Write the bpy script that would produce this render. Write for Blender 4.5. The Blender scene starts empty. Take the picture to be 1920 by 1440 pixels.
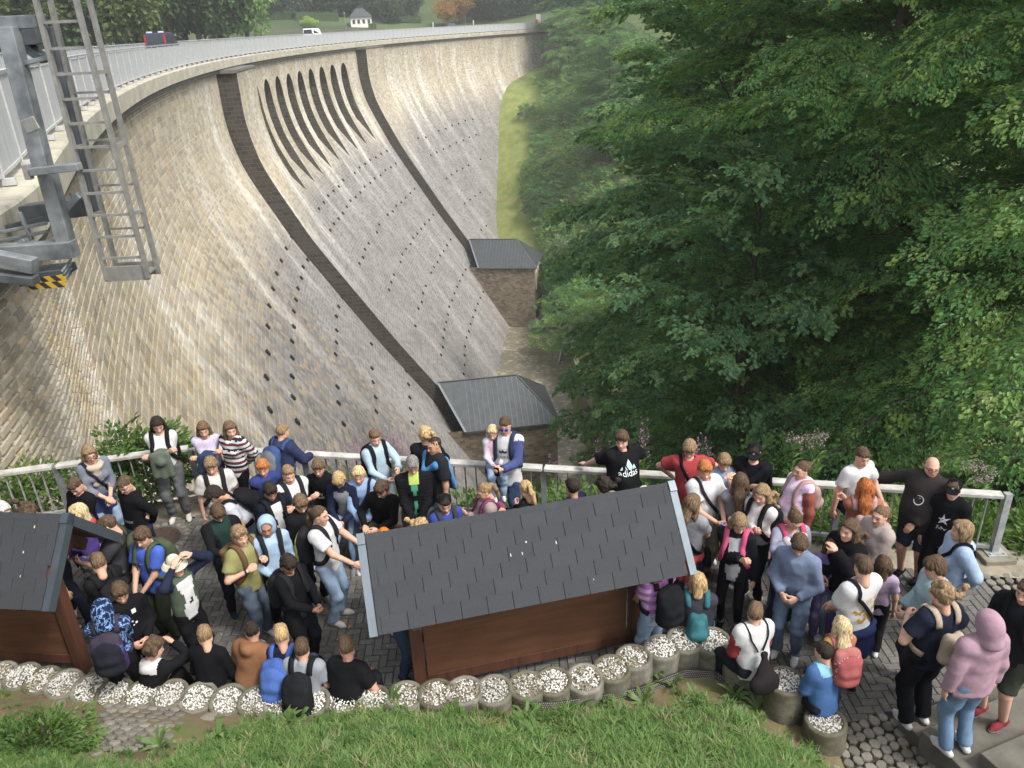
import bpy, bmesh, math, random
import numpy as np
from mathutils import Vector, Matrix, Euler
S = bpy.context.scene
COL = S.collection
D = bpy.data
PI = math.pi
rng = np.random.default_rng(7)
random.seed(7)

# ---------------------------------------------------------------- camera
FPX, PITCH, ROLL, CAMZ = 1480.0, math.radians(24.62), math.radians(2.65), 6.5
_c, _s = math.cos(PITCH), math.sin(PITCH)
FWD = np.array([0, _c, -_s]); _u0 = np.array([0, _s, _c]); _r0 = np.array([1.0, 0, 0])
RGT = math.cos(ROLL) * _r0 - math.sin(ROLL) * _u0
UPV = math.sin(ROLL) * _r0 + math.cos(ROLL) * _u0
cam = D.objects.new('camera', D.cameras.new('camera')); COL.objects.link(cam)
cam.data.sensor_width = 36.0; cam.data.lens = FPX / 1920 * 36.0
cam.data.clip_start = 0.1; cam.data.clip_end = 2500
cam.matrix_world = Matrix(((RGT[0], UPV[0], -FWD[0], 0), (RGT[1], UPV[1], -FWD[1], 0), (RGT[2], UPV[2], -FWD[2], CAMZ), (0, 0, 0, 1)))
S.camera = cam
HAZE = 0.00038

# ---------------------------------------------------------------- light
w = D.worlds.new('World'); S.world = w; w.use_nodes = True
nt = w.node_tree; nt.nodes.clear()
SUN_EL, SUN_AZ = math.radians(54), math.radians(126)          # azimuth clockwise from +Y
sky = nt.nodes.new('ShaderNodeTexSky'); sky.sky_type = 'NISHITA'; sky.sun_disc = False
sky.sun_elevation = SUN_EL; sky.sun_rotation = SUN_AZ; sky.air_density = 1.0; sky.dust_density = 3.0; sky.ozone_density = 1.0
hs = nt.nodes.new('ShaderNodeHueSaturation'); hs.inputs['Saturation'].default_value = 0.35
bg = nt.nodes.new('ShaderNodeBackground'); bg.inputs['Strength'].default_value = 0.14
wo = nt.nodes.new('ShaderNodeOutputWorld')
nt.links.new(sky.outputs[0], hs.inputs['Color']); nt.links.new(hs.outputs[0], bg.inputs[0]); nt.links.new(bg.outputs[0], wo.inputs[0])
sun = D.objects.new('sun', D.lights.new('sun', 'SUN')); COL.objects.link(sun)
sun.data.energy = 1.5; sun.data.angle = math.radians(11); sun.data.color = (1, 0.96, 0.9)
_sd = Vector((math.cos(SUN_EL) * math.sin(SUN_AZ), math.cos(SUN_EL) * math.cos(SUN_AZ), math.sin(SUN_EL)))
sun.rotation_euler = _sd.to_track_quat('Z', 'Y').to_euler()
S.cycles.volume_bounces = 3; S.cycles.max_bounces = 10; S.cycles.transparent_max_bounces = 8
S.view_settings.view_transform = 'Standard'; S.view_settings.look = 'None'
S.view_settings.exposure = 1.2; S.view_settings.gamma = 1.0; S.view_settings.use_curve_mapping = False

# ---------------------------------------------------------------- helpers
def ray(x, y):
    return FWD + (x - 960) / FPX * RGT + (720 - y) / FPX * UPV
def at_z(x, y, z):                      # where the sight line of a photo pixel meets the level z
    d = ray(x, y); t = (z - CAMZ) / d[2]; return np.array([d[0] * t, d[1] * t, z])
def at_Y(x, y, Y):
    d = ray(x, y); t = Y / d[1]; return np.array([d[0] * t, Y, CAMZ + d[2] * t])

def tag(o, label=None, cat=None, group=None, kind=None):
    if label: o['label'] = label
    if cat: o['category'] = cat
    if group: o['group'] = group
    if kind: o['kind'] = kind
    return o
def thing(name, label, cat, loc=(0, 0, 0), rz=0.0, group=None):
    o = D.objects.new(name, None); COL.objects.link(o); o.empty_display_size = 0.1
    o.location = tuple(float(v) for v in loc); o.rotation_euler = (0, 0, rz)
    return tag(o, label, cat, group)
def link(name, me, parent=None, loc=None, kind=None):
    o = D.objects.new(name, me); COL.objects.link(o)
    if parent is not None: o.parent = parent
    if loc is not None: o.location = tuple(float(v) for v in loc)
    if kind: o['kind'] = kind
    return o

class MB:
    """collects polygons and turns them into one mesh"""
    def __init__(s): s.v = []; s.f = []; s.m = []; s.n = 0
    def add(s, V, F, m=0):
        V = np.asarray(V, float).reshape(-1, 3)
        s.v.append(V); s.f += [[i + s.n for i in f] for f in F]; s.m += [m] * len(F); s.n += len(V); return s
    def box(s, c, size, R=None, m=0):
        h = np.asarray(size, float) / 2
        V = np.array([[x, y, z] for z in (-1, 1) for y in (-1, 1) for x in (-1, 1)]) * h
        if R is not None: V = V @ np.asarray(R).T
        return s.add(V + np.asarray(c, float), [[0, 2, 3, 1], [4, 5, 7, 6], [0, 1, 5, 4], [2, 6, 7, 3], [0, 4, 6, 2], [1, 3, 7, 5]], m)
    def bar(s, a, b, w, t, up=(0, 0, 1), m=0):
        a = np.asarray(a, float); b = np.asarray(b, float); d = b - a; L = np.linalg.norm(d); d /= L
        x = np.cross(d, up); x /= np.linalg.norm(x); u = np.cross(x, d)
        return s.box((a + b) / 2, (w, L, t), np.stack([x, d, u], 1), m)
    def tube(s, pts, r, n=8, m=0, cap=True):
        pts = np.asarray(pts, float); k = len(pts); r = np.broadcast_to(np.asarray(r, float), (k,))
        t = np.gradient(pts, axis=0); t /= np.linalg.norm(t, axis=1)[:, None] + 1e-9
        ref = np.array([0, 0, 1.0]) if abs(t[:, 2]).mean() < .8 else np.array([1.0, 0, 0])
        x = np.cross(t, ref); x /= np.linalg.norm(x, axis=1)[:, None] + 1e-9; y = np.cross(t, x)
        a = np.linspace(0, 2 * PI, n, endpoint=False)
        V = pts[:, None] + r[:, None, None] * (np.cos(a)[None, :, None] * x[:, None] + np.sin(a)[None, :, None] * y[:, None])
        F = [[i * n + j, i * n + (j + 1) % n, (i + 1) * n + (j + 1) % n, (i + 1) * n + j] for i in range(k - 1) for j in range(n)]
        if cap: F += [list(range(n))[::-1], [(k - 1) * n + j for j in range(n)]]
        return s.add(V.reshape(-1, 3), F, m)
    def lathe(s, prof, c=(0, 0, 0), n=16, m=0, cap=True):
        prof = np.asarray(prof, float); k = len(prof); a = np.linspace(0, 2 * PI, n, endpoint=False)
        V = np.stack([prof[:, :1] * np.cos(a), prof[:, :1] * np.sin(a), np.repeat(prof[:, 1:], n, 1)], 2).reshape(-1, 3) + np.asarray(c, float)
        F = [[i * n + j, i * n + (j + 1) % n, (i + 1) * n + (j + 1) % n, (i + 1) * n + j] for i in range(k - 1) for j in range(n)]
        if cap: F += [list(range(n))[::-1], [(k - 1) * n + j for j in range(n)]]
        return s.add(V, F, m)
    def prism(s, poly, a, b, m=0):
        """poly: list of 3D points of the one end, moved by vector b-a to the other"""
        P = np.asarray(poly, float); d = np.asarray(b, float) - np.asarray(a, float); k = len(P)
        return s.add(np.vstack([P, P + d]), [list(range(k))[::-1], [k + i for i in range(k)]] + [[i, (i + 1) % k, k + (i + 1) % k, k + i] for i in range(k)], m)
    def grid(s, V, m=0, flip=False):
        """V: (a,b,3) array of points"""
        a, b = V.shape[:2]
        F = [[i * b + j, (i + 1) * b + j, (i + 1) * b + j + 1, i * b + j + 1] for i in range(a - 1) for j in range(b - 1)]
        if flip: F = [f[::-1] for f in F]
        return s.add(V.reshape(-1, 3), F, m)
    def mesh(s, name, mats, smooth=False):
        me = D.meshes.new(name)
        me.from_pydata(np.vstack(s.v).tolist() if s.v else [], [], s.f)
        for mt in (mats if isinstance(mats, (list, tuple)) else [mats]): me.materials.append(mt)
        if me.polygons:
            me.polygons.foreach_set('material_index', s.m)
            if smooth: me.polygons.foreach_set('use_smooth', [True] * len(me.polygons))
        me.update(); return me
    def build(s, name, mats, parent=None, loc=None, smooth=False, kind=None):
        return link(name, s.mesh(name, mats, smooth), parent, loc, kind)

def add_bevel(o, w=0.01, seg=1):
    m = o.modifiers.new('bevel', 'BEVEL'); m.width = w; m.segments = seg; m.limit_method = 'ANGLE'; m.angle_limit = math.radians(40); return o

# ---------------------------------------------------------------- materials
class NT:
    def __init__(s, name):
        s.m = D.materials.new(name); s.m.use_nodes = True; s.t = s.m.node_tree
        s.b = s.t.nodes['Principled BSDF']
    def n(s, t, **k):
        nd = s.t.nodes.new(t)
        for a, v in k.items(): setattr(nd, a, v)
        return nd
    def L(s, a, b): s.t.links.new(a, b)
    def val(s, sock, v):
        if hasattr(v, 'is_output') or isinstance(v, bpy.types.NodeSocket): s.L(v, sock)
        else:
            if isinstance(v, (tuple, list)) and len(v) == 3 and sock.type == 'RGBA': v = (*v, 1)
            sock.default_value = v
    def coord(s, kind='Object'): return s.n('ShaderNodeTexCoord').outputs[kind]
    def mapping(s, vec, scale=(1, 1, 1), rot=(0, 0, 0), loc=(0, 0, 0)):
        m = s.n('ShaderNodeMapping'); s.L(vec, m.inputs[0]); m.inputs['Scale'].default_value = scale; m.inputs['Rotation'].default_value = rot; m.inputs['Location'].default_value = loc
        return m.outputs[0]
    def noise(s, vec, scale=5, detail=3, rough=.55, out='Fac'):
        n = s.n('ShaderNodeTexNoise'); s.L(vec, n.inputs['Vector']); n.inputs['Scale'].default_value = scale; n.inputs['Detail'].default_value = detail; n.inputs['Roughness'].default_value = rough
        return n.outputs[out]
    def ramp(s, fac, stops, interp='LINEAR'):
        r = s.n('ShaderNodeValToRGB'); s.val(r.inputs[0], fac); r.color_ramp.interpolation = interp
        e = r.color_ramp.elements
        while len(e) < len(stops): e.new(0.5)
        for i, (p, c) in enumerate(stops):
            e[i].position = p; e[i].color = (*c, 1) if isinstance(c, (tuple, list)) else (c, c, c, 1)
        return r.outputs[0]
    def mix(s, f, a, b, mode='MIX'):
        m = s.n('ShaderNodeMix', data_type='RGBA', blend_type=mode)
        s.val(m.inputs[0], f); s.val(m.inputs[6], a); s.val(m.inputs[7], b); return m.outputs[2]
    def math(s, op, a, b=0.0, c=0.0):
        m = s.n('ShaderNodeMath', operation=op); s.val(m.inputs[0], a); s.val(m.inputs[1], b); s.val(m.inputs[2], c); return m.outputs[0]
    def sep(s, v):
        n = s.n('ShaderNodeSeparateXYZ'); s.L(v, n.inputs[0]); return n.outputs
    def bump(s, h, strength=.3, dist=.01):
        b = s.n('ShaderNodeBump'); b.inputs['Strength'].default_value = strength; b.inputs['Distance'].default_value = dist; s.L(h, b.inputs['Height']); s.L(b.outputs[0], s.b.inputs['Normal'])
    def attr(s, name, out='Color'):
        a = s.n('ShaderNodeAttribute'); a.attribute_name = name; return a.outputs[out]
    def rnd(s): return s.n('ShaderNodeObjectInfo').outputs['Random']
    def done(s, color, rough=.8, metal=0.0, spec=.3):
        s.val(s.b.inputs['Base Color'], color); s.val(s.b.inputs['Roughness'], rough); s.b.inputs['Metallic'].default_value = metal; s.b.inputs['Specular IOR Level'].default_value = spec
        return s.m

def sc(c, k): return tuple(max(0, min(1, v * k)) for v in c)
def M(name, base, rough=.8, var=.2, scale=4, bump=.15, bscale=60, bdist=.004, metal=0.0, spec=.3, rnd=0.0, detail=4, tint=None):
    """a plain material with blotchy colour variation and fine relief"""
    t = NT(name); co = t.coord()
    c = t.ramp(t.noise(co, scale, detail), [(.3, sc(base, 1 - var)), (.7, tint if tint else sc(base, 1 + var))])
    if rnd:
        k = t.math('MULTIPLY_ADD', t.rnd(), 2 * rnd, 1 - rnd)
        h = t.n('ShaderNodeHueSaturation'); t.L(c, h.inputs['Color']); t.L(k, h.inputs['Value']); c = h.outputs[0]
    if bump: t.bump(t.noise(co, bscale, 3), bump, bdist)
    return t.done(c, rough, metal, spec)
# ================================================================ THE DAM
K = 1.6
CX, CY, CR, ZL = 232.3, 119.2, 263.04, 4.23
PROF = np.array([(0, 0), (3.5, 0), (5, .2), (6.6, .6), (8.2, 1.3), (10, 2.2), (11.8, 3.1), (13.7, 4.25), (16.5, 6.0), (20, 8.2), (25, 11.6), (28.5, 13.8), (32.2, 16.1), (36, 18.4), (40, 21)]) * K
_dd = np.linspace(0, 62, 400); _ss = np.interp(_dd, PROF[:, 0], PROF[:, 1])
for _ in range(30): _ss[1:-1] = (_ss[:-2] + _ss[1:-1] * 2 + _ss[2:]) / 4
def prof(d): return np.interp(d, _dd, _ss)
A0 = CR * math.radians(23.15)                                   # from here towards the camera the crest runs straight
def plan(a, s):
    """point of the crest plan: a = arc metres from the arc's leftmost point towards the camera, s = metres towards the valley"""
    a = np.asarray(a, float); s = np.asarray(s, float)
    ph = PI + np.minimum(a, A0) / CR
    # beyond A0 the heading turns gently and then runs straight
    x = CX + (CR - s) * np.cos(ph); y = CY + (CR - s) * np.sin(ph)
    ex = np.maximum(a - A0, 0); h0 = math.radians(23.15)
    turn, hE = 5.0, math.radians(11.0); e1 = np.minimum(ex, turn); th = h0 - (h0 - hE) * e1 / turn
    ix = (np.cos(th) - math.cos(h0)) * turn / (h0 - hE); iy = -(math.sin(h0) - np.sin(th)) * turn / (h0 - hE)
    e2 = np.maximum(ex - turn, 0)
    bx = CX + CR * math.cos(PI + h0) + ix + e2 * math.sin(hE); by = CY + CR * math.sin(PI + h0) + iy - e2 * math.cos(hE)
    nx, ny = np.cos(th), np.sin(th)
    st = a > A0
    return np.where(st, bx + s * nx, x), np.where(st, by + s * ny, y)
def dpt(a, d, s=0.0):
    """point at arc a, d metres below the ledge, s metres in front of the wall face"""
    x, y = plan(a, prof(d) + s); return np.stack([x, y, ZL - np.asarray(d, float) + 0 * x], -1)
def arc(phi): return math.radians(phi - 180) * CR

def wall_colour(t, uv, dark=0.0):
    u, v, _ = t.sep(uv)
    n1 = t.noise(t.mapping(uv, (.05, .05, 1)), 1, 4)
    vv = t.math('MULTIPLY_ADD', t.math('SUBTRACT', n1, .5), 14.0, v)
    grey = t.ramp(t.math('DIVIDE', vv, 40), [(.30, 0.0), (.50, 1.0)])
    tan = t.ramp(t.noise(t.mapping(uv, (.35, .12, 1)), 1, 4), [(.3, (.30, .255, .185)), (.55, (.39, .345, .26)), (.75, (.39, .30, .18))])
    gry = t.ramp(t.noise(t.mapping(uv, (.3, .3, 1)), 1, 4), [(.3, (.15, .14, .132)), (.7, (.215, .202, .19))])
    c = t.mix(grey, tan, gry)
    # lime streaks running down the face
    st = t.noise(t.mapping(uv, (.22, .035, 1)), 1, 4)
    st2 = t.noise(t.mapping(uv, (1.6, .06, 1)), 1, 2)
    stv = t.ramp(t.math('DIVIDE', v, 30), [(.0, .15), (.12, .6), (.45, .9), (.9, .2)])
    c = t.mix(t.math('MULTIPLY', t.ramp(st, [(.50, 0.0), (.68, .85)]), stv), c, (.62, .59, .53))
    c = t.mix(t.math('MULTIPLY', t.ramp(st2, [(.62, 0.0), (.75, .28)]), stv), c, (.58, .55, .49))
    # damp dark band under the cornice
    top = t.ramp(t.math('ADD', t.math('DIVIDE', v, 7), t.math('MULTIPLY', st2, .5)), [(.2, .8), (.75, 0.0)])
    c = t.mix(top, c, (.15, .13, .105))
    return c
def wall_material(name, brick=True, mortar_only=False):
    t = NT(name); uv = t.coord('UV')
    c = wall_colour(t, uv)
    if mortar_only:
        c = t.mix(.85, c, (.66, .635, .57)); t.bump(t.noise(uv, 3, 4), .3, .02)
        return t.done(c, .9)
    jit = t.n('ShaderNodeVectorMath', operation='ADD'); t.L(uv, jit.inputs[0])
    nz = t.n('ShaderNodeVectorMath', operation='SCALE'); t.L(t.noise(uv, 1.2, 2, out='Color'), nz.inputs[0]); nz.inputs['Scale'].default_value = .12; t.L(nz.outputs[0], jit.inputs[1])
    b = t.n('ShaderNodeTexBrick'); t.L(jit.outputs[0], b.inputs['Vector'])
    b.inputs['Scale'].default_value = 1; b.inputs['Brick Width'].default_value = .62; b.inputs['Row Height'].default_value = .36; b.inputs['Mortar Size'].default_value = .022; b.inputs['Mortar Smooth'].default_value = .2
    b.inputs['Color1'].default_value = (.72, .72, .72, 1); b.inputs['Color2'].default_value = (1.2, 1.2, 1.2, 1); b.inputs['Mortar'].default_value = (1, 1, 1, 1); b.inputs['Bias'].default_value = .1
    cc = t.mix(1.0, c, b.outputs['Color'], 'MULTIPLY')
    lime = t.ramp(t.noise(t.mapping(uv, (.5, .35, 1)), 1, 3), [(.38, .08), (.66, .6)])
    cc = t.mix(t.math('MULTIPLY', b.outputs['Fac'], lime), cc, (.50, .48, .44))
    t.bump(t.math('ADD', t.math('MULTIPLY', b.outputs['Fac'], -1.0), t.noise(uv, 4, 4)), .6, .05)
    return t.done(cc, .88)
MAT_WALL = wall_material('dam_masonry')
MAT_MORTAR = wall_material('dam_mortar', mortar_only=True)
def stone_material():
    t = NT('dam_stone'); uv = t.coord('UV'); c = wall_colour(t, uv)
    r = t.attr('rnd', 'Fac'); c = t.mix(1.0, c, t.ramp(r, [(0, .68), (.5, .92), (1, 1.12)]), 'MULTIPLY')
    c = t.mix(t.ramp(t.math('FRACT', t.math('MULTIPLY', r, 7.3)), [(.7, 0.0), (1, .45)]), c, (.40, .30, .15))
    c = t.mix(t.ramp(t.noise(uv, 5, 5), [(.55, 0.0), (.75, .4)]), c, (.20, .18, .15))
    t.bump(t.noise(uv, 7, 5), .7, .03)
    return t.done(c, .9)
MAT_STONE = stone_material()
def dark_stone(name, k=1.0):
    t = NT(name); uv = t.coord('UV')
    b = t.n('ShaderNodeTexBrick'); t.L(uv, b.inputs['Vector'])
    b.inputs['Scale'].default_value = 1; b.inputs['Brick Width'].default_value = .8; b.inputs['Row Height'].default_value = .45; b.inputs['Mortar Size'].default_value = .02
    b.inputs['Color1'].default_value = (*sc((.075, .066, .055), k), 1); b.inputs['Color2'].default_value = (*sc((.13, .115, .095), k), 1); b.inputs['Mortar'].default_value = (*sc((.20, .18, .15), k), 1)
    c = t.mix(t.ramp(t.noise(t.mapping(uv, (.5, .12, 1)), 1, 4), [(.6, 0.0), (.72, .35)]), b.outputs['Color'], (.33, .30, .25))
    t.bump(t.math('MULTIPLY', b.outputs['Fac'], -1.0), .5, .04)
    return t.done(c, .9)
MAT_RIB = dark_stone('stained_shaded_masonry', .5)  # buttress sides: stain plus some of their shade, both painted into the colour
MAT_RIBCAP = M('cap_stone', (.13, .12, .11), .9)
MAT_RECESS = dark_stone('shaded_recess_masonry', .75)  # shade inside the arches painted in as darker stone

def set_uv(me, U):
    """U: (nverts,2) -> uv layer"""
    uv = me.uv_layers.new(name='UVMap'); idx = np.empty(len(me.loops), np.int32); me.loops.foreach_get('vertex_index', idx)
    uv.data.foreach_set('uv', np.asarray(U, float)[idx].ravel())
def grid_uv(a, d, s=0.0):
    """wall patch over arrays a (n) and d (m): verts and uv"""
    Aa, Dd = np.meshgrid(a, d, indexing='ij'); return dpt(Aa, Dd, s), np.stack([Aa, Dd], -1)

dam = thing('dam', 'curved stone masonry dam wall with two dark buttresses and nine arched recesses', 'dam', (0, 0, 0))
RIB = [(arc(186.99), arc(184.75)), (arc(170.16), arc(167.9))]
AEND_FAR, AEND_NEAR = arc(141.5), A0 + 24
NEAR_STONE = arc(190.2)
DMAX = 37 * K - 3.2

def wall_patch(name, a, d, mat, s=0.0, holes=None):
    V, U = grid_uv(a, d, s); mb = MB(); mb.grid(V); me = mb.mesh(name, mat, True); set_uv(me, U.reshape(-1, 2)); return link(name, me, dam)
dgrid = np.concatenate([np.linspace(0, 30, 46), np.linspace(31, DMAX, 22)])
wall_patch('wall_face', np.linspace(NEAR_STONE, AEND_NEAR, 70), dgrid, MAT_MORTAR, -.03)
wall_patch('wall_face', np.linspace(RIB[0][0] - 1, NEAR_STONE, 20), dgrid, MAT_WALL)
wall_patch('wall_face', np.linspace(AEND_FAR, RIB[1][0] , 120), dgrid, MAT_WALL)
# middle bay: plain below the arches' feet, pierced above
ARC_T, ARC_B, AW, AP = 2.0 * K, 10.75 * K, math.radians(.86) * CR, math.radians(1.37) * CR
acs = [arc(182.9 - 1.37 * k) for k in range(9)]
aL, aR = RIB[0][0] - 1.0, RIB[1][0] - .01
wall_patch('wall_face', np.linspace(aR, aL, 70), np.concatenate([[ARC_B], dgrid[dgrid > ARC_B + .3]]), MAT_WALL)
mb = MB(); UVs = []
def gpatch(V, U, flip=False): mb.grid(V, flip=flip); UVs.append(U.reshape(-1, 2))
edges = []
for ac in acs: edges.append((ac + AW / 2, ac - AW / 2))
bounds = [aL] + [e for p in edges for e in p] + [aR]
dg = np.linspace(0, ARC_B, 34)
for i in range(0, len(bounds), 2):                              # piers
    gpatch(*[x for x in grid_uv(np.linspace(bounds[i + 1], bounds[i], 5), dg)])
for ac in acs:                                                  # spandrels above each arch
    us = np.linspace(-1, 1, 13); a = ac + us * AW / 2
    top = ARC_T + AW / 2 * 1.45 - np.sqrt(np.maximum(0, 1 - us ** 2)) * AW / 2 * 1.45
    T = np.linspace(0, 1, 6)[None, :] * top[:, None]; Aa = np.repeat(a[:, None], 6, 1)
    gpatch(dpt(Aa, T), np.stack([Aa, T], -1))
me = mb.mesh('arcade', MAT_WALL, True); set_uv(me, np.vstack(UVs)); link('arcade', me, dam)
def back_depth(d): return -2.0 * np.clip((ARC_B - d) / (ARC_B - ARC_T) * 1.5, 0, 1) ** .8 * 1.3
for ac in acs:                                                  # the recess behind each arch
    mb = MB(); UVs = []
    us = np.linspace(-1, 1, 13); a = ac + us * AW / 2
    top = ARC_T + AW / 2 * 1.45 - np.sqrt(np.maximum(0, 1 - us ** 2)) * AW / 2 * 1.45
    T = np.linspace(0, 1, 20)[None, :] ** 1.0; Dd = top[:, None] + (ARC_B + .02 - top[:, None]) * T; Aa = np.repeat(a[:, None], 20, 1)
    gpatch(dpt(Aa, Dd, back_depth(Dd)), np.stack([Aa, Dd], -1))
    for sgn in (-1, 1):
        dd = np.linspace(ARC_T + AW / 2 * 1.45, ARC_B, 18); ff = np.linspace(0, 1, 3)
        Dd2, Ff = np.meshgrid(dd, ff, indexing='ij')
        gpatch(dpt(ac + sgn * AW / 2 + 0 * Dd2, Dd2, back_depth(Dd2) * Ff), np.stack([Ff * 2.6 + ac * 3, Dd2], -1))
    Tt, Ff = np.meshgrid(np.arange(13), np.linspace(0, 1, 3), indexing='ij')
    gpatch(dpt(a[Tt], top[Tt], back_depth(top[Tt]) * Ff), np.stack([a[Tt] * 1.3, Ff * 2.6], -1))
    nb = 12 * 19
    for fi in range(nb):
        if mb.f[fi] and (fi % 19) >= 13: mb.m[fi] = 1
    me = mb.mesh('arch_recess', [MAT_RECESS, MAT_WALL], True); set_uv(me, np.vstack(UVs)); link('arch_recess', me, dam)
# buttresses
for (a0, a1) in RIB:
    mb = MB(); UVs = []; dd = np.concatenate([np.linspace(1.0, 30, 50), np.linspace(31, DMAX, 20)]); PR = 2.05
    pr = PR * np.ones_like(dd)
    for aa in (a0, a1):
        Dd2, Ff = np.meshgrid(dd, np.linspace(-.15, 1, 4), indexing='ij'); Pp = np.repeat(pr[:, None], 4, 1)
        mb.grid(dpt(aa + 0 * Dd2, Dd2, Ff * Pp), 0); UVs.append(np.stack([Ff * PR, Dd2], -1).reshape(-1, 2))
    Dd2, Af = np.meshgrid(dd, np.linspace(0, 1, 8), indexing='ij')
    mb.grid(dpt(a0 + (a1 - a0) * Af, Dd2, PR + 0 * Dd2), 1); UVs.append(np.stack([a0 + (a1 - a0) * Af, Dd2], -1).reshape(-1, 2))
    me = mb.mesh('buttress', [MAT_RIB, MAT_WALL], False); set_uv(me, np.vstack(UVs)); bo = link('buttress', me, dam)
    cp = MB(); n_ = 5; aa_ = np.linspace(a0 + .35, a1 - .35, n_); cv = np.zeros((n_, 5, 3))
    for j, (ss_, zz_) in enumerate(((-.1, ZL - .96), (2.15, ZL - .96), (2.15, ZL - 1.2), (2.06, ZL - 1.3), (-.1, ZL - 1.3))):
        xx_, yy_ = plan(aa_, ss_); cv[:, j] = np.stack([xx_, yy_, zz_ + 0 * xx_], -1)
    cp.grid(cv, flip=True); cp.add(cv[0], [[0, 1, 2, 3, 4]]); cp.add(cv[-1], [[4, 3, 2, 1, 0]]); cp.build('cap', MAT_RIBCAP, bo)

# near facing stones: each one a block standing out of the mortar
def stone_verts(a0, a1, d0, d1, proud, r):
    g = .014; b = .03; aa = np.array([a0 + g, a1 - g]); dd = np.array([d0 + g, d1 - g])
    j = r.uniform(-.02, .02, (4, 2)); q = [(aa[0], dd[0]), (aa[1], dd[0]), (aa[1], dd[1]), (aa[0], dd[1])]
    base = np.array(q); cen = base.mean(0); topq = base + np.sign(cen - base) * b + j * .5
    dep = np.array([proud * r.uniform(.7, 1.1) for _ in range(4)])
    return base, topq, dep
r_ = np.random.default_rng(3)
stones = []
d = .35; row = 0
while d < 47:
    h = r_.uniform(.30, .44); a = NEAR_STONE - (r_.uniform(0, .5))
    # leave out what the plaza hides
    while a < A0 + 12:
        wd = r_.uniform(.38, .95)
        if a < A0 - 4: stones.append((a, a + wd, d, d + h)); a += wd
        else:
            wd *= .62
            for k_ in (0, 1): stones.append((a + k_ * .11, a + wd + k_ * .11, d + k_ * h / 2, d + (k_ + 1) * h / 2))
            a += wd
    d += h; row += 1
stones = np.array(stones)
ctr = dpt((stones[:, 0] + stones[:, 1]) / 2, (stones[:, 2] + stones[:, 3]) / 2)
q = ctr - np.array([0, 0, CAMZ]); zf = q @ FWD; px = 960 + FPX * (q @ RGT) / zf; py = 720 - FPX * (q @ UPV) / zf
seen = (zf > 1) & (px > -60) & (px < 960) & (py > 60) & (py < 1000)
stones, ctr, zf, px, py = stones[seen], ctr[seen], zf[seen], px[seen], py[seen]
area = (stones[:, 1] - stones[:, 0]) * (stones[:, 3] - stones[:, 2]) / zf ** 2
area = np.where((px > 5) & (px < 900) & (py < 870) & ~((px < 280) & (py < 540) & (py > 250) & (px > 150)), area, 0)
order = np.argsort(-area)
FQ = [[4, 5, 6, 7], [0, 1, 5, 4], [1, 2, 6, 5], [2, 3, 7, 6], [3, 0, 4, 7]]
def make_stones(idx):
    V = np.zeros((len(idx), 8, 3)); U = np.zeros((len(idx), 8, 2)); rr = np.zeros((len(idx), 8))
    for n, i in enumerate(idx):
        b, tq, dep = stone_verts(*stones[i], .032, r_)
        V[n, :4] = dpt(b[:, 0], b[:, 1], -.04); V[n, 4:] = dpt(tq[:, 0], tq[:, 1], dep); U[n, :4] = b; U[n, 4:] = tq; rr[n] = r_.random()
    me = D.meshes.new('stone'); F = [[f + 8 * n for f in q] for n in range(len(idx)) for q in FQ]
    me.from_pydata(V.reshape(-1, 3).tolist(), [], F); me.materials.append(MAT_STONE); set_uv(me, U.reshape(-1, 2))
    at = me.attributes.new('rnd', 'FLOAT', 'POINT'); at.data.foreach_set('value', rr.ravel()); me.update(); return me
for i in order[:300]: link('stone', make_stones([i]), dam)
link('stones', make_stones(order[300:]), dam, kind='stuff')

# weep holes in level rows: proud boxes, dark colour painting the shade inside
MAT_HOLE = M('drain_hole', (.022, .02, .018), .95, .3)
hm = MB(); hm.box((0, 0, 0), (.34, .3, .30)); hm.box((0, .02, .2), (.44, .34, .08)); hmesh = hm.mesh('weep_hole', MAT_HOLE)
def weep(a, d):
    p = dpt(a, d, .03); x1 = dpt(a + .1, d); x0 = dpt(a - .1, d); tx = Vector((x1 - x0)).normalized(); dn = Vector(dpt(a, d - .1) - dpt(a, d + .1)).normalized()
    o = link('weep_hole', hmesh, dam); nrm = tx.cross(dn)
    o.matrix_world = Matrix(((tx.x, nrm.x, dn.x, p[0]), (tx.y, nrm.y, dn.y, p[1]), (tx.z, nrm.z, dn.z, p[2]), (0, 0, 0, 1)))
nweep = 0
for d, a0, a1, step in ((11.55, 20, 51, 3.35), (13.1, 18, 48, 2.45), (16.2, 20, 43, 2.45), (19.3, 20, 36, 2.4), (22.6, 20, 30, 2.4),
                        (12.2, -26, 13, 2.5), (13.8, -26, 16, 2.5), (17.0, -26, 17, 2.45), (20.2, -26, 18, 2.45), (23.4, -26, 17, 2.5), (26.6, -26, 17, 2.5), (29.6, -24, 12, 2.6),
                        (12.6, -62, -32, 2.9), (14.8, -60, -32, 2.9), (18, -56, -32, 2.8), (21.5, -48, -32, 2.8), (25, -42, -32, 2.8)):
    a = a0 + r_.uniform(0, .5)
    while a < a1:
        if r_.random() > .06 and not (17.6 > a > 13.0 and False): weep(a * K, (d + r_.normal(0, .06) - .012 * (a - 25) * (1 if a > 18 else 0)) * K); nweep += 1
        a += step * r_.uniform(.93, 1.07)

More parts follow.
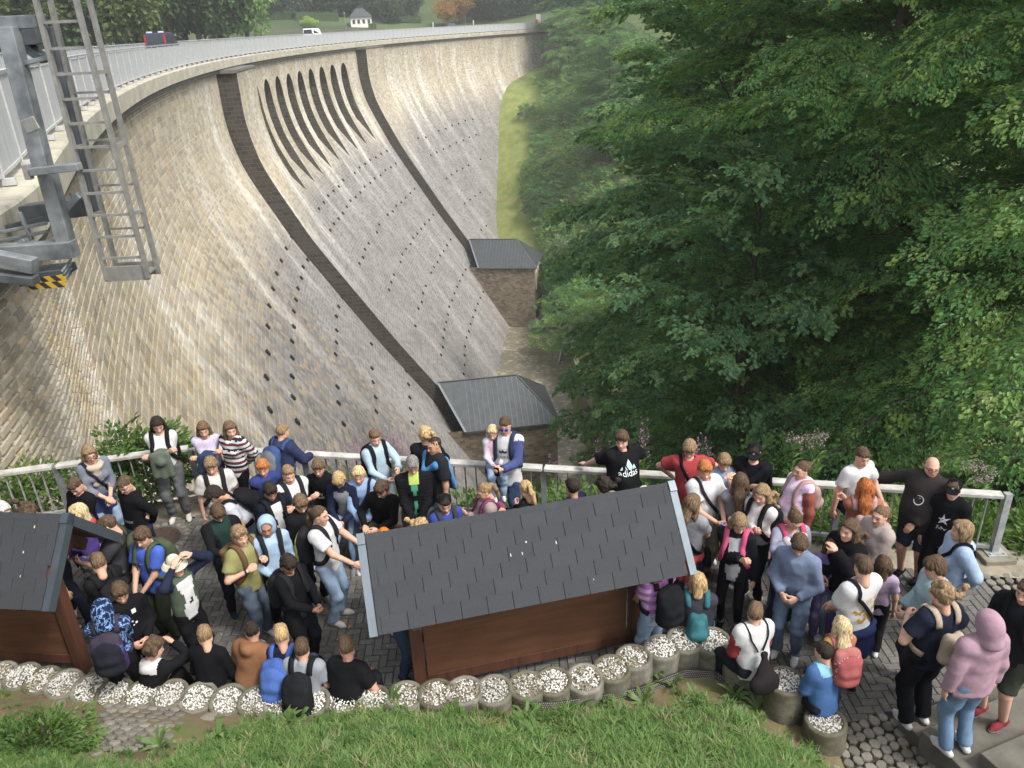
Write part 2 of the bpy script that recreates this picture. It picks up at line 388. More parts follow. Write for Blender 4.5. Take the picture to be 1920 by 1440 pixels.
# crest: cornice, ledge, road
def strip(name, mat, a, pts, parent=None, kind=None, smooth=False):
    """extrude a (s,z) polyline along the arc"""
    pts = np.array(pts); V = np.zeros((len(a), len(pts), 3))
    for j, (s, z) in enumerate(pts):
        x, y = plan(a, s); V[:, j] = np.stack([x, y, z + 0 * x], -1)
    mb = MB(); mb.grid(V, flip=True); me = mb.mesh(name, mat, smooth); L = np.concatenate([[0], np.cumsum(np.linalg.norm(np.diff(pts, axis=0), axis=1))])
    Aa, Ll = np.meshgrid(a, L, indexing='ij'); set_uv(me, np.stack([Aa, Ll], -1).reshape(-1, 2)); return link(name, me, parent, kind=kind)
def concrete(name, base):
    t = NT(name); uv = t.coord('UV')
    c = t.ramp(t.noise(t.mapping(uv, (.6, 1.5, 1)), 1, 5), [(.3, sc(base, .75)), (.7, sc(base, 1.15))])
    c = t.mix(t.ramp(t.noise(t.mapping(uv, (3.0, .35, 1)), 1, 3), [(.55, 0.0), (.72, .55)]), c, (.17, .155, .12))
    u, v, _ = t.sep(uv); seam = t.ramp(t.math('FRACT', t.math('DIVIDE', u, 2.6)), [(0, 1.0), (.012, 1.0), (.02, 0.0)], 'LINEAR')
    c = t.mix(t.math('MULTIPLY', seam, .5), c, (.16, .15, .12)); t.bump(t.noise(uv, 9, 4), .3, .02)
    return t.done(c, .9)
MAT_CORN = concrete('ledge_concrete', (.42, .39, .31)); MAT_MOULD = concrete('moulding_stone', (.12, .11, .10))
acrest = np.linspace(AEND_FAR, AEND_NEAR, 220)
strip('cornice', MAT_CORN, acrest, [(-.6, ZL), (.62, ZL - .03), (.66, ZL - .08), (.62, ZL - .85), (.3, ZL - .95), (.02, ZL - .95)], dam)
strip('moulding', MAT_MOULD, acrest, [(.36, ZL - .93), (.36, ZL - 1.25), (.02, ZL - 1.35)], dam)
MAT_ASPH = M('asphalt', (.06, .06, .062), .9, .2, 3)
strip('road', MAT_ASPH, acrest, [(-.6, ZL + .0), (-.6, ZL + .72), (-1.0, ZL + .72), (-8.4, ZL + .72), (-8.4, ZL - 2)], None, 'structure')
# railings
t = NT('painted_sheet_metal'); co = t.coord('Object')
c = t.ramp(t.noise(t.mapping(co, (9, 9, .8)), 1, 4), [(.35, (.36, .37, .38)), (.7, (.46, .47, .48))])
c = t.mix(t.ramp(t.noise(co, 1.6, 4), [(.62, 0.0), (.8, .35)]), c, (.34, .30, .26)); MAT_SHEET = t.done(c, .5, .1)
MAT_ALU = M('railing_metal', (.47, .47, .46), .5, .15, 3, metal=.2)
ZT = 6.03
rail = thing('parapet_railing', 'long grey sheet metal railing along the near edge of the dam crest', 'railing')
PW = 2.5; na = int((AEND_NEAR - AEND_FAR) / PW)
pm = MB(); pm.box((0, 0, (ZT - ZL) / 2 + .02), (PW - .02, .03, ZT - ZL - .26)); pmesh = pm.mesh('panel', MAT_SHEET)
qm = MB(); qm.box((0, .045, (ZT - ZL) / 2), (.035, .05, ZT - ZL - .04)); qm.box((0, .12, .06), (.14, .22, .12)); qmesh = qm.mesh('post', MAT_ALU)
far_p, far_q = MB(), MB(); nr = 0
for i in range(na):
    a = AEND_NEAR - (i + .5) * PW; x, y = plan(a, .12); x1, y1 = plan(a - PW / 2, .12); x0, y0 = plan(a + PW / 2, .12)
    rz = math.atan2(float(y0 - y1), float(x0 - x1))
    if i < 140:
        o = link('panel', pmesh, rail, (x, y, ZL)); o.rotation_euler = (0, 0, rz)
        o = link('post', qmesh, rail, (x0, y0, ZL)); o.rotation_euler = (0, 0, rz)
    else:
        R = np.array([[math.cos(rz), -math.sin(rz), 0], [math.sin(rz), math.cos(rz), 0], [0, 0, 1]])
        far_p.box((float(x), float(y), (ZT + ZL) / 2), (PW - .05, .03, ZT - ZL - .28), R); far_q.box((float(x0), float(y0), (ZT + ZL) / 2), (.05, .1, ZT - ZL - .04), R)
far_p.build('panels', MAT_SHEET, rail, kind='stuff'); far_q.build('posts', MAT_ALU, rail, kind='stuff')
strip('handrail', MAT_ALU, acrest, [(.18, ZT - .05), (.2, ZT + .02), (.04, ZT + .02), (.04, ZT - .05), (.18, ZT - .05)], rail)
strip('bottom_rail', MAT_ALU, acrest, [(.17, ZL + .14), (.17, ZL + .2), (.07, ZL + .2), (.07, ZL + .14), (.17, ZL + .14)], rail)
rail2 = thing('parapet_railing', 'pale railing on the far lake side of the road over the dam', 'railing')
S2 = -8.0; Z2 = ZL + .72
strip('handrail', MAT_ALU, acrest, [(S2 + .06, Z2 + 1.08), (S2 + .06, Z2 + 1.16), (S2 - .06, Z2 + 1.16), (S2 - .06, Z2 + 1.08), (S2 + .06, Z2 + 1.08)], rail2)
strip('sheet', MAT_SHEET, acrest, [(S2 - .02, Z2 + 1.05), (S2 - .02, Z2 + .1)], rail2)
mb = MB()
for a in np.arange(AEND_FAR, AEND_NEAR, 1.6):
    x, y = plan(a, S2 + .03); mb.box((float(x), float(y), Z2 + .55), (.05, .05, 1.06))
mb.build('posts', MAT_ALU, rail2, kind='stuff')

# gatehouses at the feet of the buttresses
MAT_ZINC = None
t = NT('standing_seam_zinc'); co = t.coord('Object')
c = t.ramp(t.noise(t.mapping(co, (1.5, 1.5, 1.5)), 1, 4), [(.3, (.05, .056, .06)), (.7, (.075, .082, .086))]); MAT_ZINC = t.done(c, .5, .25)
MAT_ZEDGE = M('zinc_edge', (.13, .14, .145), .4, .1, metal=.5)
t = NT('gatehouse_masonry'); co = t.coord('UV')
b = t.n('ShaderNodeTexBrick'); t.L(co, b.inputs['Vector']); b.inputs['Scale'].default_value = 1; b.inputs['Brick Width'].default_value = .7; b.inputs['Row Height'].default_value = .36; b.inputs['Mortar Size'].default_value = .02
b.inputs['Color1'].default_value = (.10, .08, .055, 1); b.inputs['Color2'].default_value = (.24, .19, .13, 1); b.inputs['Mortar'].default_value = (.19, .17, .13, 1)
c = t.mix(t.ramp(t.noise(t.mapping(co, (.3, .3, 1)), 1, 4), [(.5, 0.0), (.75, .6)]), b.outputs['Color'], (.075, .065, .05)); t.bump(t.math('MULTIPLY', b.outputs['Fac'], -1.0), .5, .03); MAT_GATE = t.done(c, .9)
MAT_LINTEL = M('window_surround', (.50, .44, .32), .85, .1)
MAT_GLASS = M('dark_glass', (.02, .025, .03), .12, .1, bump=0, spec=.6)
def gatehouse(phi, label):
    ph = math.radians(phi); er = np.array([-math.cos(ph), -math.sin(ph), 0]); et = np.array([-math.sin(ph), math.cos(ph), 0]); ez = np.array([0, 0, 1.0])
    o = thing('gatehouse', label, 'building', (CX + CR * math.cos(ph), CY + CR * math.sin(ph), 0))
    zc = lambda zu: 6.5 - (6.5 - zu) * K
    HW, ZE, ZR, ZB = 5.0, zc(-21.55), zc(-18.75), -52.0
    P = lambda s, tt, z: er * s + et * tt + ez * z
    s0, s1, sr0, sr1 = 12.2 * K, 21.1 * K, 11.0 * K, 18.5 * K
    mb = MB(); UV = []
    def quad(a, b_, c_, d_, u, v): mb.add([a, b_, c_, d_], [[0, 1, 2, 3]]); UV.extend([(0, 0), (u, 0), (u, v), (0, v)])
    H = ZE - ZB
    quad(P(s0, HW, ZB), P(s1, HW, ZB), P(s1, HW, ZE), P(s0, HW, ZE), s1 - s0, H)
    quad(P(s1, HW, ZB), P(s1, -HW, ZB), P(s1, -HW, ZE), P(s1, HW, ZE), 2 * HW, H)
    quad(P(s1, -HW, ZB), P(s0, -HW, ZB), P(s0, -HW, ZE), P(s1, -HW, ZE), s1 - s0, H)
    me = mb.mesh('wall', MAT_GATE); set_uv(me, UV); link('wall', me, o)
    # windows on the valley front, door surround on the near side
    for tt in (-2.6, 0, 2.6):
        f = MB()
        for (c0, sz) in (((s1 + .04, tt - .75, ZE - 3.2), (.16, .3, 3.4)), ((s1 + .04, tt + .75, ZE - 3.2), (.16, .3, 3.4)), ((s1 + .04, tt, ZE - 1.4), (.16, 1.2, .3)), ((s1 + .04, tt, ZE - 5.0), (.2, 1.9, .25))):
            f.box(P(*c0), sz, np.stack([er, et, ez], 1))
        w_ = f.build('window', MAT_LINTEL, o); g = MB(); g.box(P(s1 - .02, tt, ZE - 3.2), (.1, 1.2, 3.3), np.stack([er, et, ez], 1)); g.build('pane', MAT_GLASS, w_)
    OV = .35
    E = [P(sr0 + 2.0 * K + .3, HW + OV, ZE), P(s1 + OV, HW + OV, ZE), P(s1 + OV, -HW - OV, ZE), P(sr0 + 2.0 * K + .3, -HW - OV, ZE)]
    Rg = [P(sr0, 0, ZR), P(sr1, 0, ZR)]
    E[0] = P(14.0 * K, HW + OV, ZE); E[3] = P(14.0 * K, -HW - OV, ZE); Rg[0] = P(12.3 * K, 0, ZR)
    rf = MB(); dn = np.array([0, 0, -.18])
    rf.add(E + Rg, [[0, 1, 5, 4], [1, 2, 5], [2, 3, 4, 5]]); rf.add(E + [e + dn for e in E], [[0, 4, 5, 1], [1, 5, 6, 2], [2, 6, 7, 3]])
    roof = rf.build('roof', MAT_ZINC, o)
    def seams(p0, p1, q0, q1, n):
        for k in range(n + 1):
            f = k / n; yield p0 + (p1 - p0) * f, q0 + (q1 - q0) * f
    def seam_set(eL, eR, top, n):
        # seams run straight up the slope and stop at hip or ridge
        for k in range(1, n):
            f = k / n; b0 = eL + (eR - eL) * f; up = None
            yield b0, f
    sl = (Rg[0] + Rg[1]) / 2
    nrm = lambda a, b_, c_: (lambda x: x / np.linalg.norm(x))(np.cross(b_ - a, c_ - a))
    for (eL, eR, rl, rr) in ((E[0], E[1], Rg[0], Rg[1]), (E[3], E[2], Rg[0], Rg[1])):
        L = np.linalg.norm(eR - eL); n = int(L / .62); dirr = (eR - eL) / L; upv = (rr - eR) - dirr * ((rr - eR) @ dirr); hl = (rl - eL) @ dirr; hr = (rr - eL) @ dirr
        nn = np.cross(dirr, upv); nn /= np.linalg.norm(nn); nn *= np.sign(nn[2])
        for k in range(1, n):
            x = k * L / n; f = 1.0
            if x > hr: f = (L - x) / (L - hr)
            if x < hl: f = x / hl
            if f < .03: continue
            b0 = eL + dirr * x; sm = MB(); sm.bar(b0 + nn * .03, b0 + upv * f + nn * .03, .05, .06, nn); sm.build('seam', MAT_ZEDGE, roof)
    eL, eR = E[2], E[1]; L = np.linalg.norm(eR - eL); dirr = (eR - eL) / L; upv = Rg[1] - (eL + eR) / 2; nn = np.cross(dirr, upv); nn /= np.linalg.norm(nn); nn *= np.sign(nn[2]); n = int(L / .62)
    for k in range(1, n):
        x = k * L / n; f = 1 - abs(x / L - .5) * 2
        if f < .03: continue
        b0 = eL + dirr * x; sm = MB(); sm.bar(b0 + nn * .03, b0 + upv * f + nn * .03, .05, .06, nn); sm.build('seam', MAT_ZEDGE, roof)
    hp = MB()
    for e in (E[1], E[2]): hp.bar(e + ez * .04, Rg[1] + ez * .06, .16, .1)
    hp.bar(Rg[0] + ez * .06, Rg[1] + ez * .06, .2, .1)
    hp.bar(E[0], E[0] * .0 + Rg[0] + ez * .04, .3, .08)
    for a_, b_ in ((E[0], E[1]), (E[1], E[2]), (E[2], E[3])): hp.bar(a_ + dn * .5, b_ + dn * .5, .12, .22)
    hp.build('roof_trim', MAT_ZEDGE, o)
    return o, P, (s0, s1, HW, ZE)
g1, P1, _ = gatehouse(186.99, 'nearer stone gatehouse with grey hipped zinc roof at the dam foot')
g2, P2, _ = gatehouse(170.16, 'farther stone gatehouse with hipped zinc roof and bright grass beside it')
# ================================================================ TERRAIN AND WATER
def tps(ctrl):
    P = np.array([c[:2] for c in ctrl], float) / 50; z = np.array([c[2] for c in ctrl], float); n = len(P)
    r2 = ((P[:, None] - P[None]) ** 2).sum(-1); Km = np.where(r2 > 0, r2 * np.log(np.maximum(r2, 1e-12)), 0) + np.eye(n) * .02
    A = np.zeros((n + 3, n + 3)); A[:n, :n] = Km; A[:n, n] = 1; A[:n, n + 1:] = P; A[n:, :n] = A[:n, n:].T
    w_ = np.linalg.solve(A, np.concatenate([z, [0, 0, 0]]))
    def f(x, y):
        q = np.stack([np.asarray(x, float), np.asarray(y, float)], -1) / 50; sh = q.shape[:-1]; q = q.reshape(-1, 2)
        r = ((q[:, None] - P[None]) ** 2).sum(-1); return (np.where(r > 0, r * np.log(np.maximum(r, 1e-12)), 0) @ w_[:n] + w_[n] + q @ w_[n + 1:]).reshape(sh)
    return f
ctrl = []
for phi, z in ((205.5, -2.5), (203, -5), (201, -11), (199, -19), (197.3, -26), (194.3, -31), (191, -43), (189, -50), (186, -52), (180, -52), (173, -52), (169, -51), (165.1, -39.6), (161.5, -32.5), (158.3, -26.2), (152.6, -11.3), (147.7, -7.0), (144, -3), (141.5, 1)):
    a = arc(phi); x, y = plan(a, prof(ZL - z)); ctrl.append((float(x), float(y), z))
for x, y in ((-8.6, 10.2), (-6.5, 10.6), (-4.5, 10.9), (-2, 10.4), (1, 9.8), (4, 9.2), (6.5, 8.7), (9, 8.0), (14, 7)): ctrl.append((x, y, -.12))
ctrl += [(-6.5, 12.5, -3.6), (-3, 14, -5.2), (-6, 17, -9.5), (2, 14, -4.2), (7, 13, -3.5), (12, 12, -2.8), (20, 12, -2.5), (35, 12, -2), (0, 20, -10), (7, 20, -8.5), (14, 20, -6.5), (24, 20, -5.5), (40, 20, -5), (0, 32, -21), (8, 32, -19), (16, 34, -17), (28, 34, -14), (45, 35, -14), (3, 45, -33), (12, 47, -31), (25, 48, -28), (45, 50, -25),
         (18, 60, -43.5), (30, 62, -41), (16, 75, -44.4), (16, 90, -44.6), (12, 130, -44.6), (25, 80, -44.5), (50, 75, -46), (80, 70, -48), (12, 150, -42), (30, 150, -36), (24, 180, -24), (45, 180, -14), (60, 140, -32), (70, 170, -14), (22, 215, -14), (45, 215, -2), (28, 240, -5), (60, 230, 8), (90, 200, 8), (120, 80, -40), (120, 120, -10), (120, 20, 0), (40, -2, 1), (90, 0, 4)]
hgt0 = tps(ctrl)
def inward(x, y): return CR - np.hypot(np.asarray(x) - CX, np.asarray(y) - CY)     # metres in front of the crest line
CH_S = 41.0                                                     # channel bank, metres in front of the crest
def hgt(x, y):
    z = hgt0(x, y); s = inward(x, y); ph = np.degrees(np.arctan2(np.asarray(y) - CY, np.asarray(x) - CX)) % 360
    inch = (s < CH_S) & (ph > 168.6) & (ph < 190)
    return np.where(inch, np.minimum(z, -52.0), z)
xs = np.concatenate([np.arange(-12, 30, .8), np.arange(30, 131, 4)]); ys = np.concatenate([np.arange(7.6, 30, .6), np.arange(30, 125, 1.0), np.arange(125, 300, 4)])
X, Y = np.meshgrid(xs, ys, indexing='ij'); Z = hgt(X, Y) + .15 * np.sin(X * 1.3 + Y * .7) * np.clip((Y - 11) / 4, 0, 1)
# nothing of the slope may stand inside the plaza
fy = np.where(X < -4.8, 10.42 + (X + 4.8) * .2, 10.42 - (X + 4.8) * .206)
Z = np.where(Y < fy + .1, np.minimum(Z, -.25), Z)
Z = np.where(inward(X, Y) < -2, -60, Z)
t = NT('valley_ground'); co = t.coord('Object')
gn = t.noise(co, .35, 5); c = t.ramp(gn, [(.3, (.055, .085, .022)), (.55, (.10, .135, .035)), (.75, (.17, .165, .055))])
c = t.mix(t.ramp(t.noise(co, 1.3, 5), [(.5, 0.0), (.75, .6)]), c, (.085, .075, .04)); c = t.mix(t.attr('strip', 'Fac'), c, t.ramp(t.noise(co, .5, 5), [(.35, (.15, .195, .05)), (.6, (.22, .245, .075)), (.75, (.27, .24, .10))])); c = t.mix(t.attr('lawn', 'Fac'), c, (.14, .25, .04)); t.bump(t.noise(co, 6, 4), .8, .15); MAT_GROUND = t.done(c, .95)
mb = MB(); mb.grid(np.stack([X, Y, Z], -1)); gob = mb.build('valley_ground', MAT_GROUND, None, smooth=True, kind='structure')
toe = inward(X, Y) - prof(np.clip(ZL - Z, 0, 60)); stripv = np.clip((11 - toe) / 3, 0, 1) * (Y > 95); at = gob.data.attributes.new('strip', 'FLOAT', 'POINT'); at.data.foreach_set('value', stripv.ravel())
_lc = (CX + CR * math.cos(math.radians(170.16)) + P2(41, 4, 0)[0], CY + CR * math.sin(math.radians(170.16)) + P2(41, 4, 0)[1]); at = gob.data.attributes.new('lawn', 'FLOAT', 'POINT'); at.data.foreach_set('value', np.clip((13 - np.hypot(X - _lc[0], Y - _lc[1])) / 3, 0, 1).ravel())
# stilling channel along the toe
t = NT('channel_bed'); co = t.coord('UV')
b = t.n('ShaderNodeTexVoronoi'); t.L(co, b.inputs['Vector']); b.inputs['Scale'].default_value = 1.1
c = t.ramp(t.noise(co, .16, 4), [(.33, (.12, .11, .065)), (.5, (.34, .30, .21)), (.68, (.55, .50, .38))])
c = t.mix(t.ramp(b.outputs['Distance'], [(.0, 0.0), (.55, .8)]), c, (.10, .09, .06)); t.bump(t.noise(co, 3, 4), .5, .05); MAT_BED = t.done(c, .55, spec=.5)
aa = np.linspace(arc(169.0), arc(189.5), 60); V = np.zeros((60, 12, 3)); U = np.zeros((60, 12, 2))
for j, s_ in enumerate(np.linspace(24, CH_S + .2, 12)):
    x, y = plan(aa, s_); zz = -51.2 + .9 * np.clip((30 - s_) / 6, 0, 1) ** 2 + 0 * x; V[:, j] = np.stack([x, y, zz], -1); U[:, j] = np.stack([aa, s_ + 0 * aa], -1)
mb = MB(); mb.grid(V, flip=True); me = mb.mesh('channel', MAT_BED, True); set_uv(me, U.reshape(-1, 2)); link('channel', me, None, kind='structure')
bank = thing('retaining_wall', 'low mossy stone retaining wall along the channel below the dam', 'wall')
MAT_BANK = M('mossy_wall', (.12, .11, .075), .95, .4, 1.2, .4, 8, .05)
mb = MB(); V = np.zeros((60, 4, 3))
for j, (s_, z_) in enumerate(((CH_S, -52), (CH_S, -44.0), (CH_S + .7, -44.0), (CH_S + .7, -46))):
    x, y = plan(aa, s_); V[:, j] = np.stack([x, y, z_ + 0 * x], -1)
mb.grid(V); mb.build('wall', MAT_BANK, bank)
# pipe and little steel stair by the farther gatehouse
st = thing('steel_stair', 'small grey steel stair and landing beside the farther gatehouse', 'stair')
MAT_GALV = M('galvanised_steel', (.36, .38, .39), .45, .2, 6, metal=.6)
q0 = P2(29.8, 5.8, -51) ; b0 = np.array([CX + CR * math.cos(math.radians(170.16)), CY + CR * math.sin(math.radians(170.16)), 0])
def G2(s, tt, z): return b0 + P2(s, tt, z)
mb = MB(); lo, hi = G2(32.5, 6.3, -51), G2(38.6, 6.3, -46.0)
off = G2(0, 1.1, 0) - G2(0, 0, 0)
for k in (0, 1): mb.bar(lo + off * k, hi + off * k, .08, .3)
mb.build('stringer', MAT_GALV, st)
for i in range(16):
    p = lo + (hi - lo) * (i + .5) / 16; s_ = MB(); s_.bar(p, p + off, .28, .04); s_.build('step', MAT_GALV, st)
mb = MB(); up = np.array([0, 0, 1.0])
for k in (0, 1):
    for hh in (.55, 1.05): mb.bar(lo + off * k + up * hh, hi + off * k + up * hh, .05, .05)
    for i in range(6):
        p = lo + (hi - lo) * i / 5 + off * k; mb.bar(p, p + up * 1.05, .05, .05, (0, 1, 0))
    e = hi + (G2(3.0, 0, 0) - G2(0, 0, 0))
    mb.bar(hi + off * k + up * 1.05, e + off * k + up * 1.05, .05, .05)
    for i in range(3):
        p = hi + (e - hi) * i / 2 + off * k; mb.bar(p, p + up * 1.05, .05, .05, (0, 1, 0))
mb.build('railing', MAT_GALV, st); mb = MB(); mb.box((hi + e) / 2 + off / 2, (3.2, 1.3, .1)); mb.build('landing', MAT_GALV, st)
mb = MB(); mb.tube([G2(34.5, 8.6, -49.6), G2(38.5, 8.6, -49.5), G2(40, 9.3, -49.8), G2(40.3, 12, -50.4), G2(40.3, 17, -50.8), G2(40.4, 24, -50.9)], .22, 8)
tag(mb.build('drain_pipe', MAT_GALV, None, smooth=True), 'grey drain pipe running along the channel wall', 'pipe')

# the far side: lake, banks, wooded hill
MAT_WATER = NT('lake_water'); MAT_WATER.bump(MAT_WATER.noise(MAT_WATER.coord(), .6, 3), .2, .1); MAT_WATER = MAT_WATER.done((.03, .045, .04), .08, spec=.5)
th = np.radians(np.linspace(-62, 60, 90)); rr = np.concatenate([np.linspace(120, 420, 60), np.linspace(425, 462, 5)])
Tt, Rr = np.meshgrid(th, rr, indexing='ij'); X, Y = Rr * np.sin(Tt), Rr * np.cos(Tt)
def bank_z(x, y):
    r = np.hypot(x, y); az = np.degrees(np.arctan2(x, y))
    r0 = np.interp(az, [-60, -30, -26, -16, -10, 0, 5, 20, 60], [150, 150, 165, 262, 272, 285, 262, 210, 170])
    k = np.clip(r - r0, 0, 1e9)
    hgt_ = np.interp(k, [0, 12, 40, 75, 120, 300, 800], [3.5, 4.6, 6.5, 12, 30, 90, 170])
    flat = np.where(r < r0, -3, hgt_)
    return flat + .8 * np.sin(x * .07) * np.clip(k / 40, 0, 1)
Z = bank_z(X, Y); keep = (inward(X, Y) < -13) & ~((X > 4) & (Y < 235)) & ~((X > -14) & (Y < 60))
mb = MB(); mb.grid(np.stack([X, Y, Z], -1)); kf = keep.ravel(); kk = [i for i, f in enumerate(mb.f) if all(kf[v] for v in f)]; mb.f = [mb.f[i] for i in kk]; mb.m = [mb.m[i] for i in kk]; MAT_BANKG = M('far_grass', (.06, .09, .028), .95, .35, .08, 0)
t = NT('far_hill'); co = t.coord('Object'); c = t.ramp(t.noise(co, .03, 5), [(.35, (.035, .055, .022)), (.6, (.07, .10, .035)), (.75, (.09, .12, .04))])
MAT_HILL = t.done(c, .95)
mb.build('far_hill', MAT_HILL, None, smooth=True, kind='structure')
mb = MB(); mb.add([(-700, -100, .5), (-14, -100, .5), (-14, 300, .5), (-700, 300, .5)], [[0, 1, 2, 3]]); mb.add([(-40, 90, .5), (60, 320, .5), (-400, 420, .5)], [[0, 1, 2]]) if False else None
# keep the lake on the upstream side only
pts = [(float(plan(a, -8.2)[0]), float(plan(a, -8.2)[1]), .5) for a in np.linspace(AEND_FAR + 5, AEND_NEAR, 40)]
mb = MB(); mb.add(pts + [(-300, -20, .5), (-420, 300, .5), (-60, 330, .5)], [list(range(43))]); mb.build('lake_water', MAT_WATER, None, kind='structure')

# ================================================================ FOLIAGE
def leaf_mat(name, c1, c2, c3, trans=.5, rough=.5):
    t = NT(name); r = t.rnd(); co = t.coord('Object')
    c = t.ramp(r, [(0, c1), (.55, c2), (1, c3)])
    c = t.mix(t.math('MULTIPLY', t.noise(co, 3, 2), .5), c, sc(c1, .8))
    tr = t.n('ShaderNodeBsdfTranslucent'); t.L(t.mix(1.0, c, (1.0, 1.0, .45), 'MULTIPLY'), tr.inputs[0]); mx = t.n('ShaderNodeMixShader'); mx.inputs[0].default_value = trans
    t.done(c, rough, spec=.35); out = t.t.nodes['Material Output']; t.L(t.b.outputs[0], mx.inputs[1]); t.L(tr.outputs[0], mx.inputs[2]); t.L(mx.outputs[0], out.inputs[0]); return t.m
ML_BEECH = leaf_mat('beech_leaves', (0.095, 0.228, 0.078), (0.175, 0.352, 0.105), (0.386, 0.519, 0.145))
ML_MAPLE = leaf_mat('maple_leaves', (0.112, 0.236, 0.117), (0.175, 0.327, 0.150), (0.324, 0.438, 0.181))
ML_DARK = leaf_mat('dark_leaves', (0.070, 0.169, 0.078), (0.114, 0.243, 0.092), (0.194, 0.317, 0.105))
ML_CHERRY = leaf_mat('cherry_leaves', (0.146, 0.287, 0.105), (0.227, 0.400, 0.145), (0.421, 0.537, 0.217))
ML_RED = leaf_mat('copper_leaves', (0.146, 0.119, 0.105), (0.194, 0.160, 0.145), (0.259, 0.218, 0.181))
ML_PALE = leaf_mat('pale_far_leaves', (0.163, 0.287, 0.127), (0.276, 0.438, 0.164), (0.517, 0.673, 0.181))
ML_YEL = leaf_mat('autumn_leaves', (.35, .20, .05), (.48, .28, .08), (.55, .36, .12))
ML_NETTLE = leaf_mat('nettle_leaves', (0.080, 0.159, 0.039), (0.125, 0.225, 0.053), (0.198, 0.304, 0.080))
MAT_BARK = M('bark', (.075, .062, .048), .95, .35, 6, .6, 25, .02)
MAT_BARKD = M('dark_bark', (.045, .038, .032), .95, .35, 6, .6, 25, .02)

def leaf(mb, p, fwd, nrm, L, W, m=0, fold=.18):
    s = np.cross(fwd, nrm); tip = p + fwd * L - nrm * L * .12; mid = p + fwd * L * .45
    mb.add([p, mid + s * W / 2 + nrm * W * fold, tip, mid - s * W / 2 + nrm * W * fold], [[0, 1, 2], [0, 2, 3]], m)
def unit(v): return v / (np.linalg.norm(v) + 1e-9)
def spray_mesh(name, mat, n=40, L=.62, W=.5, ll=.10, lw=.062, droop=.10, seed=0, flat=.35):
    """a flat twig of leaves lying in the XY plane, growing along +X"""
    g = np.random.default_rng(seed); mb = MB()
    mb.tube([(0, 0, 0), (L * .5, 0, .01), (L * .95, 0, -droop)], [.008, .005, .002], 3, 1, cap=False)
    for k in range(n):
        x = L * g.uniform(.08, 1.0); wmax = W / 2 * (1 - .75 * (x / L) ** 2); y = g.uniform(-1, 1) * wmax
        p = np.array([x - abs(y) * .3, y, -droop * (x / L) ** 2 + g.normal(0, .022)])
        az = math.atan2(y, .22) * .9 + g.normal(0, .45); fw = unit(np.array([math.cos(az), math.sin(az), g.normal(-.18, .25)]))
        nr = unit(np.array([g.normal(0, flat), g.normal(0, flat), 1])); nr = unit(nr - fw * (nr @ fw)); k_ = g.uniform(.75, 1.2)
        leaf(mb, p, fw, nr, ll * k_, lw * k_)
    return mb.mesh(name, [mat, MAT_BARK])
def src(me): return D.objects.new(me.name, me)                   # an unlinked source for instancing
_ng = {}
def scatter_group(so):
    if so.name in _ng: return _ng[so.name]
    g = D.node_groups.new('scatter_' + so.name, 'GeometryNodeTree')
    g.interface.new_socket('Geometry', in_out='INPUT', socket_type='NodeSocketGeometry'); g.interface.new_socket('Geometry', in_out='OUTPUT', socket_type='NodeSocketGeometry')
    gi, go = g.nodes.new('NodeGroupInput'), g.nodes.new('NodeGroupOutput')
    oi = g.nodes.new('GeometryNodeObjectInfo'); oi.inputs['Object'].default_value = so; oi.inputs['As Instance'].default_value = True
    ip = g.nodes.new('GeometryNodeInstanceOnPoints')
    a1 = g.nodes.new('GeometryNodeInputNamedAttribute'); a1.data_type = 'FLOAT_VECTOR'; a1.inputs['Name'].default_value = 'rot'
    a2 = g.nodes.new('GeometryNodeInputNamedAttribute'); a2.data_type = 'FLOAT'; a2.inputs['Name'].default_value = 'siz'
    er = g.nodes.new('FunctionNodeEulerToRotation')
    g.links.new(gi.outputs[0], ip.inputs['Points']); g.links.new(oi.outputs['Geometry'], ip.inputs['Instance'])
    g.links.new(a1.outputs['Attribute'], er.inputs[0]); g.links.new(er.outputs[0], ip.inputs['Rotation']); g.links.new(a2.outputs['Attribute'], ip.inputs['Scale']); g.links.new(ip.outputs[0], go.inputs[0])
    _ng[so.name] = g; return g
def scatter(name, so, P, E, Sz, parent=None, kind='stuff'):
    P = np.asarray(P, float); me = D.meshes.new(name); me.vertices.add(len(P)); me.vertices.foreach_set('co', P.ravel())
    a = me.attributes.new('rot', 'FLOAT_VECTOR', 'POINT'); a.data.foreach_set('vector', np.asarray(E, float).ravel())
    a = me.attributes.new('siz', 'FLOAT', 'POINT'); a.data.foreach_set('value', np.broadcast_to(np.asarray(Sz, float), (len(P),)).copy())
    me.update(); o = link(name, me, parent, kind=kind); m = o.modifiers.new('scatter', 'NODES'); m.node_group = scatter_group(so); return o
def frame_euler(fw, up):
    """euler angles (n,3) turning +X to fw and +Z near up"""
    fw = fw / np.linalg.norm(fw, axis=1)[:, None]; y = np.cross(up, fw); y /= np.linalg.norm(y, axis=1)[:, None] + 1e-9; z = np.cross(fw, y)
    # R = [fw y z] ; XYZ euler: R = Rz Ry Rx
    ry = -np.arcsin(np.clip(fw[:, 2], -1, 1)); rz = np.arctan2(fw[:, 1], fw[:, 0]); rx = np.arctan2(y[:, 2], z[:, 2])
    return np.stack([rx, ry, rz], 1)
SP_BEECH = [src(spray_mesh('beech_spray', ML_BEECH, 44, .66, .55, .092, .06, .12, s)) for s in (1, 2)]
SP_MAPLE = [src(spray_mesh('maple_spray', ML_MAPLE, 22, .7, .62, .155, .145, .16, s, .4)) for s in (3, 4)]
SP_DARK = [src(spray_mesh('dark_spray', ML_DARK, 44, .66, .55, .095, .06, .12, s)) for s in (5,)]
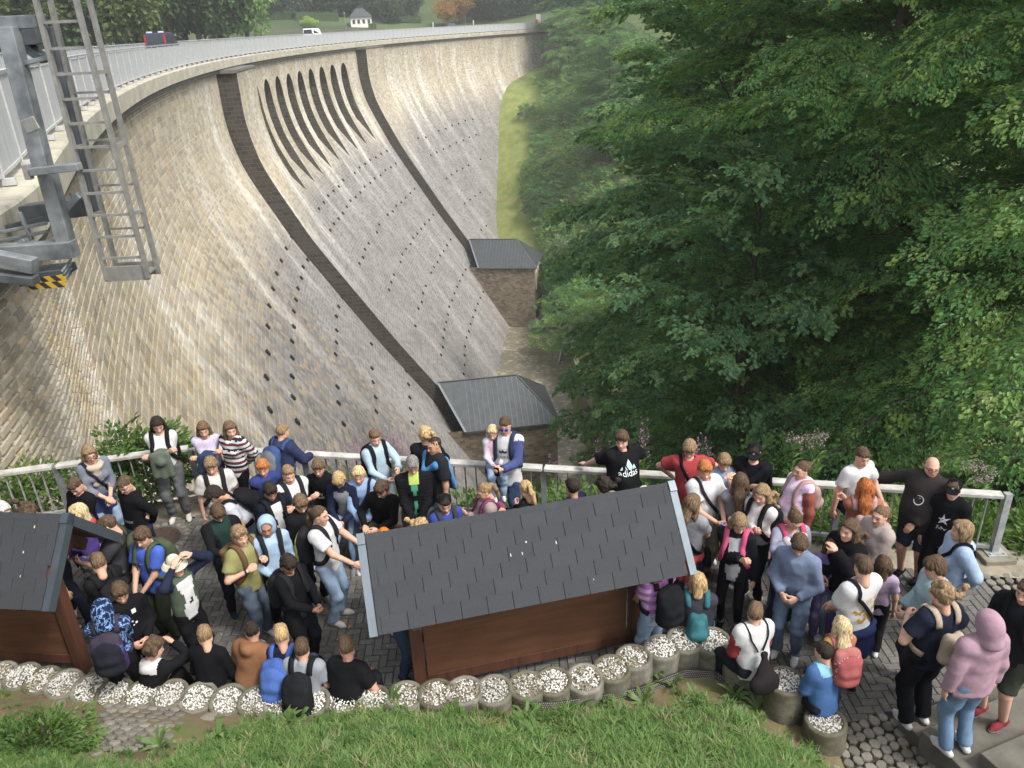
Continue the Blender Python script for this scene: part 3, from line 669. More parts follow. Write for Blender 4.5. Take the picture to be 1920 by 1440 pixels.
SP_CHERRY = [src(spray_mesh('cherry_spray', ML_CHERRY, 26, .7, .45, .15, .065, .25, s, .5)) for s in (6,)]
SP_RED = [src(spray_mesh('copper_spray', ML_RED, 40, .66, .55, .10, .065, .12, s)) for s in (8,)]

def tree(name, label, base, height, radius, sprays, crown0=.12, nlimb=46, seed=0, droop=1.0, elev=.5, group='trees on the slope beside the dam', spray=1.0, lean=(0, 0), bark=None, dens=1.0, topr=.25):
    g = np.random.default_rng(seed); base = np.array(base, float); bark = bark or MAT_BARK
    o = thing(name, label, 'tree', base, 0, group)
    top = np.array([lean[0], lean[1], height]); tp = [np.array([0, 0, -1.0])]
    for k in range(1, 9):
        f = k / 8; tp.append(top * f + np.array([g.normal(0, .12), g.normal(0, .12), 0]) * (1 - f) * 2)
    tp = np.array(tp); r0 = .017 * height + .06; mb = MB(); mb.tube(tp, r0 * (1 - .93 * np.linspace(0, 1, 9) ** .9) * np.where(np.arange(9) == 0, 1.5, 1), 10)
    mb.build('trunk', bark, o, smooth=True)
    lb = MB(); PP, FF, UU = [], [], []; ga = g.uniform(0, 6)
    for i in range(nlimb):
        f = crown0 + (1 - crown0) * ((i + g.uniform(0, .9)) / nlimb); ga += 2.39996 + g.normal(0, .25)
        t_ = (f - crown0) / (1 - crown0); pr = math.sqrt(max(.06, 1 - ((t_ - .38) / .70) ** 2))
        L = radius * pr * g.uniform(.72, 1.12)
        st = np.array([np.interp(f * 8 + 0, np.arange(9), tp[:, k]) for k in range(3)])
        e0 = elev * g.uniform(.5, 1.3) + .75 * t_ ** 2; n = 9; pts = [st]; az = ga
        for k in range(1, n):
            e = e0 - (k / (n - 1)) ** 1.3 * droop * g.uniform(.7, 1.1); az += g.normal(0, .10); d_ = np.array([math.cos(az) * math.cos(e), math.sin(az) * math.cos(e), math.sin(e)]); pts.append(pts[-1] + d_ * L / (n - 1))
        pts = np.array(pts); rl = np.linspace(max(.02, r0 * .20 * (1 - .6 * f)), .008, n); lb.tube(pts, rl, 5, cap=False)
        # layered fronds to both sides of the limb
        seglen = np.concatenate([[0], np.cumsum(np.linalg.norm(np.diff(pts, axis=0), axis=1))]); tot = seglen[-1]
        x = tot * .16
        while x < tot:
            p = np.array([np.interp(x, seglen, pts[:, k]) for k in range(3)]); i1 = min(n - 2, int(x / tot * (n - 1))); fwd = unit(pts[i1 + 1] - pts[i1])
            side = unit(np.cross(fwd, [0, 0, 1.0])); sl = tot * .40 * (1 - (x / tot) ** 1.5 * .75) * g.uniform(.7, 1.15)
            PP.append(p + np.array([0, 0, .10])); FF.append(unit(fwd + g.normal(0, .25, 3))); UU.append(unit(np.array([g.normal(0, .2), g.normal(0, .2), 1])))
            for sg in (-1, 1):
                tw = unit(fwd * .75 + side * sg); y = .12
                while y < sl:
                    q_ = p + tw * y + np.array([0, 0, -.07 * y * y * droop + g.normal(0, .16)])
                    PP.append(q_); FF.append(unit(tw + fwd * .35 + np.array([g.normal(0, .3), g.normal(0, .3), -.20 - .10 * y * droop + g.normal(0, .22)]))); UU.append(unit(np.array([g.normal(0, .28), g.normal(0, .28), 1]) + fwd * -.1 + .25 * unit(pts[-1] - st)))
                    y += .44 / dens * g.uniform(.8, 1.25)
                    if sl > .9 and y > .7 and g.random() < .0: break
            x += .42 / dens * g.uniform(.8, 1.2)
        PP.append(pts[-1]); FF.append(fwd); UU.append(np.array([0, 0, 1.0]))
    lb.build('branches', bark, o, smooth=True)
    PP, FF, UU = map(np.array, (PP, FF, UU)); E = frame_euler(FF, UU); sz = g.uniform(.75, 1.25, len(PP)) * spray
    # leaves that would stand over the plaza are left out
    wp = PP + base; ok = (wp[:, 1] > np.where(wp[:, 0] < -4.8, 11.2, 10.9 - (wp[:, 0] + 4.8) * .18)) & (wp[:, 2] > hgt0(wp[:, 0], wp[:, 1]) - .2)
    k = len(sprays); sel = g.integers(0, k, len(PP))
    for j, so in enumerate(sprays):
        mk = ok & (sel == j)
        if mk.any(): scatter('crown', so, PP[mk], E[mk], sz[mk], o)
    return o, int(ok.sum())
NS = 0
def T(*a, **k):
    global NS
    o, n = tree(*a, **k); NS += n; return o
def zb(x, y): return float(hgt0(x, y)) - .3
# the big trees to the right of the dam
T('beech_tree', 'big beech with drooping layered branches right behind the right end of the fence', (13.5, 17.5, zb(13.5, 17.5)), 19, 8.6, SP_BEECH, .10, 60, 1, 1.15, .55, dens=1.0)
T('beech_tree', 'bright beech with long leafy boughs in the middle of the tree mass', (12.0, 25.5, zb(12, 25.5)), 27, 8.8, SP_BEECH, .12, 60, 2, 1.2, .55)
T('maple_tree', 'broad leaved maple at the left edge of the tree mass near the channel', (9.0, 31.5, zb(9, 31.5)), 27, 7.3, SP_MAPLE, .10, 56, 3, 1.0, .5)
T('dark_tree', 'dark leaved tree low behind the fence between channel and beeches', (7.0, 21.5, zb(7, 21.5)), 12.5, 4.6, SP_DARK + SP_MAPLE[:1], .08, 44, 4, 1.0, .5)
T('cherry_tree', 'lighter cherry tree with long narrow leaves high in the middle of the tree mass', (16.5, 32, zb(16.5, 32)), 32, 8.2, SP_CHERRY + SP_MAPLE[:1], .2, 54, 5, 1.1, .45, bark=MAT_BARKD)
T('beech_tree', 'tall beech filling the upper right corner with a dark bare trunk below', (22, 27, zb(22, 27)), 29, 9, SP_BEECH, .18, 56, 6, 1.1, .5, bark=MAT_BARKD)
T('maple_tree', 'maple with yellowish seed clusters at the upper left of the tree mass', (10.5, 44, zb(10.5, 44)), 41, 7.8, SP_MAPLE, .15, 54, 7, 1.0, .5, spray=1.25)
T('beech_tree', 'beech beyond the right edge with only its boughs reaching into view', (22.5, 17, zb(22.5, 17)), 20, 8.5, SP_BEECH, .10, 50, 8, 1.1, .5)
T('dark_tree', 'dark tree standing deep between the maples and beeches', (20, 41, zb(20, 41)), 38, 8.5, SP_DARK, .12, 50, 9, 1.0, .5, spray=1.3)
T('maple_tree', 'grey green maple beside the far end of the channel', (21, 62, zb(21, 62)), 44, 8, SP_MAPLE, .1, 46, 10, 1.0, .5, spray=1.5, dens=.8)
T('dark_tree', 'tall tree behind the maple on the far right of the valley', (26, 58, zb(26, 58)), 36, 10, SP_DARK, .12, 46, 11, 1.0, .5, spray=1.7, dens=.7)
T('maple_tree', 'pale green tree at the top left corner of the tree mass by the dam end', (23, 95, zb(23, 95)), 52, 9.5, SP_MAPLE, .12, 50, 12, 1.0, .5, spray=1.9, dens=.62)
T('copper_tree', 'dull copper leaved tree at the left edge of the tree mass', (19.5, 76, zb(19.5, 76)), 34, 7, SP_RED, .1, 40, 13, 1.0, .5, spray=1.8, dens=.65)
T('maple_tree', 'tree at the far abutment hiding the right end of the dam crest', (20.5, 256, zb(20.5, 256)), 21, 8.5, SP_MAPLE, .1, 44, 14, 1.0, .5, spray=2.2, dens=.5)
T('pale_tree', 'pale feathery tree on the slope below the far end of the dam', (20, 240, zb(20, 240)), 15, 6.5, SP_CHERRY, .08, 40, 15, .9, .5, spray=2.2, dens=.5)
T('dark_tree', 'dark tree on the far abutment behind the pale feathery tree', (31, 246, zb(31, 246)), 27, 11, SP_DARK, .1, 44, 16, 1.0, .5, spray=2.6, dens=.42)
T('maple_tree', 'broad green tree right beside the far end of the dam crest', (27, 264, zb(27, 264)), 26, 10, SP_MAPLE, .1, 44, 24, 1.0, .5, spray=2.6, dens=.45)
T('dark_tree', 'dark green tree on the slope between the copper tree and the pale feathery tree', (24, 182, zb(24, 182)), 24, 8, SP_DARK, .08, 44, 25, 1.0, .5, spray=2.3, dens=.5)
T('beech_tree', 'light green tree halfway down the far slope above the shrubs', (25, 208, zb(25, 208)), 22, 8.5, SP_BEECH, .08, 44, 26, 1.0, .5, spray=2.4, dens=.5)
T('maple_tree', 'maple leaning over the channel wall between the two gatehouses', (20.5, 100, zb(20.5, 100)), 27, 7.5, SP_MAPLE, .08, 44, 27, 1.0, .5, spray=1.8, dens=.62)
T('dark_tree', 'dark tree over the channel bank just beyond the nearer gatehouse', (20, 80, zb(20, 80)), 30, 7, SP_DARK, .08, 44, 28, 1.0, .5, spray=1.7, dens=.66)
T('beech_tree', 'light green tree beside the farther gatehouse', (21.5, 124, zb(21.5, 124)), 22, 7.5, SP_BEECH, .06, 44, 29, 1.0, .5, spray=2.1, dens=.55)
# shrubs along the grass strip of the far abutment
def shrub(name, label, x, y, r, h, so, seed, group=None, n=None, sp=1.0, z=None):
    g = np.random.default_rng(seed); z = float(hgt0(x, y)) if z is None else z; o = thing(name, label, 'shrub', (x, y, z - .1), 0, group)
    mb = MB()
    for k in range(5):
        a = k * 1.3 + g.uniform(0, 1); mb.tube([(0, 0, 0), (math.cos(a) * r * .3, math.sin(a) * r * .3, h * .5), (math.cos(a) * r * .6, math.sin(a) * r * .6, h * .85)], [.05, .03, .01], 5)
    mb.build('stems', MAT_BARKD, o)
    n = n or int(40 * (r / sp) ** 2 * (1 + h / r)); u = g.normal(size=(n, 3)); u /= np.linalg.norm(u, axis=1)[:, None]; u[:, 2] = abs(u[:, 2])
    rad = g.uniform(.55, 1, n) ** .5 * (1 + .22 * np.sin(u[:, 0] * 5 + seed) * np.sin(u[:, 1] * 4 + 1)); P = u * np.array([r, r, h]) * rad[:, None]
    scatter('foliage', so, P, frame_euler(u + g.normal(0, .35, (n, 3)) - [0, 0, .25], np.array([0, 0, 1.0]) + u * .6 + g.normal(0, .2, (n, 3))), g.uniform(.8, 1.25, n) * sp, o); return o
SG = 'shrubs beside the grass strip of the far abutment'
for i, (px, py, zz, r, h, so) in enumerate(((1010, 330, -22, 4.0, 4.5, SP_DARK[0]), (1040, 380, -27, 4, 4.5, SP_BEECH[0]), (1015, 230, -14, 4.5, 4.5, SP_DARK[0]), (1062, 430, -33, 4, 5.5, SP_RED[0]), (1040, 290, -17, 4, 5, SP_DARK[0]), (1000, 190, -10, 3.5, 3.0, SP_BEECH[1]), (1050, 200, -9, 4.5, 5, SP_MAPLE[0]), (1065, 500, -40, 3.5, 5, SP_DARK[0]), (1035, 450, -35, 3, 3.2, SP_BEECH[1]), (985, 130, -5, 2.2, 3, SP_DARK[0]))):
    p = at_z(px, py, zz)
    lab = ['dark shrub right of the steep grass strip', 'mid green shrub right of the steep grass strip', 'dark shrub near the upper part of the grass strip', 'bluish copper shrub behind the farther gatehouse', 'second dark shrub halfway up the grass strip', 'low green shrub beside the top of the grass strip', 'broad leaved shrub under the trees by the grass strip', 'dark shrub close behind the farther gatehouse', 'small green shrub above the farther gatehouse', 'dark bush against the far end of the dam wall'][i]
    shrub('shrub', lab, p[0], p[1], r, h, so, 40 + i, SG, sp=1.9)
n = 7500; g = np.random.default_rng(8); ux = g.uniform(0, 40, n); uy = g.uniform(128, 268, n); kk = inward(ux, uy) > prof(ZL - hgt0(ux, uy)) + 10.5 + 2 * np.sin(uy * .12) + 1.5 * np.sin(uy * .31); ux, uy = ux[kk], uy[kk]; n = len(ux); uz = hgt0(ux, uy) + g.uniform(0, 1, n) * (1.2 + 2.2 * np.clip(np.sin(ux * .5) * np.sin(uy * .21) + .3, 0, 1))
tag(scatter('scrub', SP_BEECH[0], np.stack([ux, uy, uz], 1), frame_euler(np.stack([g.normal(0, 1, n), g.normal(-.5, 1, n), g.uniform(-.2, .6, n)], 1), np.array([0, -.3, 1.0]) + g.normal(0, .3, (n, 3))), g.uniform(2.5, 4.0, n)), 'low green scrub covering the slope right of the grass strip', 'scrub')
# undergrowth: a mass of leaves on the slope below the fence and under the trees
g = np.random.default_rng(5)
SP_NET = src(spray_mesh('nettle_spray', ML_NETTLE, 26, .42, .42, .10, .06, .12, 11, .5))
n = 5200; ux = g.uniform(-8.5, 9.5, n); uy = np.where(ux < -4.8, 10.42 + (ux + 4.8) * .2, 10.42 - (ux + 4.8) * .206) + .25 + g.gamma(1.5, 1.1, n)
hh = np.clip(.25 + .35 * np.sin(ux * 1.1) * np.sin(uy * 1.3 + ux) + .35, .05, 1.0) * np.clip((uy - 10) / 1.5, .3, 1); uz = hgt0(ux, uy) + g.uniform(0, 1, n) * hh
kk = uz < .75; ux, uy, uz = ux[kk], uy[kk], uz[kk]; n = len(ux); fw = np.stack([g.normal(0, 1, n), g.normal(-.3, 1, n), g.uniform(0, .9, n)], 1)
tag(scatter('undergrowth', SP_NET, np.stack([ux, uy, uz], 1), frame_euler(fw, np.array([0, 0, 1.0]) + g.normal(0, .35, (n, 3))), g.uniform(.7, 1.3, n)), 'nettles and weeds growing on the slope behind the fence', 'weeds')
n = 9000; ux = g.uniform(0, 45, n); uy = g.uniform(11.5, 62, n); uz = hgt0(ux, uy) + g.uniform(0, 1.4, n); kk = (inward(ux, uy) > CH_S + 1); ux, uy, uz = ux[kk], uy[kk], uz[kk]; n = len(ux)
tag(scatter('ground_cover', SP_DARK[0], np.stack([ux, uy, uz], 1), frame_euler(np.stack([g.normal(0, 1, n), g.normal(-.3, 1, n), g.uniform(-.2, .5, n)], 1), np.array([0, -.3, 1.0]) + g.normal(0, .3, (n, 3))), g.uniform(1.2, 2.2, n)), 'dark leafy ground cover on the slope under the trees', 'ground cover')
# ================================================================ THE VIEWING PLAZA
def A3(*v): return unit(np.array(v, float))
def inpoly(x, y, P):
    x = np.asarray(x); y = np.asarray(y); c = np.zeros(x.shape, bool); n = len(P)
    for i in range(n):
        (x1, y1), (x2, y2) = P[i], P[i - 1]
        c ^= ((y1 > y) != (y2 > y)) & (x < (x2 - x1) * (y - y1) / (y2 - y1 + 1e-12) + x1)
    return c
def px2(x, y, z=0.0): return tuple(at_z(x, y, z)[:2])
MAT_SOIL = M('joint_soil', (.045, .04, .032), .95, .3, 8, .4, 60, .006)
MAT_EDGE = M('worn_concrete_edge', (.25, .22, .165), .95, .4, 3, .5, 30, .01)
PL_LINE = [(-8.5, 6.75)] + [px2(x, y, .5) for x, y in ((40, 1262), (220, 1286), (428, 1300), (646, 1304), (872, 1292), (1040, 1274), (1190, 1231), (1280, 1193), (1335, 1193), (1475, 1275), (1553, 1350))]
plx = np.array([p[0] for p in PL_LINE]); ply = np.array([p[1] for p in PL_LINE])
_plc = [tuple(p) for p in PL_LINE[:10]]
def pl_y(x): return np.interp(x, [p[0] for p in _plc] + [2.57, 2.85, 3.6, 4.2, 6], [p[1] for p in _plc] + [5.8, 5.3, 5.55, 5.6, 5.7])
def fence_y(x): return np.where(np.asarray(x) < -4.8, 10.42 + (np.asarray(x) + 4.8) * .2, 10.42 - (np.asarray(x) + 4.8) * .206)
mb = MB(); mb.add([(-9.2, 5.2, -.05), (9, 4.2, -.05), (9, 7.65, -.05), (6.6, 8.25, -.05), (-4.8, 10.6, -.05), (-9.2, 9.75, -.05)], [[0, 1, 2, 3, 4, 5]])
mb.build('plaza_ground', MAT_SOIL, None, kind='structure')
# pale worn strip under the fence
mb = MB(); xs_ = np.concatenate([np.arange(-8.6, 6.61, .2)]); V = np.zeros((len(xs_), 3, 3)); V[:, :, 0] = xs_[:, None]
V[:, 0, 1] = fence_y(xs_) - .42; V[:, 1, 1] = fence_y(xs_) - .1; V[:, 2, 1] = fence_y(xs_) + .22; V[:, :, 2] = rng.uniform(-.02, .012, V.shape[:2]) + np.array([-.008, .01, -.03])
mb.grid(V); mb.build('fence_footing', MAT_EDGE, None, kind='structure')
# herringbone pavers
tp = NT('concrete_paver'); co = tp.coord('Object'); r0_ = tp.rnd()
c = tp.ramp(tp.noise(co, 30, 4), [(.35, (.095, .091, .083)), (.7, (.15, .144, .13))])
hh_ = tp.n('ShaderNodeHueSaturation'); tp.L(c, hh_.inputs['Color']); tp.L(tp.math('MULTIPLY_ADD', tp.attr('rnd', 'Fac'), .5, .75), hh_.inputs['Value'])
sp_ = tp.ramp(tp.noise(tp.mapping(tp.n('ShaderNodeNewGeometry').outputs['Position'], (1, 1, 1)), 34, 1), [(.735, 0.0), (.75, .8)])
big = tp.ramp(tp.noise(tp.n('ShaderNodeNewGeometry').outputs['Position'], .8, 3), [(.4, 0.0), (.7, .35)])
c = tp.mix(big, hh_.outputs[0], (.06, .058, .05)); c = tp.mix(sp_, c, (.50, .49, .45)); tp.bump(tp.noise(co, 90, 2), .25, .003); MAT_PAVER = tp.done(c, .85)
_pa, _pb = at_z(704.2, 1209.2, 0), at_z(732.8, 1207.6, 0); PANG = math.atan2(_pb[1] - _pa[1], _pb[0] - _pa[0])
PAVE = [(-8.7, 6.2), (-8.7, 9.2), (-4.85, 9.98), (4.55, 8.06), px2(1838, 1085), px2(1925, 1150), (6.9, 6.9), (6.2, 5.9), px2(1790, 1308), px2(1690, 1334), px2(1602, 1352), (2.95, 5.5), (2.2, 6.2)] + [(x, float(pl_y(x)) - .05) for x in np.linspace(2.0, -8.0, 20)]
PLn, PWd, GAP = .184, .092, .007
ca, sa = math.cos(PANG), math.sin(PANG); pav = []
for i in range(-110, 110):
    for j in range(-90, 90):
        # herringbone: pairs stepping diagonally
        for (u, v, lu, lv) in ((i * PWd + j * 2 * PWd * 1.0, i * PWd - 0.0, PLn, PWd), ):
            pass
for n_ in range(-60, 120):
    for m_ in range(-60, 120):
        pav.append((n_ * PWd + m_ * 2 * PWd, n_ * PWd - m_ * 2 * PWd, PLn, PWd))
        pav.append((n_ * PWd + m_ * 2 * PWd + 2 * PWd, n_ * PWd - m_ * 2 * PWd - PWd + 0.0, PWd, PLn))
pav = np.array(pav); cu, cv = pav[:, 0] + pav[:, 2] / 2, pav[:, 1] + pav[:, 3] / 2
wx, wy = cu * ca - cv * sa, 7.6 + cu * sa + cv * ca; ok = inpoly(wx, wy, PAVE); pav, wx, wy = pav[ok], wx[ok], wy[ok]
q = np.stack([wx, wy, 0 * wx - CAMZ], 1); zf = q @ FWD; ppx = 960 + FPX * (q @ RGT) / zf; ppy = 720 - FPX * (q @ UPV) / zf
vis = (ppx > -30) & (ppx < 1950) & (ppy < 1460); pav, wx, wy, ppx, ppy = pav[vis], wx[vis], wy[vis], ppx[vis], ppy[vis]
plaza = thing('paving', 'dark grey herringbone block paving of the viewing plaza', 'paving', (0, 0, 0))
def paver_block(mbx, lu, lv, c0, r, z=0.0, tilt=None):
    b = .006; hx, hy = lu / 2 - GAP / 2, lv / 2 - GAP / 2
    V = np.array([(-hx, -hy, -.06), (hx, -hy, -.06), (hx, hy, -.06), (-hx, hy, -.06), (-hx, -hy, -b), (hx, -hy, -b), (hx, hy, -b), (-hx, hy, -b), (-hx + b, -hy + b, 0), (hx - b, -hy + b, 0), (hx - b, hy - b, 0), (-hx + b, hy - b, 0)])
    if tilt is not None: V[:, 2] += V[:, 0] * tilt[0] + V[:, 1] * tilt[1]
    V = np.stack([V[:, 0] * ca - V[:, 1] * sa, V[:, 0] * sa + V[:, 1] * ca, V[:, 2]], 1) + np.array([*c0, z])
    F = [[8, 9, 10, 11]] + [[a, (a + 1) % 4 + (a // 4) * 4, (a + 1) % 4 + (a // 4 + 1) * 4, a + 4] for a in (0, 1, 2, 3)] + [[4 + k, 4 + (k + 1) % 4, 8 + (k + 1) % 4, 8 + k] for k in range(4)]
    mbx.add(V, F)
def paver_mesh(idx):
    m_ = MB(); rv = []
    for i in idx:
        paver_block(m_, pav[i, 2], pav[i, 3], (wx[i], wy[i]), 0, rng.normal(0, .0015), rng.normal(0, .008, 2)); rv += [rng.random()] * 12
    me = m_.mesh('paver', MAT_PAVER); at = me.attributes.new('rnd', 'FLOAT', 'POINT'); at.data.foreach_set('value', rv); return me
openp = ((ppx > 560) & (ppx < 800) & (ppy > 1080) & (ppy < 1290)) | ((ppx > 120) & (ppx < 620) & (ppy > 960)) | ((ppx > 1340) & (ppy > 1100))
po = np.argsort(-(ppy + 2000 * openp))
for i in po[:300]: link('paver', paver_mesh([i]), plaza)
link('pavers', paver_mesh(po[300:]), plaza, kind='stuff')
# round drain cover with a ring of setts
dc = at_z(298, 1012, 0); drain = thing('drain_cover', 'round iron drain cover in a ring of small setts by the fence', 'drain cover', dc)
MAT_IRON = M('rusty_iron', (.07, .05, .04), .8, .3, 20, .4, 60, .01, metal=.3); MAT_COB = M('sett_stone', (.19, .175, .145), .9, .3, 14, .5, 50, .01, rnd=.28)
mb = MB(); mb.lathe([(.30, .0), (.30, .012), (.25, .014), (.245, .008), (.02, .008)], n=28); mb.build('lid', MAT_IRON, drain)

def cob_mesh(seed, s=1.0, h=.05):
    g = np.random.default_rng(seed); m_ = MB(); n = 8; a = np.linspace(0, 2 * PI, n, endpoint=False) + PI / 8
    r = .5 * np.maximum(abs(np.cos(a)), abs(np.sin(a))) ** -1 * g.uniform(.86, 1.03, n); ring = lambda k, z: np.stack([np.cos(a) * r * k, np.sin(a) * r * k, np.full(n, z) + g.normal(0, .002, n)], 1)
    V = np.vstack([ring(1, -.5), ring(1, -.16), ring(.88, -.0), [[0, 0, .03]]]); F = []
    for L_ in range(2): F += [[L_ * n + i, L_ * n + (i + 1) % n, (L_ + 1) * n + (i + 1) % n, (L_ + 1) * n + i] for i in range(n)]
    F += [[2 * n + i, 2 * n + (i + 1) % n, 3 * n] for i in range(n)]
    m_.add(V, F); return m_.mesh('cobble', MAT_COB, False)
COBS = [cob_mesh(s) for s in range(6)]
def cobbles(root, pts, zfun, size, ang, jit=.12):
    for (x, y) in pts:
        k = size * rng.uniform(.86, 1.0); o = link('cobble', COBS[rng.integers(6)], root)
        e = .05; gx, gy = (zfun(x + e, y) - zfun(x - e, y)) / (2 * e), (zfun(x, y + e) - zfun(x, y - e)) / (2 * e)
        nrm = unit(np.array([-gx, -gy, 1.0])); th_ = ang + rng.normal(0, jit); t1 = np.array([math.cos(th_), math.sin(th_), 0]); t1 = unit(t1 - nrm * (t1 @ nrm)); t2 = np.cross(nrm, t1)
        kk = (k * rng.uniform(.9, 1.12), k * rng.uniform(.85, 1.05), .06)
        o.matrix_world = Matrix(((t1[0] * kk[0], t2[0] * kk[1], nrm[0] * kk[2], x), (t1[1] * kk[0], t2[1] * kk[1], nrm[1] * kk[2], y), (t1[2] * kk[0], t2[2] * kk[1], nrm[2] * kk[2], zfun(x, y) + .012), (0, 0, 0, 1)))
cobbles(drain, [(dc[0] * 0 + math.cos(a) * .38, math.sin(a) * .38) for a in np.linspace(0, 2 * PI, 22, endpoint=False)], lambda x, y: 0.0, .095, 0, .5)

# ---------------------------------------------------------------- hillside in front, stairs, setts
def hill_z(x, y):
    x = np.asarray(x, float); y = np.asarray(y, float); b = np.interp(x, [-7, -1.5, .3, 1.2, 2.2, 3.0, 4, 7], [.40, .37, .27, .17, .10, .04, .0, .0]); d_ = np.maximum(pl_y(x) - np.interp(x, [0, 1.2], [.10, .30]) - y, 0)
    return b + d_ * np.interp(d_, [0, .5, 3], [.46, .60, .62]) * np.interp(x, [-.5, 1.6], [1, .62])
def on_hill(px_, py_):
    p = at_z(px_, py_, .5)
    for _ in range(12): p = at_z(px_, py_, float(hill_z(p[0], p[1])) * .6 + p[2] * .4)
    return p
def hp2(px_, py_): return tuple(on_hill(px_, py_)[:2])
xs_ = np.arange(-7.5, 6.6, .12); V = np.zeros((len(xs_), 34, 3))
for j, f in enumerate(np.linspace(0, 1, 34)):
    y = pl_y(xs_) + .02 - f * 3.6; V[:, j] = np.stack([xs_, y, hill_z(xs_, y) + .02 * np.sin(xs_ * 4 + y * 5) * min(1, f * 8) + rng.normal(0, .006, len(xs_)) - .004], -1)
inst = inpoly(V[:, :, 0], V[:, :, 1], [px2(1600, 1350, .02), px2(1700, 1335, .1), (5.4, 6.2), (8, 6), (8, 2), (3.2, 2), px2(1590, 1440, .3)])
V[:, :, 2] = np.where(inst, V[:, :, 2] - .35, V[:, :, 2])
t = NT('hillside_soil'); co = t.coord('Object'); c = t.ramp(t.noise(co, 2.2, 5), [(.32, (.10, .075, .045)), (.5, (.16, .125, .07)), (.62, (.13, .135, .05)), (.75, (.11, .13, .045))]); t.bump(t.noise(co, 45, 4), .6, .01); MAT_HS = t.done(c, .95)
mb = MB(); mb.grid(V); mb.build('grass_slope', MAT_HS, None, smooth=True, kind='structure')
# stone steps in the lower right corner
MAT_STEP = M('step_concrete', (.10, .092, .075), .9, .25, 4, .5, 70, .008, tint=(.155, .145, .12))
stair = thing('stone_staircase', 'broad grey concrete steps coming up from the plaza in the lower right corner', 'stairs')
E1 = np.array([math.cos(math.radians(20)), math.sin(math.radians(20)), 0]); E2 = np.array([E1[1], -E1[0], 0])
for (px_, py_, zt, L_) in ((1686, 1347, .14, 2.6), (1727, 1369, .29, 2.6), (1838, 1411, .45, 2.4), (1950, 1470, .61, 2.2)):
    c0 = at_z(px_, py_, zt); m_ = MB(); P0 = [c0, c0 + E1 * L_, c0 + E1 * L_ + E2 * 1.1, c0 + E2 * 1.1]
    m_.prism([p + np.array([0, 0, -.34]) for p in P0], (0, 0, 0), (0, 0, .34)); add_bevel(m_.build('step', MAT_STEP, stair), .012, 2)
def ramp_z(x, y): return hill_z(x, y) - .02
cob = thing('cobbled_ramp', 'uneven grey cobbles between the steps and the grass', 'cobbles')
RP = [px2(1602, 1356), px2(1690, 1336), px2(1703, 1352, .05), px2(1740, 1400, .15), px2(1905, 1460, .3), px2(1880, 1520, .5), px2(1600, 1520, .6), px2(1585, 1420, .3), px2(1560, 1372, .1)]
pts = []
for i in range(-40, 40):
    for j in range(-40, 40):
        u, v = i * .112 + (j % 2) * .05, j * .104; x, y = 3.6 + u * math.cos(.35) - v * math.sin(.35), 5.2 + u * math.sin(.35) + v * math.cos(.35)
        if inpoly(np.array(x), np.array(y), RP): pts.append((x + rng.normal(0, .007), y + rng.normal(0, .007)))
cobbles(cob, pts, ramp_z, .114, .35)
mb = MB(); mb.add([(p[0], p[1], float(ramp_z(*p)) - .03) for p in RP], [list(range(len(RP)))]); mb.build('bed', MAT_SOIL, cob)
cob2 = thing('cobbled_edge', 'band of brown cobbles along the right end of the plaza', 'cobbles')
RP2 = [px2(1800, 1030), px2(1866, 1040), px2(1925, 1085), px2(1960, 1190), px2(1925, 1152), px2(1838, 1088)]; pts = []
for i in range(-30, 30):
    for j in range(-30, 30):
        x, y = 5.9 + i * .118 * ca - j * .108 * sa, 7.7 + i * .118 * sa + j * .108 * ca
        if inpoly(np.array(x), np.array(y), RP2): pts.append((x + rng.normal(0, .008), y + rng.normal(0, .008)))
cobbles(cob2, pts, lambda x, y: 0.0 * x - .012, .112, PANG)
# sunken patch of setts among the grass at the lower left
patch = thing('sett_patch', 'small square patch of light setts in the grass at the lower left', 'cobbles')
RP3 = [hp2(205, 1316), hp2(352, 1330), hp2(322, 1388), hp2(262, 1408), hp2(158, 1415)]; pts = []
d1 = unit(np.array([*hp2(352, 1330), 0]) - np.array([*hp2(205, 1316), 0])); an3 = math.atan2(d1[1], d1[0]) + .06
for i in range(-14, 14):
    for j in range(-14, 14):
        c3 = np.mean(RP3, axis=0); x, y = c3[0] + i * .118 * math.cos(an3) - j * .108 * math.sin(an3), c3[1] + i * .118 * math.sin(an3) + j * .108 * math.cos(an3)
        if inpoly(np.array(x), np.array(y), RP3): pts.append((x + rng.normal(0, .006), y + rng.normal(0, .006)))
cobbles(patch, pts, lambda x, y: float(hill_z(x, y)) + .012, .112, an3)
MAT_ROCK = M('field_stone', (.20, .18, .14), .95, .3, 10, .6, 40, .01)
def rock(label, px_, py_, z, r, seed, sq=.7):
    g = np.random.default_rng(seed); bm = bmesh.new(); bmesh.ops.create_icosphere(bm, subdivisions=2, radius=1)
    for v in bm.verts:
        n = v.co.copy(); v.co *= 1 + .16 * math.sin(n.x * 3 + seed) * math.cos(n.y * 2.5 + seed * 2) + g.normal(0, .05)
    me = D.meshes.new('rock'); bm.to_mesh(me); bm.free(); me.materials.append(MAT_ROCK); o = link('rock', me, None, at_z(px_, py_, z) if px_ > 1000 else on_hill(px_, py_)); o.scale = (r, r * .8, r * sq); return tag(o, label, 'stone')
rock('rounded grey boulder beside the drawstring bag under the last planters', 1383, 1278, .15, .13, 2, .9)
rock('pale flat stone in the grass left of the setts', 110, 1322, .52, .075, 3, .4)
rock('pale flat stone in the grass right of the setts', 388, 1347, .58, .08, 4, .35)
rock('small pale stone next to the flat stone in the grass', 402, 1338, .55, .05, 5, .4)

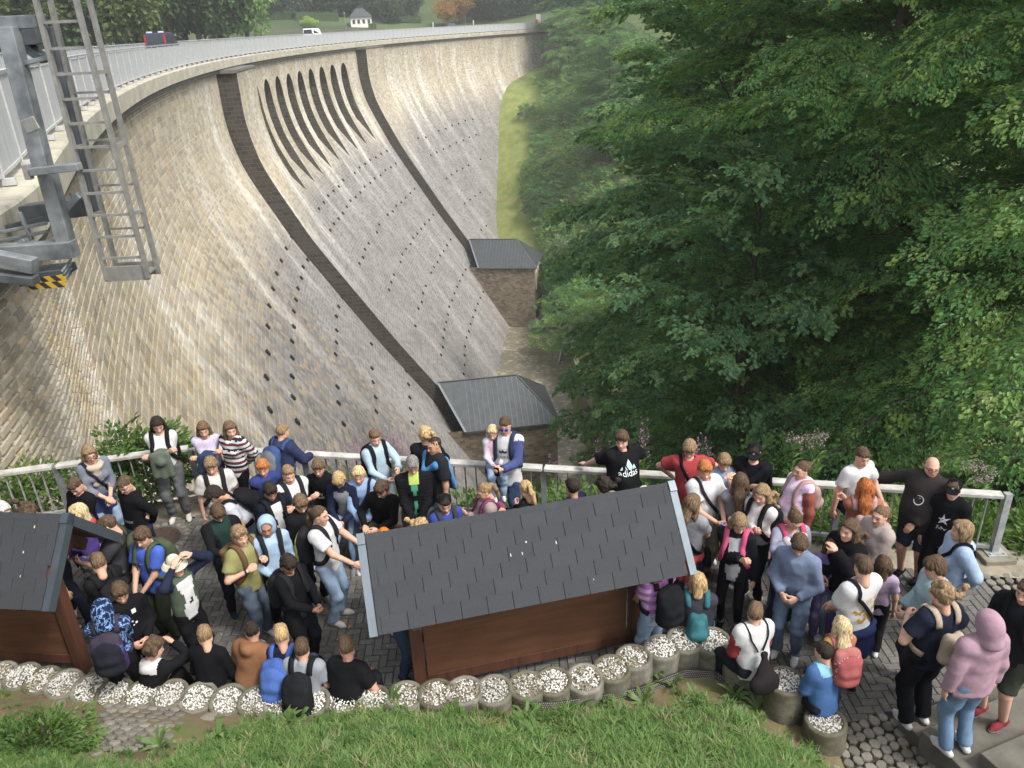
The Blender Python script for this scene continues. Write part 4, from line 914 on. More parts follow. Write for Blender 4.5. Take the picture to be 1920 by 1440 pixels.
# ---------------------------------------------------------------- ring planters with white gravel
tpn = NT('planter_concrete'); co = tpn.coord('Object'); c = tpn.ramp(tpn.noise(co, 9, 4), [(.35, (.15, .14, .115)), (.65, (.26, .245, .205))])
u_, v_, w_ = tpn.sep(co); moss = tpn.ramp(tpn.math('ADD', tpn.math('MULTIPLY', tpn.rnd(), .5), tpn.noise(co, 5, 3)), [(.55, 0.0), (.95, .85)])
c = tpn.mix(moss, c, (.07, .065, .03)); stx = tpn.ramp(tpn.noise(tpn.mapping(co, (14, 14, 1)), 1, 2), [(.5, 0.0), (.7, .5)]); c = tpn.mix(stx, c, (.09, .085, .07)); tpn.bump(tpn.noise(co, 30, 4), .5, .01); MAT_PLANT = tpn.done(c, .95)
MAT_PEBW = M('white_gravel', (.62, .61, .57), .8, .2, 12, .2, rnd=.15); MAT_PEBD = M('dirty_gravel', (.30, .27, .20), .85, .4, 12, .2)
def pebble_mesh(seed, dirty):
    g = np.random.default_rng(seed); m_ = MB(); n = 240
    for k in range(n):
        r = .150 * math.sqrt(g.random()); a = g.uniform(0, 2 * PI); s = g.uniform(.008, .0145); c0 = np.array([r * math.cos(a), r * math.sin(a), .448 + g.uniform(-.006, .012) + .03 * (1 - (r / .15) ** 2)])
        q_ = g.normal(size=(3, 3)); q_, _ = np.linalg.qr(q_); V = np.array([[1, 0, 0], [-1, 0, 0], [0, .8, 0], [0, -.8, 0], [0, 0, .7], [0, 0, -.7]]) * s * g.uniform(.8, 1.2, (6, 1)); clump = math.sin(c0[0] * 22 + seed) * math.sin(c0[1] * 19 + seed * 2)
        m_.add(V @ q_.T + c0, [[0, 2, 4], [2, 1, 4], [1, 3, 4], [3, 0, 4], [2, 0, 5], [1, 2, 5], [3, 1, 5], [0, 3, 5]], 1 if (g.random() < dirty or (dirty > .2 and clump > .45)) else 0)
    return m_.mesh('gravel', [MAT_PEBW, MAT_PEBD])
PEB = [pebble_mesh(1, .01), pebble_mesh(2, .03), pebble_mesh(3, .21), pebble_mesh(4, .4)]
m_ = MB(); m_.lathe([(.195, -.2), (.198, .44), (.190, .462), (.160, .465), (.150, .45), (.150, .40)], n=26, cap=False); PSH = m_.mesh('shell', MAT_PLANT, True)
m_ = MB(); m_.lathe([(.151, .43), (.08, .446), (.001, .452)], n=20, cap=False); PSOIL = m_.mesh('soil', M('planter_soil', (.20, .18, .14), .95, .4, 30, .5, 60, .01), True)
PX = [(5, 1257, 2), (42, 1263, 1), (82, 1268, 2), (122, 1273, 1), (170, 1280, 0), (220, 1287, 0), (270, 1291, 0), (322, 1294, 0), (375, 1297, 0), (428, 1300, 0), (482, 1302, 0), (535, 1303, 2), (590, 1304, 0), (646, 1304, 1), (702, 1303, 0), (758, 1300, 2), (815, 1297, 3), (872, 1292, 2), (928, 1286, 1), (985, 1281, 3), (1040, 1274, 1), (1095, 1265, 2), (1146, 1250, 3), (1191, 1231, 2), (1237, 1212, 0), (1280, 1194, 0), (1337, 1194, 0), (1394, 1222, 1), (1475, 1275, 1), (1553, 1352, 1)]
PWHERE = ['leftmost under the left notice board', 'second from the left edge', 'in front of the left notice board panel', 'in front of the left board post', 'just right of the left board post', 'below the galaxy backpack', 'left of the boy with a white collar', 'behind the boy with a white collar', 'behind the boy in plain black sweater', 'right of the boy in black sweater', 'behind the brown hooded vest', 'behind the bright blue backpack', 'behind the grey polo shirt', 'left of the boy in black t shirt', 'behind the boy in black t shirt', 'right of the reaching boy', 'left of the board\'s left post', 'at the board\'s left post', 'below the left part of the board panel', 'left of the middle of the board', 'below the middle of the board', 'right of the middle of the board', 'below the right part of the board panel', 'left of the board\'s right post', 'at the board\'s right post', 'left of the woman with teal backpack', 'behind the woman with teal backpack', 'half hidden by the boy in red sleeves', 'alone between the two seated boys at right', 'low and last, behind the blue fleece']
for i, (x, y, v) in enumerate(PX):
    zt = .46 if i < 28 else (.48 if i == 28 else .30); p = at_z(x, y, zt)
    lab = 'ring planter, ' + ['clean white gravel', 'white gravel and a mossy rim', 'patchy dirty gravel', 'thin gravel on dark soil'][v] + ', ' + PWHERE[i]
    o = thing('planter', lab, 'planter', (p[0], p[1], zt - .46), 0, 'concrete ring planters along the edge of the plaza')
    o.rotation_euler = (math.radians(rng.normal(9, 2)) if i < 15 else math.radians(rng.normal(2, 2)), math.radians(rng.normal(-3 if i < 12 else 0, 2)), rng.uniform(0, 6)) if False else (math.radians(rng.normal(8 if i < 15 else 2, 2)), math.radians(rng.normal(0, 2)), 0)
    link('shell', PSH, o); link('soil', PSOIL, o); gv = link('gravel', PEB[v], o, kind='stuff'); gv.rotation_euler = (0, 0, rng.uniform(0, 6))
# dimpled drainage sheet sticking out below the planters
mbd = MB(); MAT_DIM = M('dimple_sheet', (.05, .045, .045), .5, .2); MAT_DIMT = M('dusty_dimples', (.30, .27, .25), .7, .2)
for i in range(0, 120):
    f = i / 120; xx = .05 + f * 2.25; yy = float(pl_y(xx)) - .225
    for j in range(5):
        zz = hill_z(xx, yy - .02) + .005 + j * .020; mbd.add(np.array([(-.006, 0, -.006), (.006, 0, -.006), (.006, 0, .006), (-.006, 0, .006), (0, -.008, 0)]) + np.array([xx + (j % 2) * .009, yy + j * .006 - .004, zz]), [[0, 1, 4], [1, 2, 4], [2, 3, 4], [3, 0, 4]], 1)
for i in range(40):
    x0, x1 = .05 + i / 40 * 2.25, .05 + (i + 1) / 40 * 2.25; y0, y1 = float(pl_y(x0)) - .225, float(pl_y(x1)) - .225; z0, z1 = float(hill_z(x0, y0)), float(hill_z(x1, y1))
    mbd.add([(x0, y0, z0 - .03), (x1, y1, z1 - .03), (x1, y1 + .03, z1 + .105), (x0, y0 + .03, z0 + .105)], [[0, 1, 2, 3]])
tag(mbd.build('drainage_sheet', [MAT_DIM, MAT_DIMT], None), 'black dimpled drainage sheet sticking out below the planters', 'drainage sheet')

# ---------------------------------------------------------------- grass and weeds of the slope
t = NT('grass_blades'); c = t.ramp(t.rnd(), [(0, (.085, .17, .042)), (.45, (.13, .235, .06)), (.85, (.19, .275, .085)), (1, (.33, .30, .16))])
tr = t.n('ShaderNodeBsdfTranslucent'); t.L(c, tr.inputs[0]); mx = t.n('ShaderNodeMixShader'); mx.inputs[0].default_value = .35; t.done(c, .55); t.L(t.b.outputs[0], mx.inputs[1]); t.L(tr.outputs[0], mx.inputs[2]); t.L(mx.outputs[0], t.t.nodes['Material Output'].inputs[0]); MAT_GRASS = t.m
def tuft(seed, n=34, h=.15, sp=.05, w=.0042):
    g = np.random.default_rng(seed); m_ = MB()
    for k in range(n):
        a = g.uniform(0, 2 * PI); r = sp * math.sqrt(g.random()); p = np.array([r * math.cos(a), r * math.sin(a), 0]); b = g.uniform(0, 2 * PI); hh_ = h * g.uniform(.5, 1.2); ln = g.uniform(.25, .95) * hh_
        s = np.array([-math.sin(b), math.cos(b), 0]) * w * g.uniform(.7, 1.4); d_ = np.array([math.cos(b), math.sin(b), 0]); p1 = p + d_ * ln * .35 + np.array([0, 0, hh_ * .62]); p2 = p + d_ * ln + np.array([0, 0, hh_ * (1 - .35 * ln / hh_)])
        m_.add([p - s, p + s, p1 + s * .8, p1 - s * .8, p2], [[0, 1, 2, 3], [3, 2, 4]])
    return m_.mesh('grass_tuft', MAT_GRASS)
TUFT = [src(tuft(1)), src(tuft(2, 26, .20, .045, .005)), src(tuft(3, 40, .07, .06, .0035))]
g = np.random.default_rng(21); n = 34000; gx = g.uniform(-6.6, 4.6, n); gy = pl_y(gx) - .17 - g.random(n) ** .8 * 2.5
dd_ = pl_y(gx) - gy
dens = .12 + .55 * np.sin(gx * 1.7 + 1) * np.sin(gy * 2.3 + gx) + np.clip((dd_ - .45) * 1.2, -.45, .6) + np.where(gx < -4.9, -.05, 0) + np.clip((dd_ - .9) * 1.2, 0, .32) - np.where(gx > .3, np.clip((.75 - dd_) * 1.1, 0, .6), 0) + .25 * np.sin(gx * 7) * np.sin(gy * 6)
bare = inpoly(gx, gy, [(p[0], p[1]) for p in RP3]) | inpoly(gx, gy, RP) | inpoly(gx, gy, [px2(1690, 1340, .1), (6, 6.5), (6, 2), (3.9, 2)])
bare |= (np.hypot(gx + 4.6, gy - 5.9) < .35) & (g.random(n) < .8)
near_patch = inpoly(gx, gy, [hp2(120, 1310), hp2(430, 1318), hp2(440, 1375), hp2(330, 1425), hp2(300, 1440), hp2(140, 1438)]) & (g.random(n) < .93)
ok = (g.random(n) < np.clip(dens, .05, 1)) & ~bare & ~near_patch; gx, gy = gx[ok], gy[ok]; n = len(gx); kd = g.choice(3, n, p=[.45, .2, .35])
lawn = []
for j in range(3):
    m = kd == j
    P = np.stack([gx[m], gy[m], hill_z(gx[m], gy[m]) - .005], 1); Er = np.stack([g.normal(-.25, .15, m.sum()), g.normal(0, .15, m.sum()), g.uniform(0, 6.28, m.sum())], 1); Er[:, :2] *= 1.0
    lawn.append(scatter('grass', TUFT[j], P, Er, g.uniform(.5, 1.15, m.sum()) * np.interp(gx[m], [-3, -1.5], [.6, 1])))
    tag(lawn[-1], ['short green grass covering the slope in front of the planters', 'long bending grass blades on the slope in front', 'low turf between the grass tufts of the slope'][j], 'grass')
# broad leaved weeds one can tell apart
ML_WEED = leaf_mat('weed_leaves', (.085, .15, .04), (.11, .19, .05), (.15, .22, .07), .3)
def rosette(seed, n=11, L=.17, W=.03, rise=.55):
    g = np.random.default_rng(seed); m_ = MB()
    for k in range(n):
        a = k * 2.4 + g.normal(0, .2); Lk = L * g.uniform(.65, 1.15); d_ = np.array([math.cos(a), math.sin(a), 0]); s = np.array([-d_[1], d_[0], 0]); P = []
        for f, wf in ((0, .25), (.3, .8), (.6, 1), (.85, .6), (1, .05)):
            c0 = d_ * Lk * f + np.array([0, 0, Lk * rise * math.sin(f * 2.2) * g.uniform(.9, 1.1)]); P += [c0 - s * W / 2 * wf + [0, 0, .004], c0 + s * W / 2 * wf + [0, 0, .004]]
        m_.add(P, [[2 * i, 2 * i + 1, 2 * i + 3, 2 * i + 2] for i in range(4)])
    return m_.mesh('weed', ML_WEED)
RS = [rosette(s) for s in range(4)] + [rosette(9, 9, .14, .055, .8)]
WEEDS = [(855, 1345, 4), (905, 1300, 4), (985, 1355, 1), (965, 1320, 0), (1005, 1385, 2), (1090, 1330, 3), (1130, 1310, 0), (1155, 1345, 1), (1225, 1275, 2), (1260, 1290, 0), (1300, 1310, 3), (1345, 1260, 1), (1375, 1310, 0), (1420, 1330, 2), (560, 1345, 4), (610, 1370, 0), (540, 1365, 1), (640, 1420, 4), (410, 1395, 4), (735, 1330, 3), (300, 1400, 1), (1280, 1345, 2), (1480, 1345, 2), (1530, 1370, 0), (170, 1300, 0), (1060, 1295, 2), (1205, 1320, 3), (700, 1395, 1)]
for i, (x, y, v) in enumerate(WEEDS):
    p = on_hill(x, y); o = link('weed', RS[v], None, p); o.scale = (1.1,) * 3; o.rotation_euler = (-.35, 0, rng.uniform(0, 6)); o.scale = (rng.uniform(.85, 1.3),) * 3
    tag(o, 'broad leaved docken clump in the grass below the planters' if v == 4 else 'rosette of narrow fresh green leaves on the bare slope below the planters', 'weed', 'leafy weeds on the grass slope')
p = on_hill(80, 1405); shrub('nettle_bush', 'bushy clump of fresh green nettles in the lower left corner', p[0], p[1], .26, .15, SP_NET, 77, None, 110, .5, float(hill_z(p[0], p[1])) + .10)

# ---------------------------------------------------------------- fence
MAT_RAILW = M('weathered_rail', (.46, .45, .40), .7, .35, 7, .4, 40, .006, tint=(.52, .51, .47)); MAT_POST = M('grey_steel_post', (.20, .215, .215), .55, .2, 12, .2, metal=.3); MAT_BAL = M('grey_baluster', (.30, .31, .30), .6, .25, 12, .2, metal=.2)
fence = thing('fence', 'pale grey metal railing around the plaza with flat top rail and upright bars', 'fence')
def fp(x): return np.array([x, float(fence_y(x)), 0])
segs = [(-8.6, -6.72), (-6.66, -4.88), (-4.78, -3.1), (-3.06, -1.36), (-1.33, .36), (.39, 2.26), (2.29, 4.14), (4.17, 6.0)]
for (xa, xb) in segs:
    a, b = fp(xa), fp(xb); e = (b - a) / np.linalg.norm(b - a)
    m_ = MB(); m_.bar(a + [0, 0, .925], b + [0, 0, .925], .13, .05); add_bevel(m_.build('top_rail', MAT_RAILW, fence), .006)
    m_ = MB(); m_.bar(a + [0, 0, .16], b + [0, 0, .16], .05, .045); m_.build('bottom_rail', MAT_BAL, fence)
    n_ = int(np.linalg.norm(b - a) / .152)
    for k in range(1, n_):
        c0 = a + (b - a) * k / n_; m_ = MB(); m_.bar(c0 + [0, 0, .18], c0 + [0, 0, .90], .034, .012, e); m_.build('baluster', MAT_BAL, fence)
for x in (-6.69, -4.86, -4.72, -3.08, -1.345, .375, 2.275, 4.155):
    m_ = MB(); c0 = fp(x) + [0, .02, 0]; m_.box(c0 + [0, 0, .45], (.075, .06, .90)); m_.box(c0 + [0, 0, .005], (.18, .18, .02)); m_.build('post', MAT_POST, fence)
c0 = fp(6.06); MAT_FOOT = M('concrete_foot', (.20, .18, .14), .9, .3, 6, .4)
m_ = MB(); m_.box(c0 + [0, 0, .52], (.085, .08, .87)); pe = m_.build('end_post', MAT_BAL, fence); m_ = MB(); m_.box(c0 + [0, 0, .088], (.24, .24, .016)); m_.build('base_plate', MAT_BAL, fence)
for sx in (-.085, .085):
    for sy in (-.085, .085):
        m_ = MB(); m_.lathe([(.014, 0), (.014, .02), (.004, .024)], c0 + [sx, sy, .094], 6); m_.build('bolt', MAT_BAL, fence)
m_ = MB(); m_.box(c0 + [0, 0, .02], (.40, .40, .12)); add_bevel(m_.build('foot', MAT_FOOT, fence), .01)

# ---------------------------------------------------------------- roofed notice boards
tw = NT('red_brown_wood'); co = tw.coord('Object'); c = tw.ramp(tw.noise(tw.mapping(co, (14, 14, 1.2)), 1, 4), [(.3, (.070, .030, .019)), (.7, (.13, .058, .035))]); tw.bump(tw.noise(tw.mapping(co, (40, 40, 3)), 1, 3), .3, .004); MAT_WOOD = tw.done(c, .6)
tw = NT('stained_board'); co = tw.coord('Generated'); c = tw.ramp(tw.noise(tw.mapping(co, (2.2, 2.2, 14)), 1, 5), [(.3, (.095, .042, .022)), (.7, (.165, .078, .040))])
c = tw.mix(tw.ramp(tw.noise(tw.mapping(co, (3, 3, 3)), 1, 4), [(.5, 0.0), (.75, .4)]), c, (.07, .035, .02)); MAT_BOARD = tw.done(c, .65)
tsg = NT('roof_shingle'); co = tsg.coord('Object'); r = tsg.rnd(); gp = tsg.n('ShaderNodeNewGeometry').outputs['Position']
c = tsg.ramp(tsg.noise(gp, 230, 2), [(.3, (.022, .024, .027)), (.7, (.056, .060, .066))]); hsn = tsg.n('ShaderNodeHueSaturation'); tsg.L(c, hsn.inputs['Color']); tsg.L(tsg.math('MULTIPLY_ADD', r, .12, .94), hsn.inputs['Value'])
tsg.bump(tsg.noise(gp, 260, 2), .5, .003); MAT_SHIN = tsg.done(hsn.outputs[0], .85)
MAT_FLASH = M('grey_flashing', (.12, .145, .165), .45, .12, 5, .1, metal=.3); MAT_DROP = M('bird_dropping', (.6, .6, .57), .8)
def notice_board(label, R0, R1, half, zr, ze, pleft, pright, vis_rows=True, flash=MAT_FLASH):
    """R0,R1: plan ends of the ridge; half: horizontal half span"""
    R0 = np.array([R0[0], R0[1], 0.0]); R1 = np.array([R1[0], R1[1], 0.0]); e = unit(R1 - R0); nrm = np.array([e[1], -e[0], 0]); L = np.linalg.norm(R1 - R0)
    o = thing('notice_board', label, 'notice board', (R0 + R1) / 2); c = (R0 + R1) / 2
    W = lambda u, v, z: e * u + nrm * v + np.array([0, 0, z])                # local, from the centre; v > 0 towards the slope
    Rm = np.stack([e, nrm, [0, 0, 1]], 1); h = L / 2
    for u in (-h + pleft, h - pright):
        m_ = MB(); m_.box(W(u, 0, (zr - .2) / 2), (.13, .13, zr - .2), Rm); add_bevel(m_.build('post', MAT_WOOD, o), .008)
        for sg in (1, -1):
            m_ = MB(); m_.bar(W(u, sg * .03, zr - .17), W(u, sg * half * .9, zr - .17 - (zr - ze) * .9 + .01), .09, .12); m_.build('rafter', MAT_WOOD, o)
            m_ = MB(); m_.bar(W(u, sg * .05, zr - .75), W(u, sg * half * .68, ze + .10), .08, .08); m_.build('brace', MAT_WOOD, o)
    u0, u1 = -h + pleft + .075, h - pright - .075
    m_ = MB(); m_.box(W((u0 + u1) / 2 - .01, .015, .98), (u1 - u0 - .04, .03, 1.46), Rm); m_.build('panel', MAT_BOARD, o)
    for z_ in (.19, 1.76):
        m_ = MB(); m_.box(W((u0 + u1) / 2, .012, z_), (u1 - u0, .06, .12), Rm); m_.build('cross_bar', MAT_WOOD, o)
    sl = math.hypot(half, zr - ze); ang = math.atan2(zr - ze, half)
    for sg in (1, -1):
        dn = np.array([*(nrm[:2] * sg * math.cos(ang)), -math.sin(ang)]); nn = np.array([*(nrm[:2] * sg * math.sin(ang)), math.cos(ang)]); Rs = np.stack([e, dn * 1.0, nn], 1)
        m_ = MB(); m_.box(W(0, 0, zr) + dn * sl / 2 - nn * .02, (L - .02, sl, .026), Rs); m_.build('roof_boards', MAT_WOOD, o)
        for u in (-h, h):
            m_ = MB(); m_.box(W(u, 0, zr + .012) + dn * (sl / 2) - nn * .035, (.075, sl + .05, .105), Rs); m_.build('verge_trim', flash, o)
        rows = 6; rh = (sl - .06) / rows; tabw = .252
        sm = MB(); sm.box((0, rh * .56, .006), (tabw - .006, rh * 1.16, .012)); sme = sm.mesh('shingle', MAT_SHIN)
        for k in range(rows):
            y0 = .05 + k * rh; offs = (k * .37 % 1) * tabw; u = -h + .04 - offs
            while u < h - .05:
                ua, ub = max(u, -h + .045), min(u + tabw, h - .045)
                if ub - ua > .03:
                    wdt = ub - ua; pos = W((ua + ub) / 2, 0, zr) + dn * (y0) + nn * (.022)
                    s_ = link('shingle', sme, o); tl = -.075 + rng.normal(0, .006); d2 = dn * math.cos(tl) + nn * math.sin(tl); n2 = nn * math.cos(tl) - dn * math.sin(tl); fx = wdt / tabw
                    s_.matrix_local = Matrix(((e[0] * fx, d2[0], n2[0], pos[0]), (e[1] * fx, d2[1], n2[1], pos[1]), (e[2] * fx, d2[2], n2[2], pos[2]), (0, 0, 0, 1)))
                u += tabw
    # ridge caps
    n_ = int(L / .145); capm = MB(); wv = .13
    for sg in (1, -1):
        dn = np.array([0, sg * math.cos(ang), -math.sin(ang)]); nn = np.array([0, sg * math.sin(ang), math.cos(ang)])
        capm.add([np.array([-.078, 0, .026]), np.array([.078, 0, .034]), np.array([.078, 0, .034]) + dn * wv, np.array([-.078, 0, .026]) + dn * wv, np.array([-.078, 0, .018]), np.array([-.078, 0, .018]) + dn * wv, np.array([.078, 0, .026]) + dn * wv], [[0, 1, 2, 3], [0, 3, 5, 4], [3, 2, 6, 5]])
    cme = capm.mesh('ridge_cap', MAT_SHIN)
    for k in range(n_):
        p_ = W(-h + .05 + (k + .5) * (L - .1) / n_, 0, zr); s_ = link('ridge_cap', cme, o); fx = (L - .1) / n_ / .145
        s_.matrix_local = Matrix(((e[0] * fx, nrm[0], 0, p_[0]), (e[1] * fx, nrm[1], 0, p_[1]), (0, 0, 1, p_[2] - .004), (0, 0, 0, 1)))
    m_ = MB(); rg = np.random.default_rng(int(abs(R0[0]) * 100))
    dn = np.array([*(nrm[:2] * math.cos(ang)), -math.sin(ang)]); nn = np.array([*(nrm[:2] * math.sin(ang)), math.cos(ang)])
    for k in range(5):
        p_ = W(rg.uniform(-h + .1, h - .1), 0, zr) + dn * rg.uniform(.02, sl * .95) + nn * .03; m_.box(p_, (rg.uniform(.006, .014), rg.uniform(.008, .03), .004), np.stack([e, dn, nn], 1))
    m_.build('droppings', MAT_DROP, o, kind='stuff'); return o
KA, KB = at_z(676, 1007, 2.1), at_z(1258, 908, 2.1)
notice_board('larger roofed wooden notice board in the middle of the plaza, seen from behind', KA, KB, .60, 2.1, 1.42, .40, .36)
KR = at_z(125, 968, 2.1); kf, kb = at_z(77, 1142, 1.42), at_z(222, 1008, 1.42); kd_ = unit(np.array([(kb - kf)[0], (kb - kf)[1], 0])); ke = np.array([kd_[1], -kd_[0], 0]); ke = ke * (1 if ke[0] > 0 else -1)
kq = at_z(0, 966, 2.1); ke2 = unit(KR - kq); ke = unit(ke2 * .8 + ke * .2)
notice_board('roofed wooden notice board at the left edge, partly out of view', KR - ke * 2.6, KR, .62, 2.1, 1.42, .36, .40, flash=M('dark_flashing', (.065, .08, .095), .45, .12, 5, .1, metal=.3))

# ---------------------------------------------------------------- inspection gantry hanging on the dam, with its ladder
MAT_GZ = M('galvanised_beam', (.19, .21, .22), .5, .35, 4, .15, 30, .004, metal=.35, tint=(.29, .31, .32)); MAT_ALUL = M('aluminium_ladder', (.25, .245, .225), .55, .2, 8, .1, metal=.35); MAT_DKST = M('dark_steel', (.10, .11, .12), .5, .3, 5, .1, metal=.4)
GY = 11.4
def gq(x, y, dy=0.0): return at_Y(x, y, GY + dy)
ladder = thing('ladder', 'grey aluminium double ladder hanging down beside the dam face on the left', 'ladder')
def rail_(parent, name, a, b, w_, t_, mat): m_ = MB(); m_.bar(a, b, w_, t_, (0, 1, 0)); return m_.build(name, mat, parent)
La, Lb, Ra, Rb = gq(52, -60), gq(201, 524), gq(127, -60), gq(277, 516)
vert = lambda p, z: np.array([p[0], p[1], z])
ztop, zbot = La[2], Lb[2]; xl, xr = (La[0] + Lb[0]) / 2, (Ra[0] + Rb[0]) / 2
def lx(x, f): return x
Ls = [np.array([Lb[0], GY, zbot]), np.array([La[0], GY, ztop])]; Rs_ = [np.array([Rb[0], GY, zbot]), np.array([Ra[0], GY, ztop])]
for s_ in (Ls, Rs_):
    rail_(ladder, 'side_rail', s_[0], s_[1], .05, .09, MAT_ALUL)
    rail_(ladder, 'rear_rail', s_[0] + [.05, .26, 0], s_[1] + [.05, .26, 0], .05, .08, MAT_ALUL)
nr_ = int((ztop - zbot) / .30)
for k in range(1, nr_):
    f = k / nr_; a, b = Ls[0] + (Ls[1] - Ls[0]) * f, Rs_[0] + (Rs_[1] - Rs_[0]) * f; rail_(ladder, 'rung', a, b, .035, .035, MAT_ALUL)
    if k % 2 == 0 and k < nr_ * .62: rail_(ladder, 'rear_rung', a + [.05, .26, .06], b + [.05, .26, .06], .03, .03, MAT_ALUL)
    if k % 3 == 0:
        for q_ in (a, b): m_ = MB(); m_.bar(q_, q_ + [.05, .26, 0], .04, .05); m_.build('bracket', MAT_ALUL, ladder)
m_ = MB(); m_.box((Ls[0] + Rs_[0]) / 2 + [.03, .13, .08], (abs(Rb[0] - Lb[0]) + .04, .28, .03)); m_.box((Ls[0] + Rs_[0]) / 2 + [.0, -.0, .08], (abs(Rb[0] - Lb[0]) + .06, .04, .22)); m_.box((Ls[0] + Rs_[0]) / 2 + [.05, .26, .08], (abs(Rb[0] - Lb[0]) + .06, .04, .2)); m_.build('bottom_step', MAT_ALUL, ladder)
gan = thing('inspection_gantry', 'grey steel inspection gantry with hazard striped edge hanging over the dam wall at the left', 'gantry')
def gbar(name, x1, y1, x2, y2, w_, t_, dy=0.0, dy2=None, mat=MAT_GZ):
    a, b = gq(x1, y1, dy), gq(x2, y2, dy if dy2 is None else dy2); m_ = MB(); m_.bar(a, b, w_, t_, (0, 1, 0)); o = m_.build(name, mat, gan); return add_bevel(o, .008)
gbar('column', 14, 50, 82, 318, .22, .2, .1); gbar('column', 88, 322, 128, 470, .21, .2, .15)
gbar('back_column', 92, 50, 176, 395, .13, .16, .75, mat=MAT_DKST)
gbar('head_beam', -60, 46, 78, 40, .16, .30, .3); gbar('head_beam', 26, 72, 80, 66, .22, .3, .9, mat=MAT_DKST)
gbar('knee_brace', 42, 82, 86, 112, .12, .2, .9, mat=MAT_DKST); gbar('tie_rail', 40, 120, 90, 108, .06, .05, .1)
gbar('cross_channel', 60, 322, 150, 312, .10, .16, -.1); gbar('lamp', 48, 308, 56, 336, .09, .1, -.1, mat=MAT_ALUL)
gbar('foot_beam', -40, 478, 140, 466, .24, .26, .1); gbar('foot_beam', -40, 440, 120, 402, .1, .14, .9, mat=MAT_DKST); gbar('foot_beam', 48, 400, 175, 385, .26, .3, 1.0, mat=MAT_DKST)
gbar('box_tube', -40, 478, 66, 498, .2, .2, -.5); gbar('edge_beam', -40, 512, 68, 526, .12, .22, -.55, mat=MAT_DKST); gbar('diagonal', 108, 412, 150, 365, .1, .12, .5); gbar('diagonal', 18, 470, 46, 450, .06, .06, .2)
gbar('slat', 0, 436, 88, 418, .05, .05, .4); gbar('slat', 0, 452, 88, 434, .05, .05, .4); gbar('slat', 36, 398, 60, 450, .05, .07, .4)
m_ = MB(); a, b = gq(20, 462, -.05), gq(76, 436, -.05); m_.bar(a, b, .02, .5, (0, 1, 0)); gbar('access_plate', 50, 222, 64, 246, .2, .03, -.13, mat=MAT_ALUL)
th_ = NT('hazard_stripes'); u_, v_, w_ = th_.sep(th_.coord('Object')); s_ = th_.math('FRACT', th_.math('MULTIPLY', th_.math('ADD', u_, w_), 5.0)); MAT_HAZ = th_.done(th_.ramp(s_, [(0, (.03, .03, .03)), (.5, (.03, .03, .03)), (.501, (.45, .30, .03)), (1, (.45, .30, .03))], 'CONSTANT'), .6)
a, b = gq(36, 531, -.2), gq(122, 521, -.2); m_ = MB(); m_.bar(a, b, .10, .03, (0, 1, 0)); m_.build('hazard_plank', MAT_HAZ, gan)
a, b = gq(52, 538, -.3), gq(122, 532, -.3); m_ = MB(); m_.bar(a, b, .09, .03, (0, 1, 0)); m_.build('hazard_plank', MAT_HAZ, gan)
m_ = MB(); a, b = gq(60, 514, .2), gq(128, 506, .2); m_.bar(a, b, .12, .5, (0, 1, 0)); m_.build('platform', MAT_DKST, gan)
for k in range(4): gbar('platform_rail', 116, 536 - k * 9, 134, 512 - k * 9, .03, .03, -.2, .3)

# ---------------------------------------------------------------- flowers and plants behind the fence
MAT_PINK = M('willowherb_flowers', (.26, .10, .20), .8, .25, 30, 0, rnd=.2); MAT_STEM = M('plant_stem', (.09, .14, .04), .8)
ML_UMB = M('pale_umbels', (.28, .22, .21), .9, .2, 30, 0, rnd=.2)
def willowherb(seed):
    g = np.random.default_rng(seed); m_ = MB(); h = 1.0; m_.tube([(0, 0, 0), (.02, 0, .5), (.05, .01, 1)], [.006, .005, .002], 4, 1)
    for k in range(40):
        z = g.uniform(.62, 1); a = g.uniform(0, 6.3); r = .055 * (1.25 - z) / .6 + .012; p = np.array([.05 * z + r * math.cos(a), r * math.sin(a), z]); leaf(m_, p, unit(np.array([math.cos(a), math.sin(a), .5])), unit(np.array([0, .3, 1.0])), .03, .022, 0)
    for k in range(46):
        z = g.uniform(.05, .7); a = g.uniform(0, 6.3); leaf(m_, np.array([.05 * z, 0, z]), unit(np.array([math.cos(a), math.sin(a), .5])), np.array([0, 0, 1.0]), .11, .022, 2)
    return m_.mesh('willowherb', [MAT_PINK, MAT_STEM, ML_NETTLE])
WH = [willowherb(s) for s in range(3)]
for i, (x, y) in enumerate(((600, 832), (640, 838), (652, 845), (676, 838), (683, 832), (716, 812), (724, 802), (733, 826), (741, 838), (752, 832), (757, 822), (765, 838), (707, 826), (1030, 862), (1208, 798), (1214, 812), (1322, 826), (1330, 845), (1115, 838))):
    yy = 11.0 + (i % 4) * .25 - (0 if x < 900 else 1.0); p = at_Y(x, y, yy); zt = p[2] + .12; h = max(.75, zt - float(hgt0(p[0], yy))); o = link('willowherb', WH[i % 3], None, (p[0], yy, zt - h)); o.scale = (1.1, 1.1, h); o.rotation_euler = (0, 0, i)
    tag(o, 'willowherb with a purple flower spike standing just behind the fence', 'wildflower', 'willowherb behind the fence')
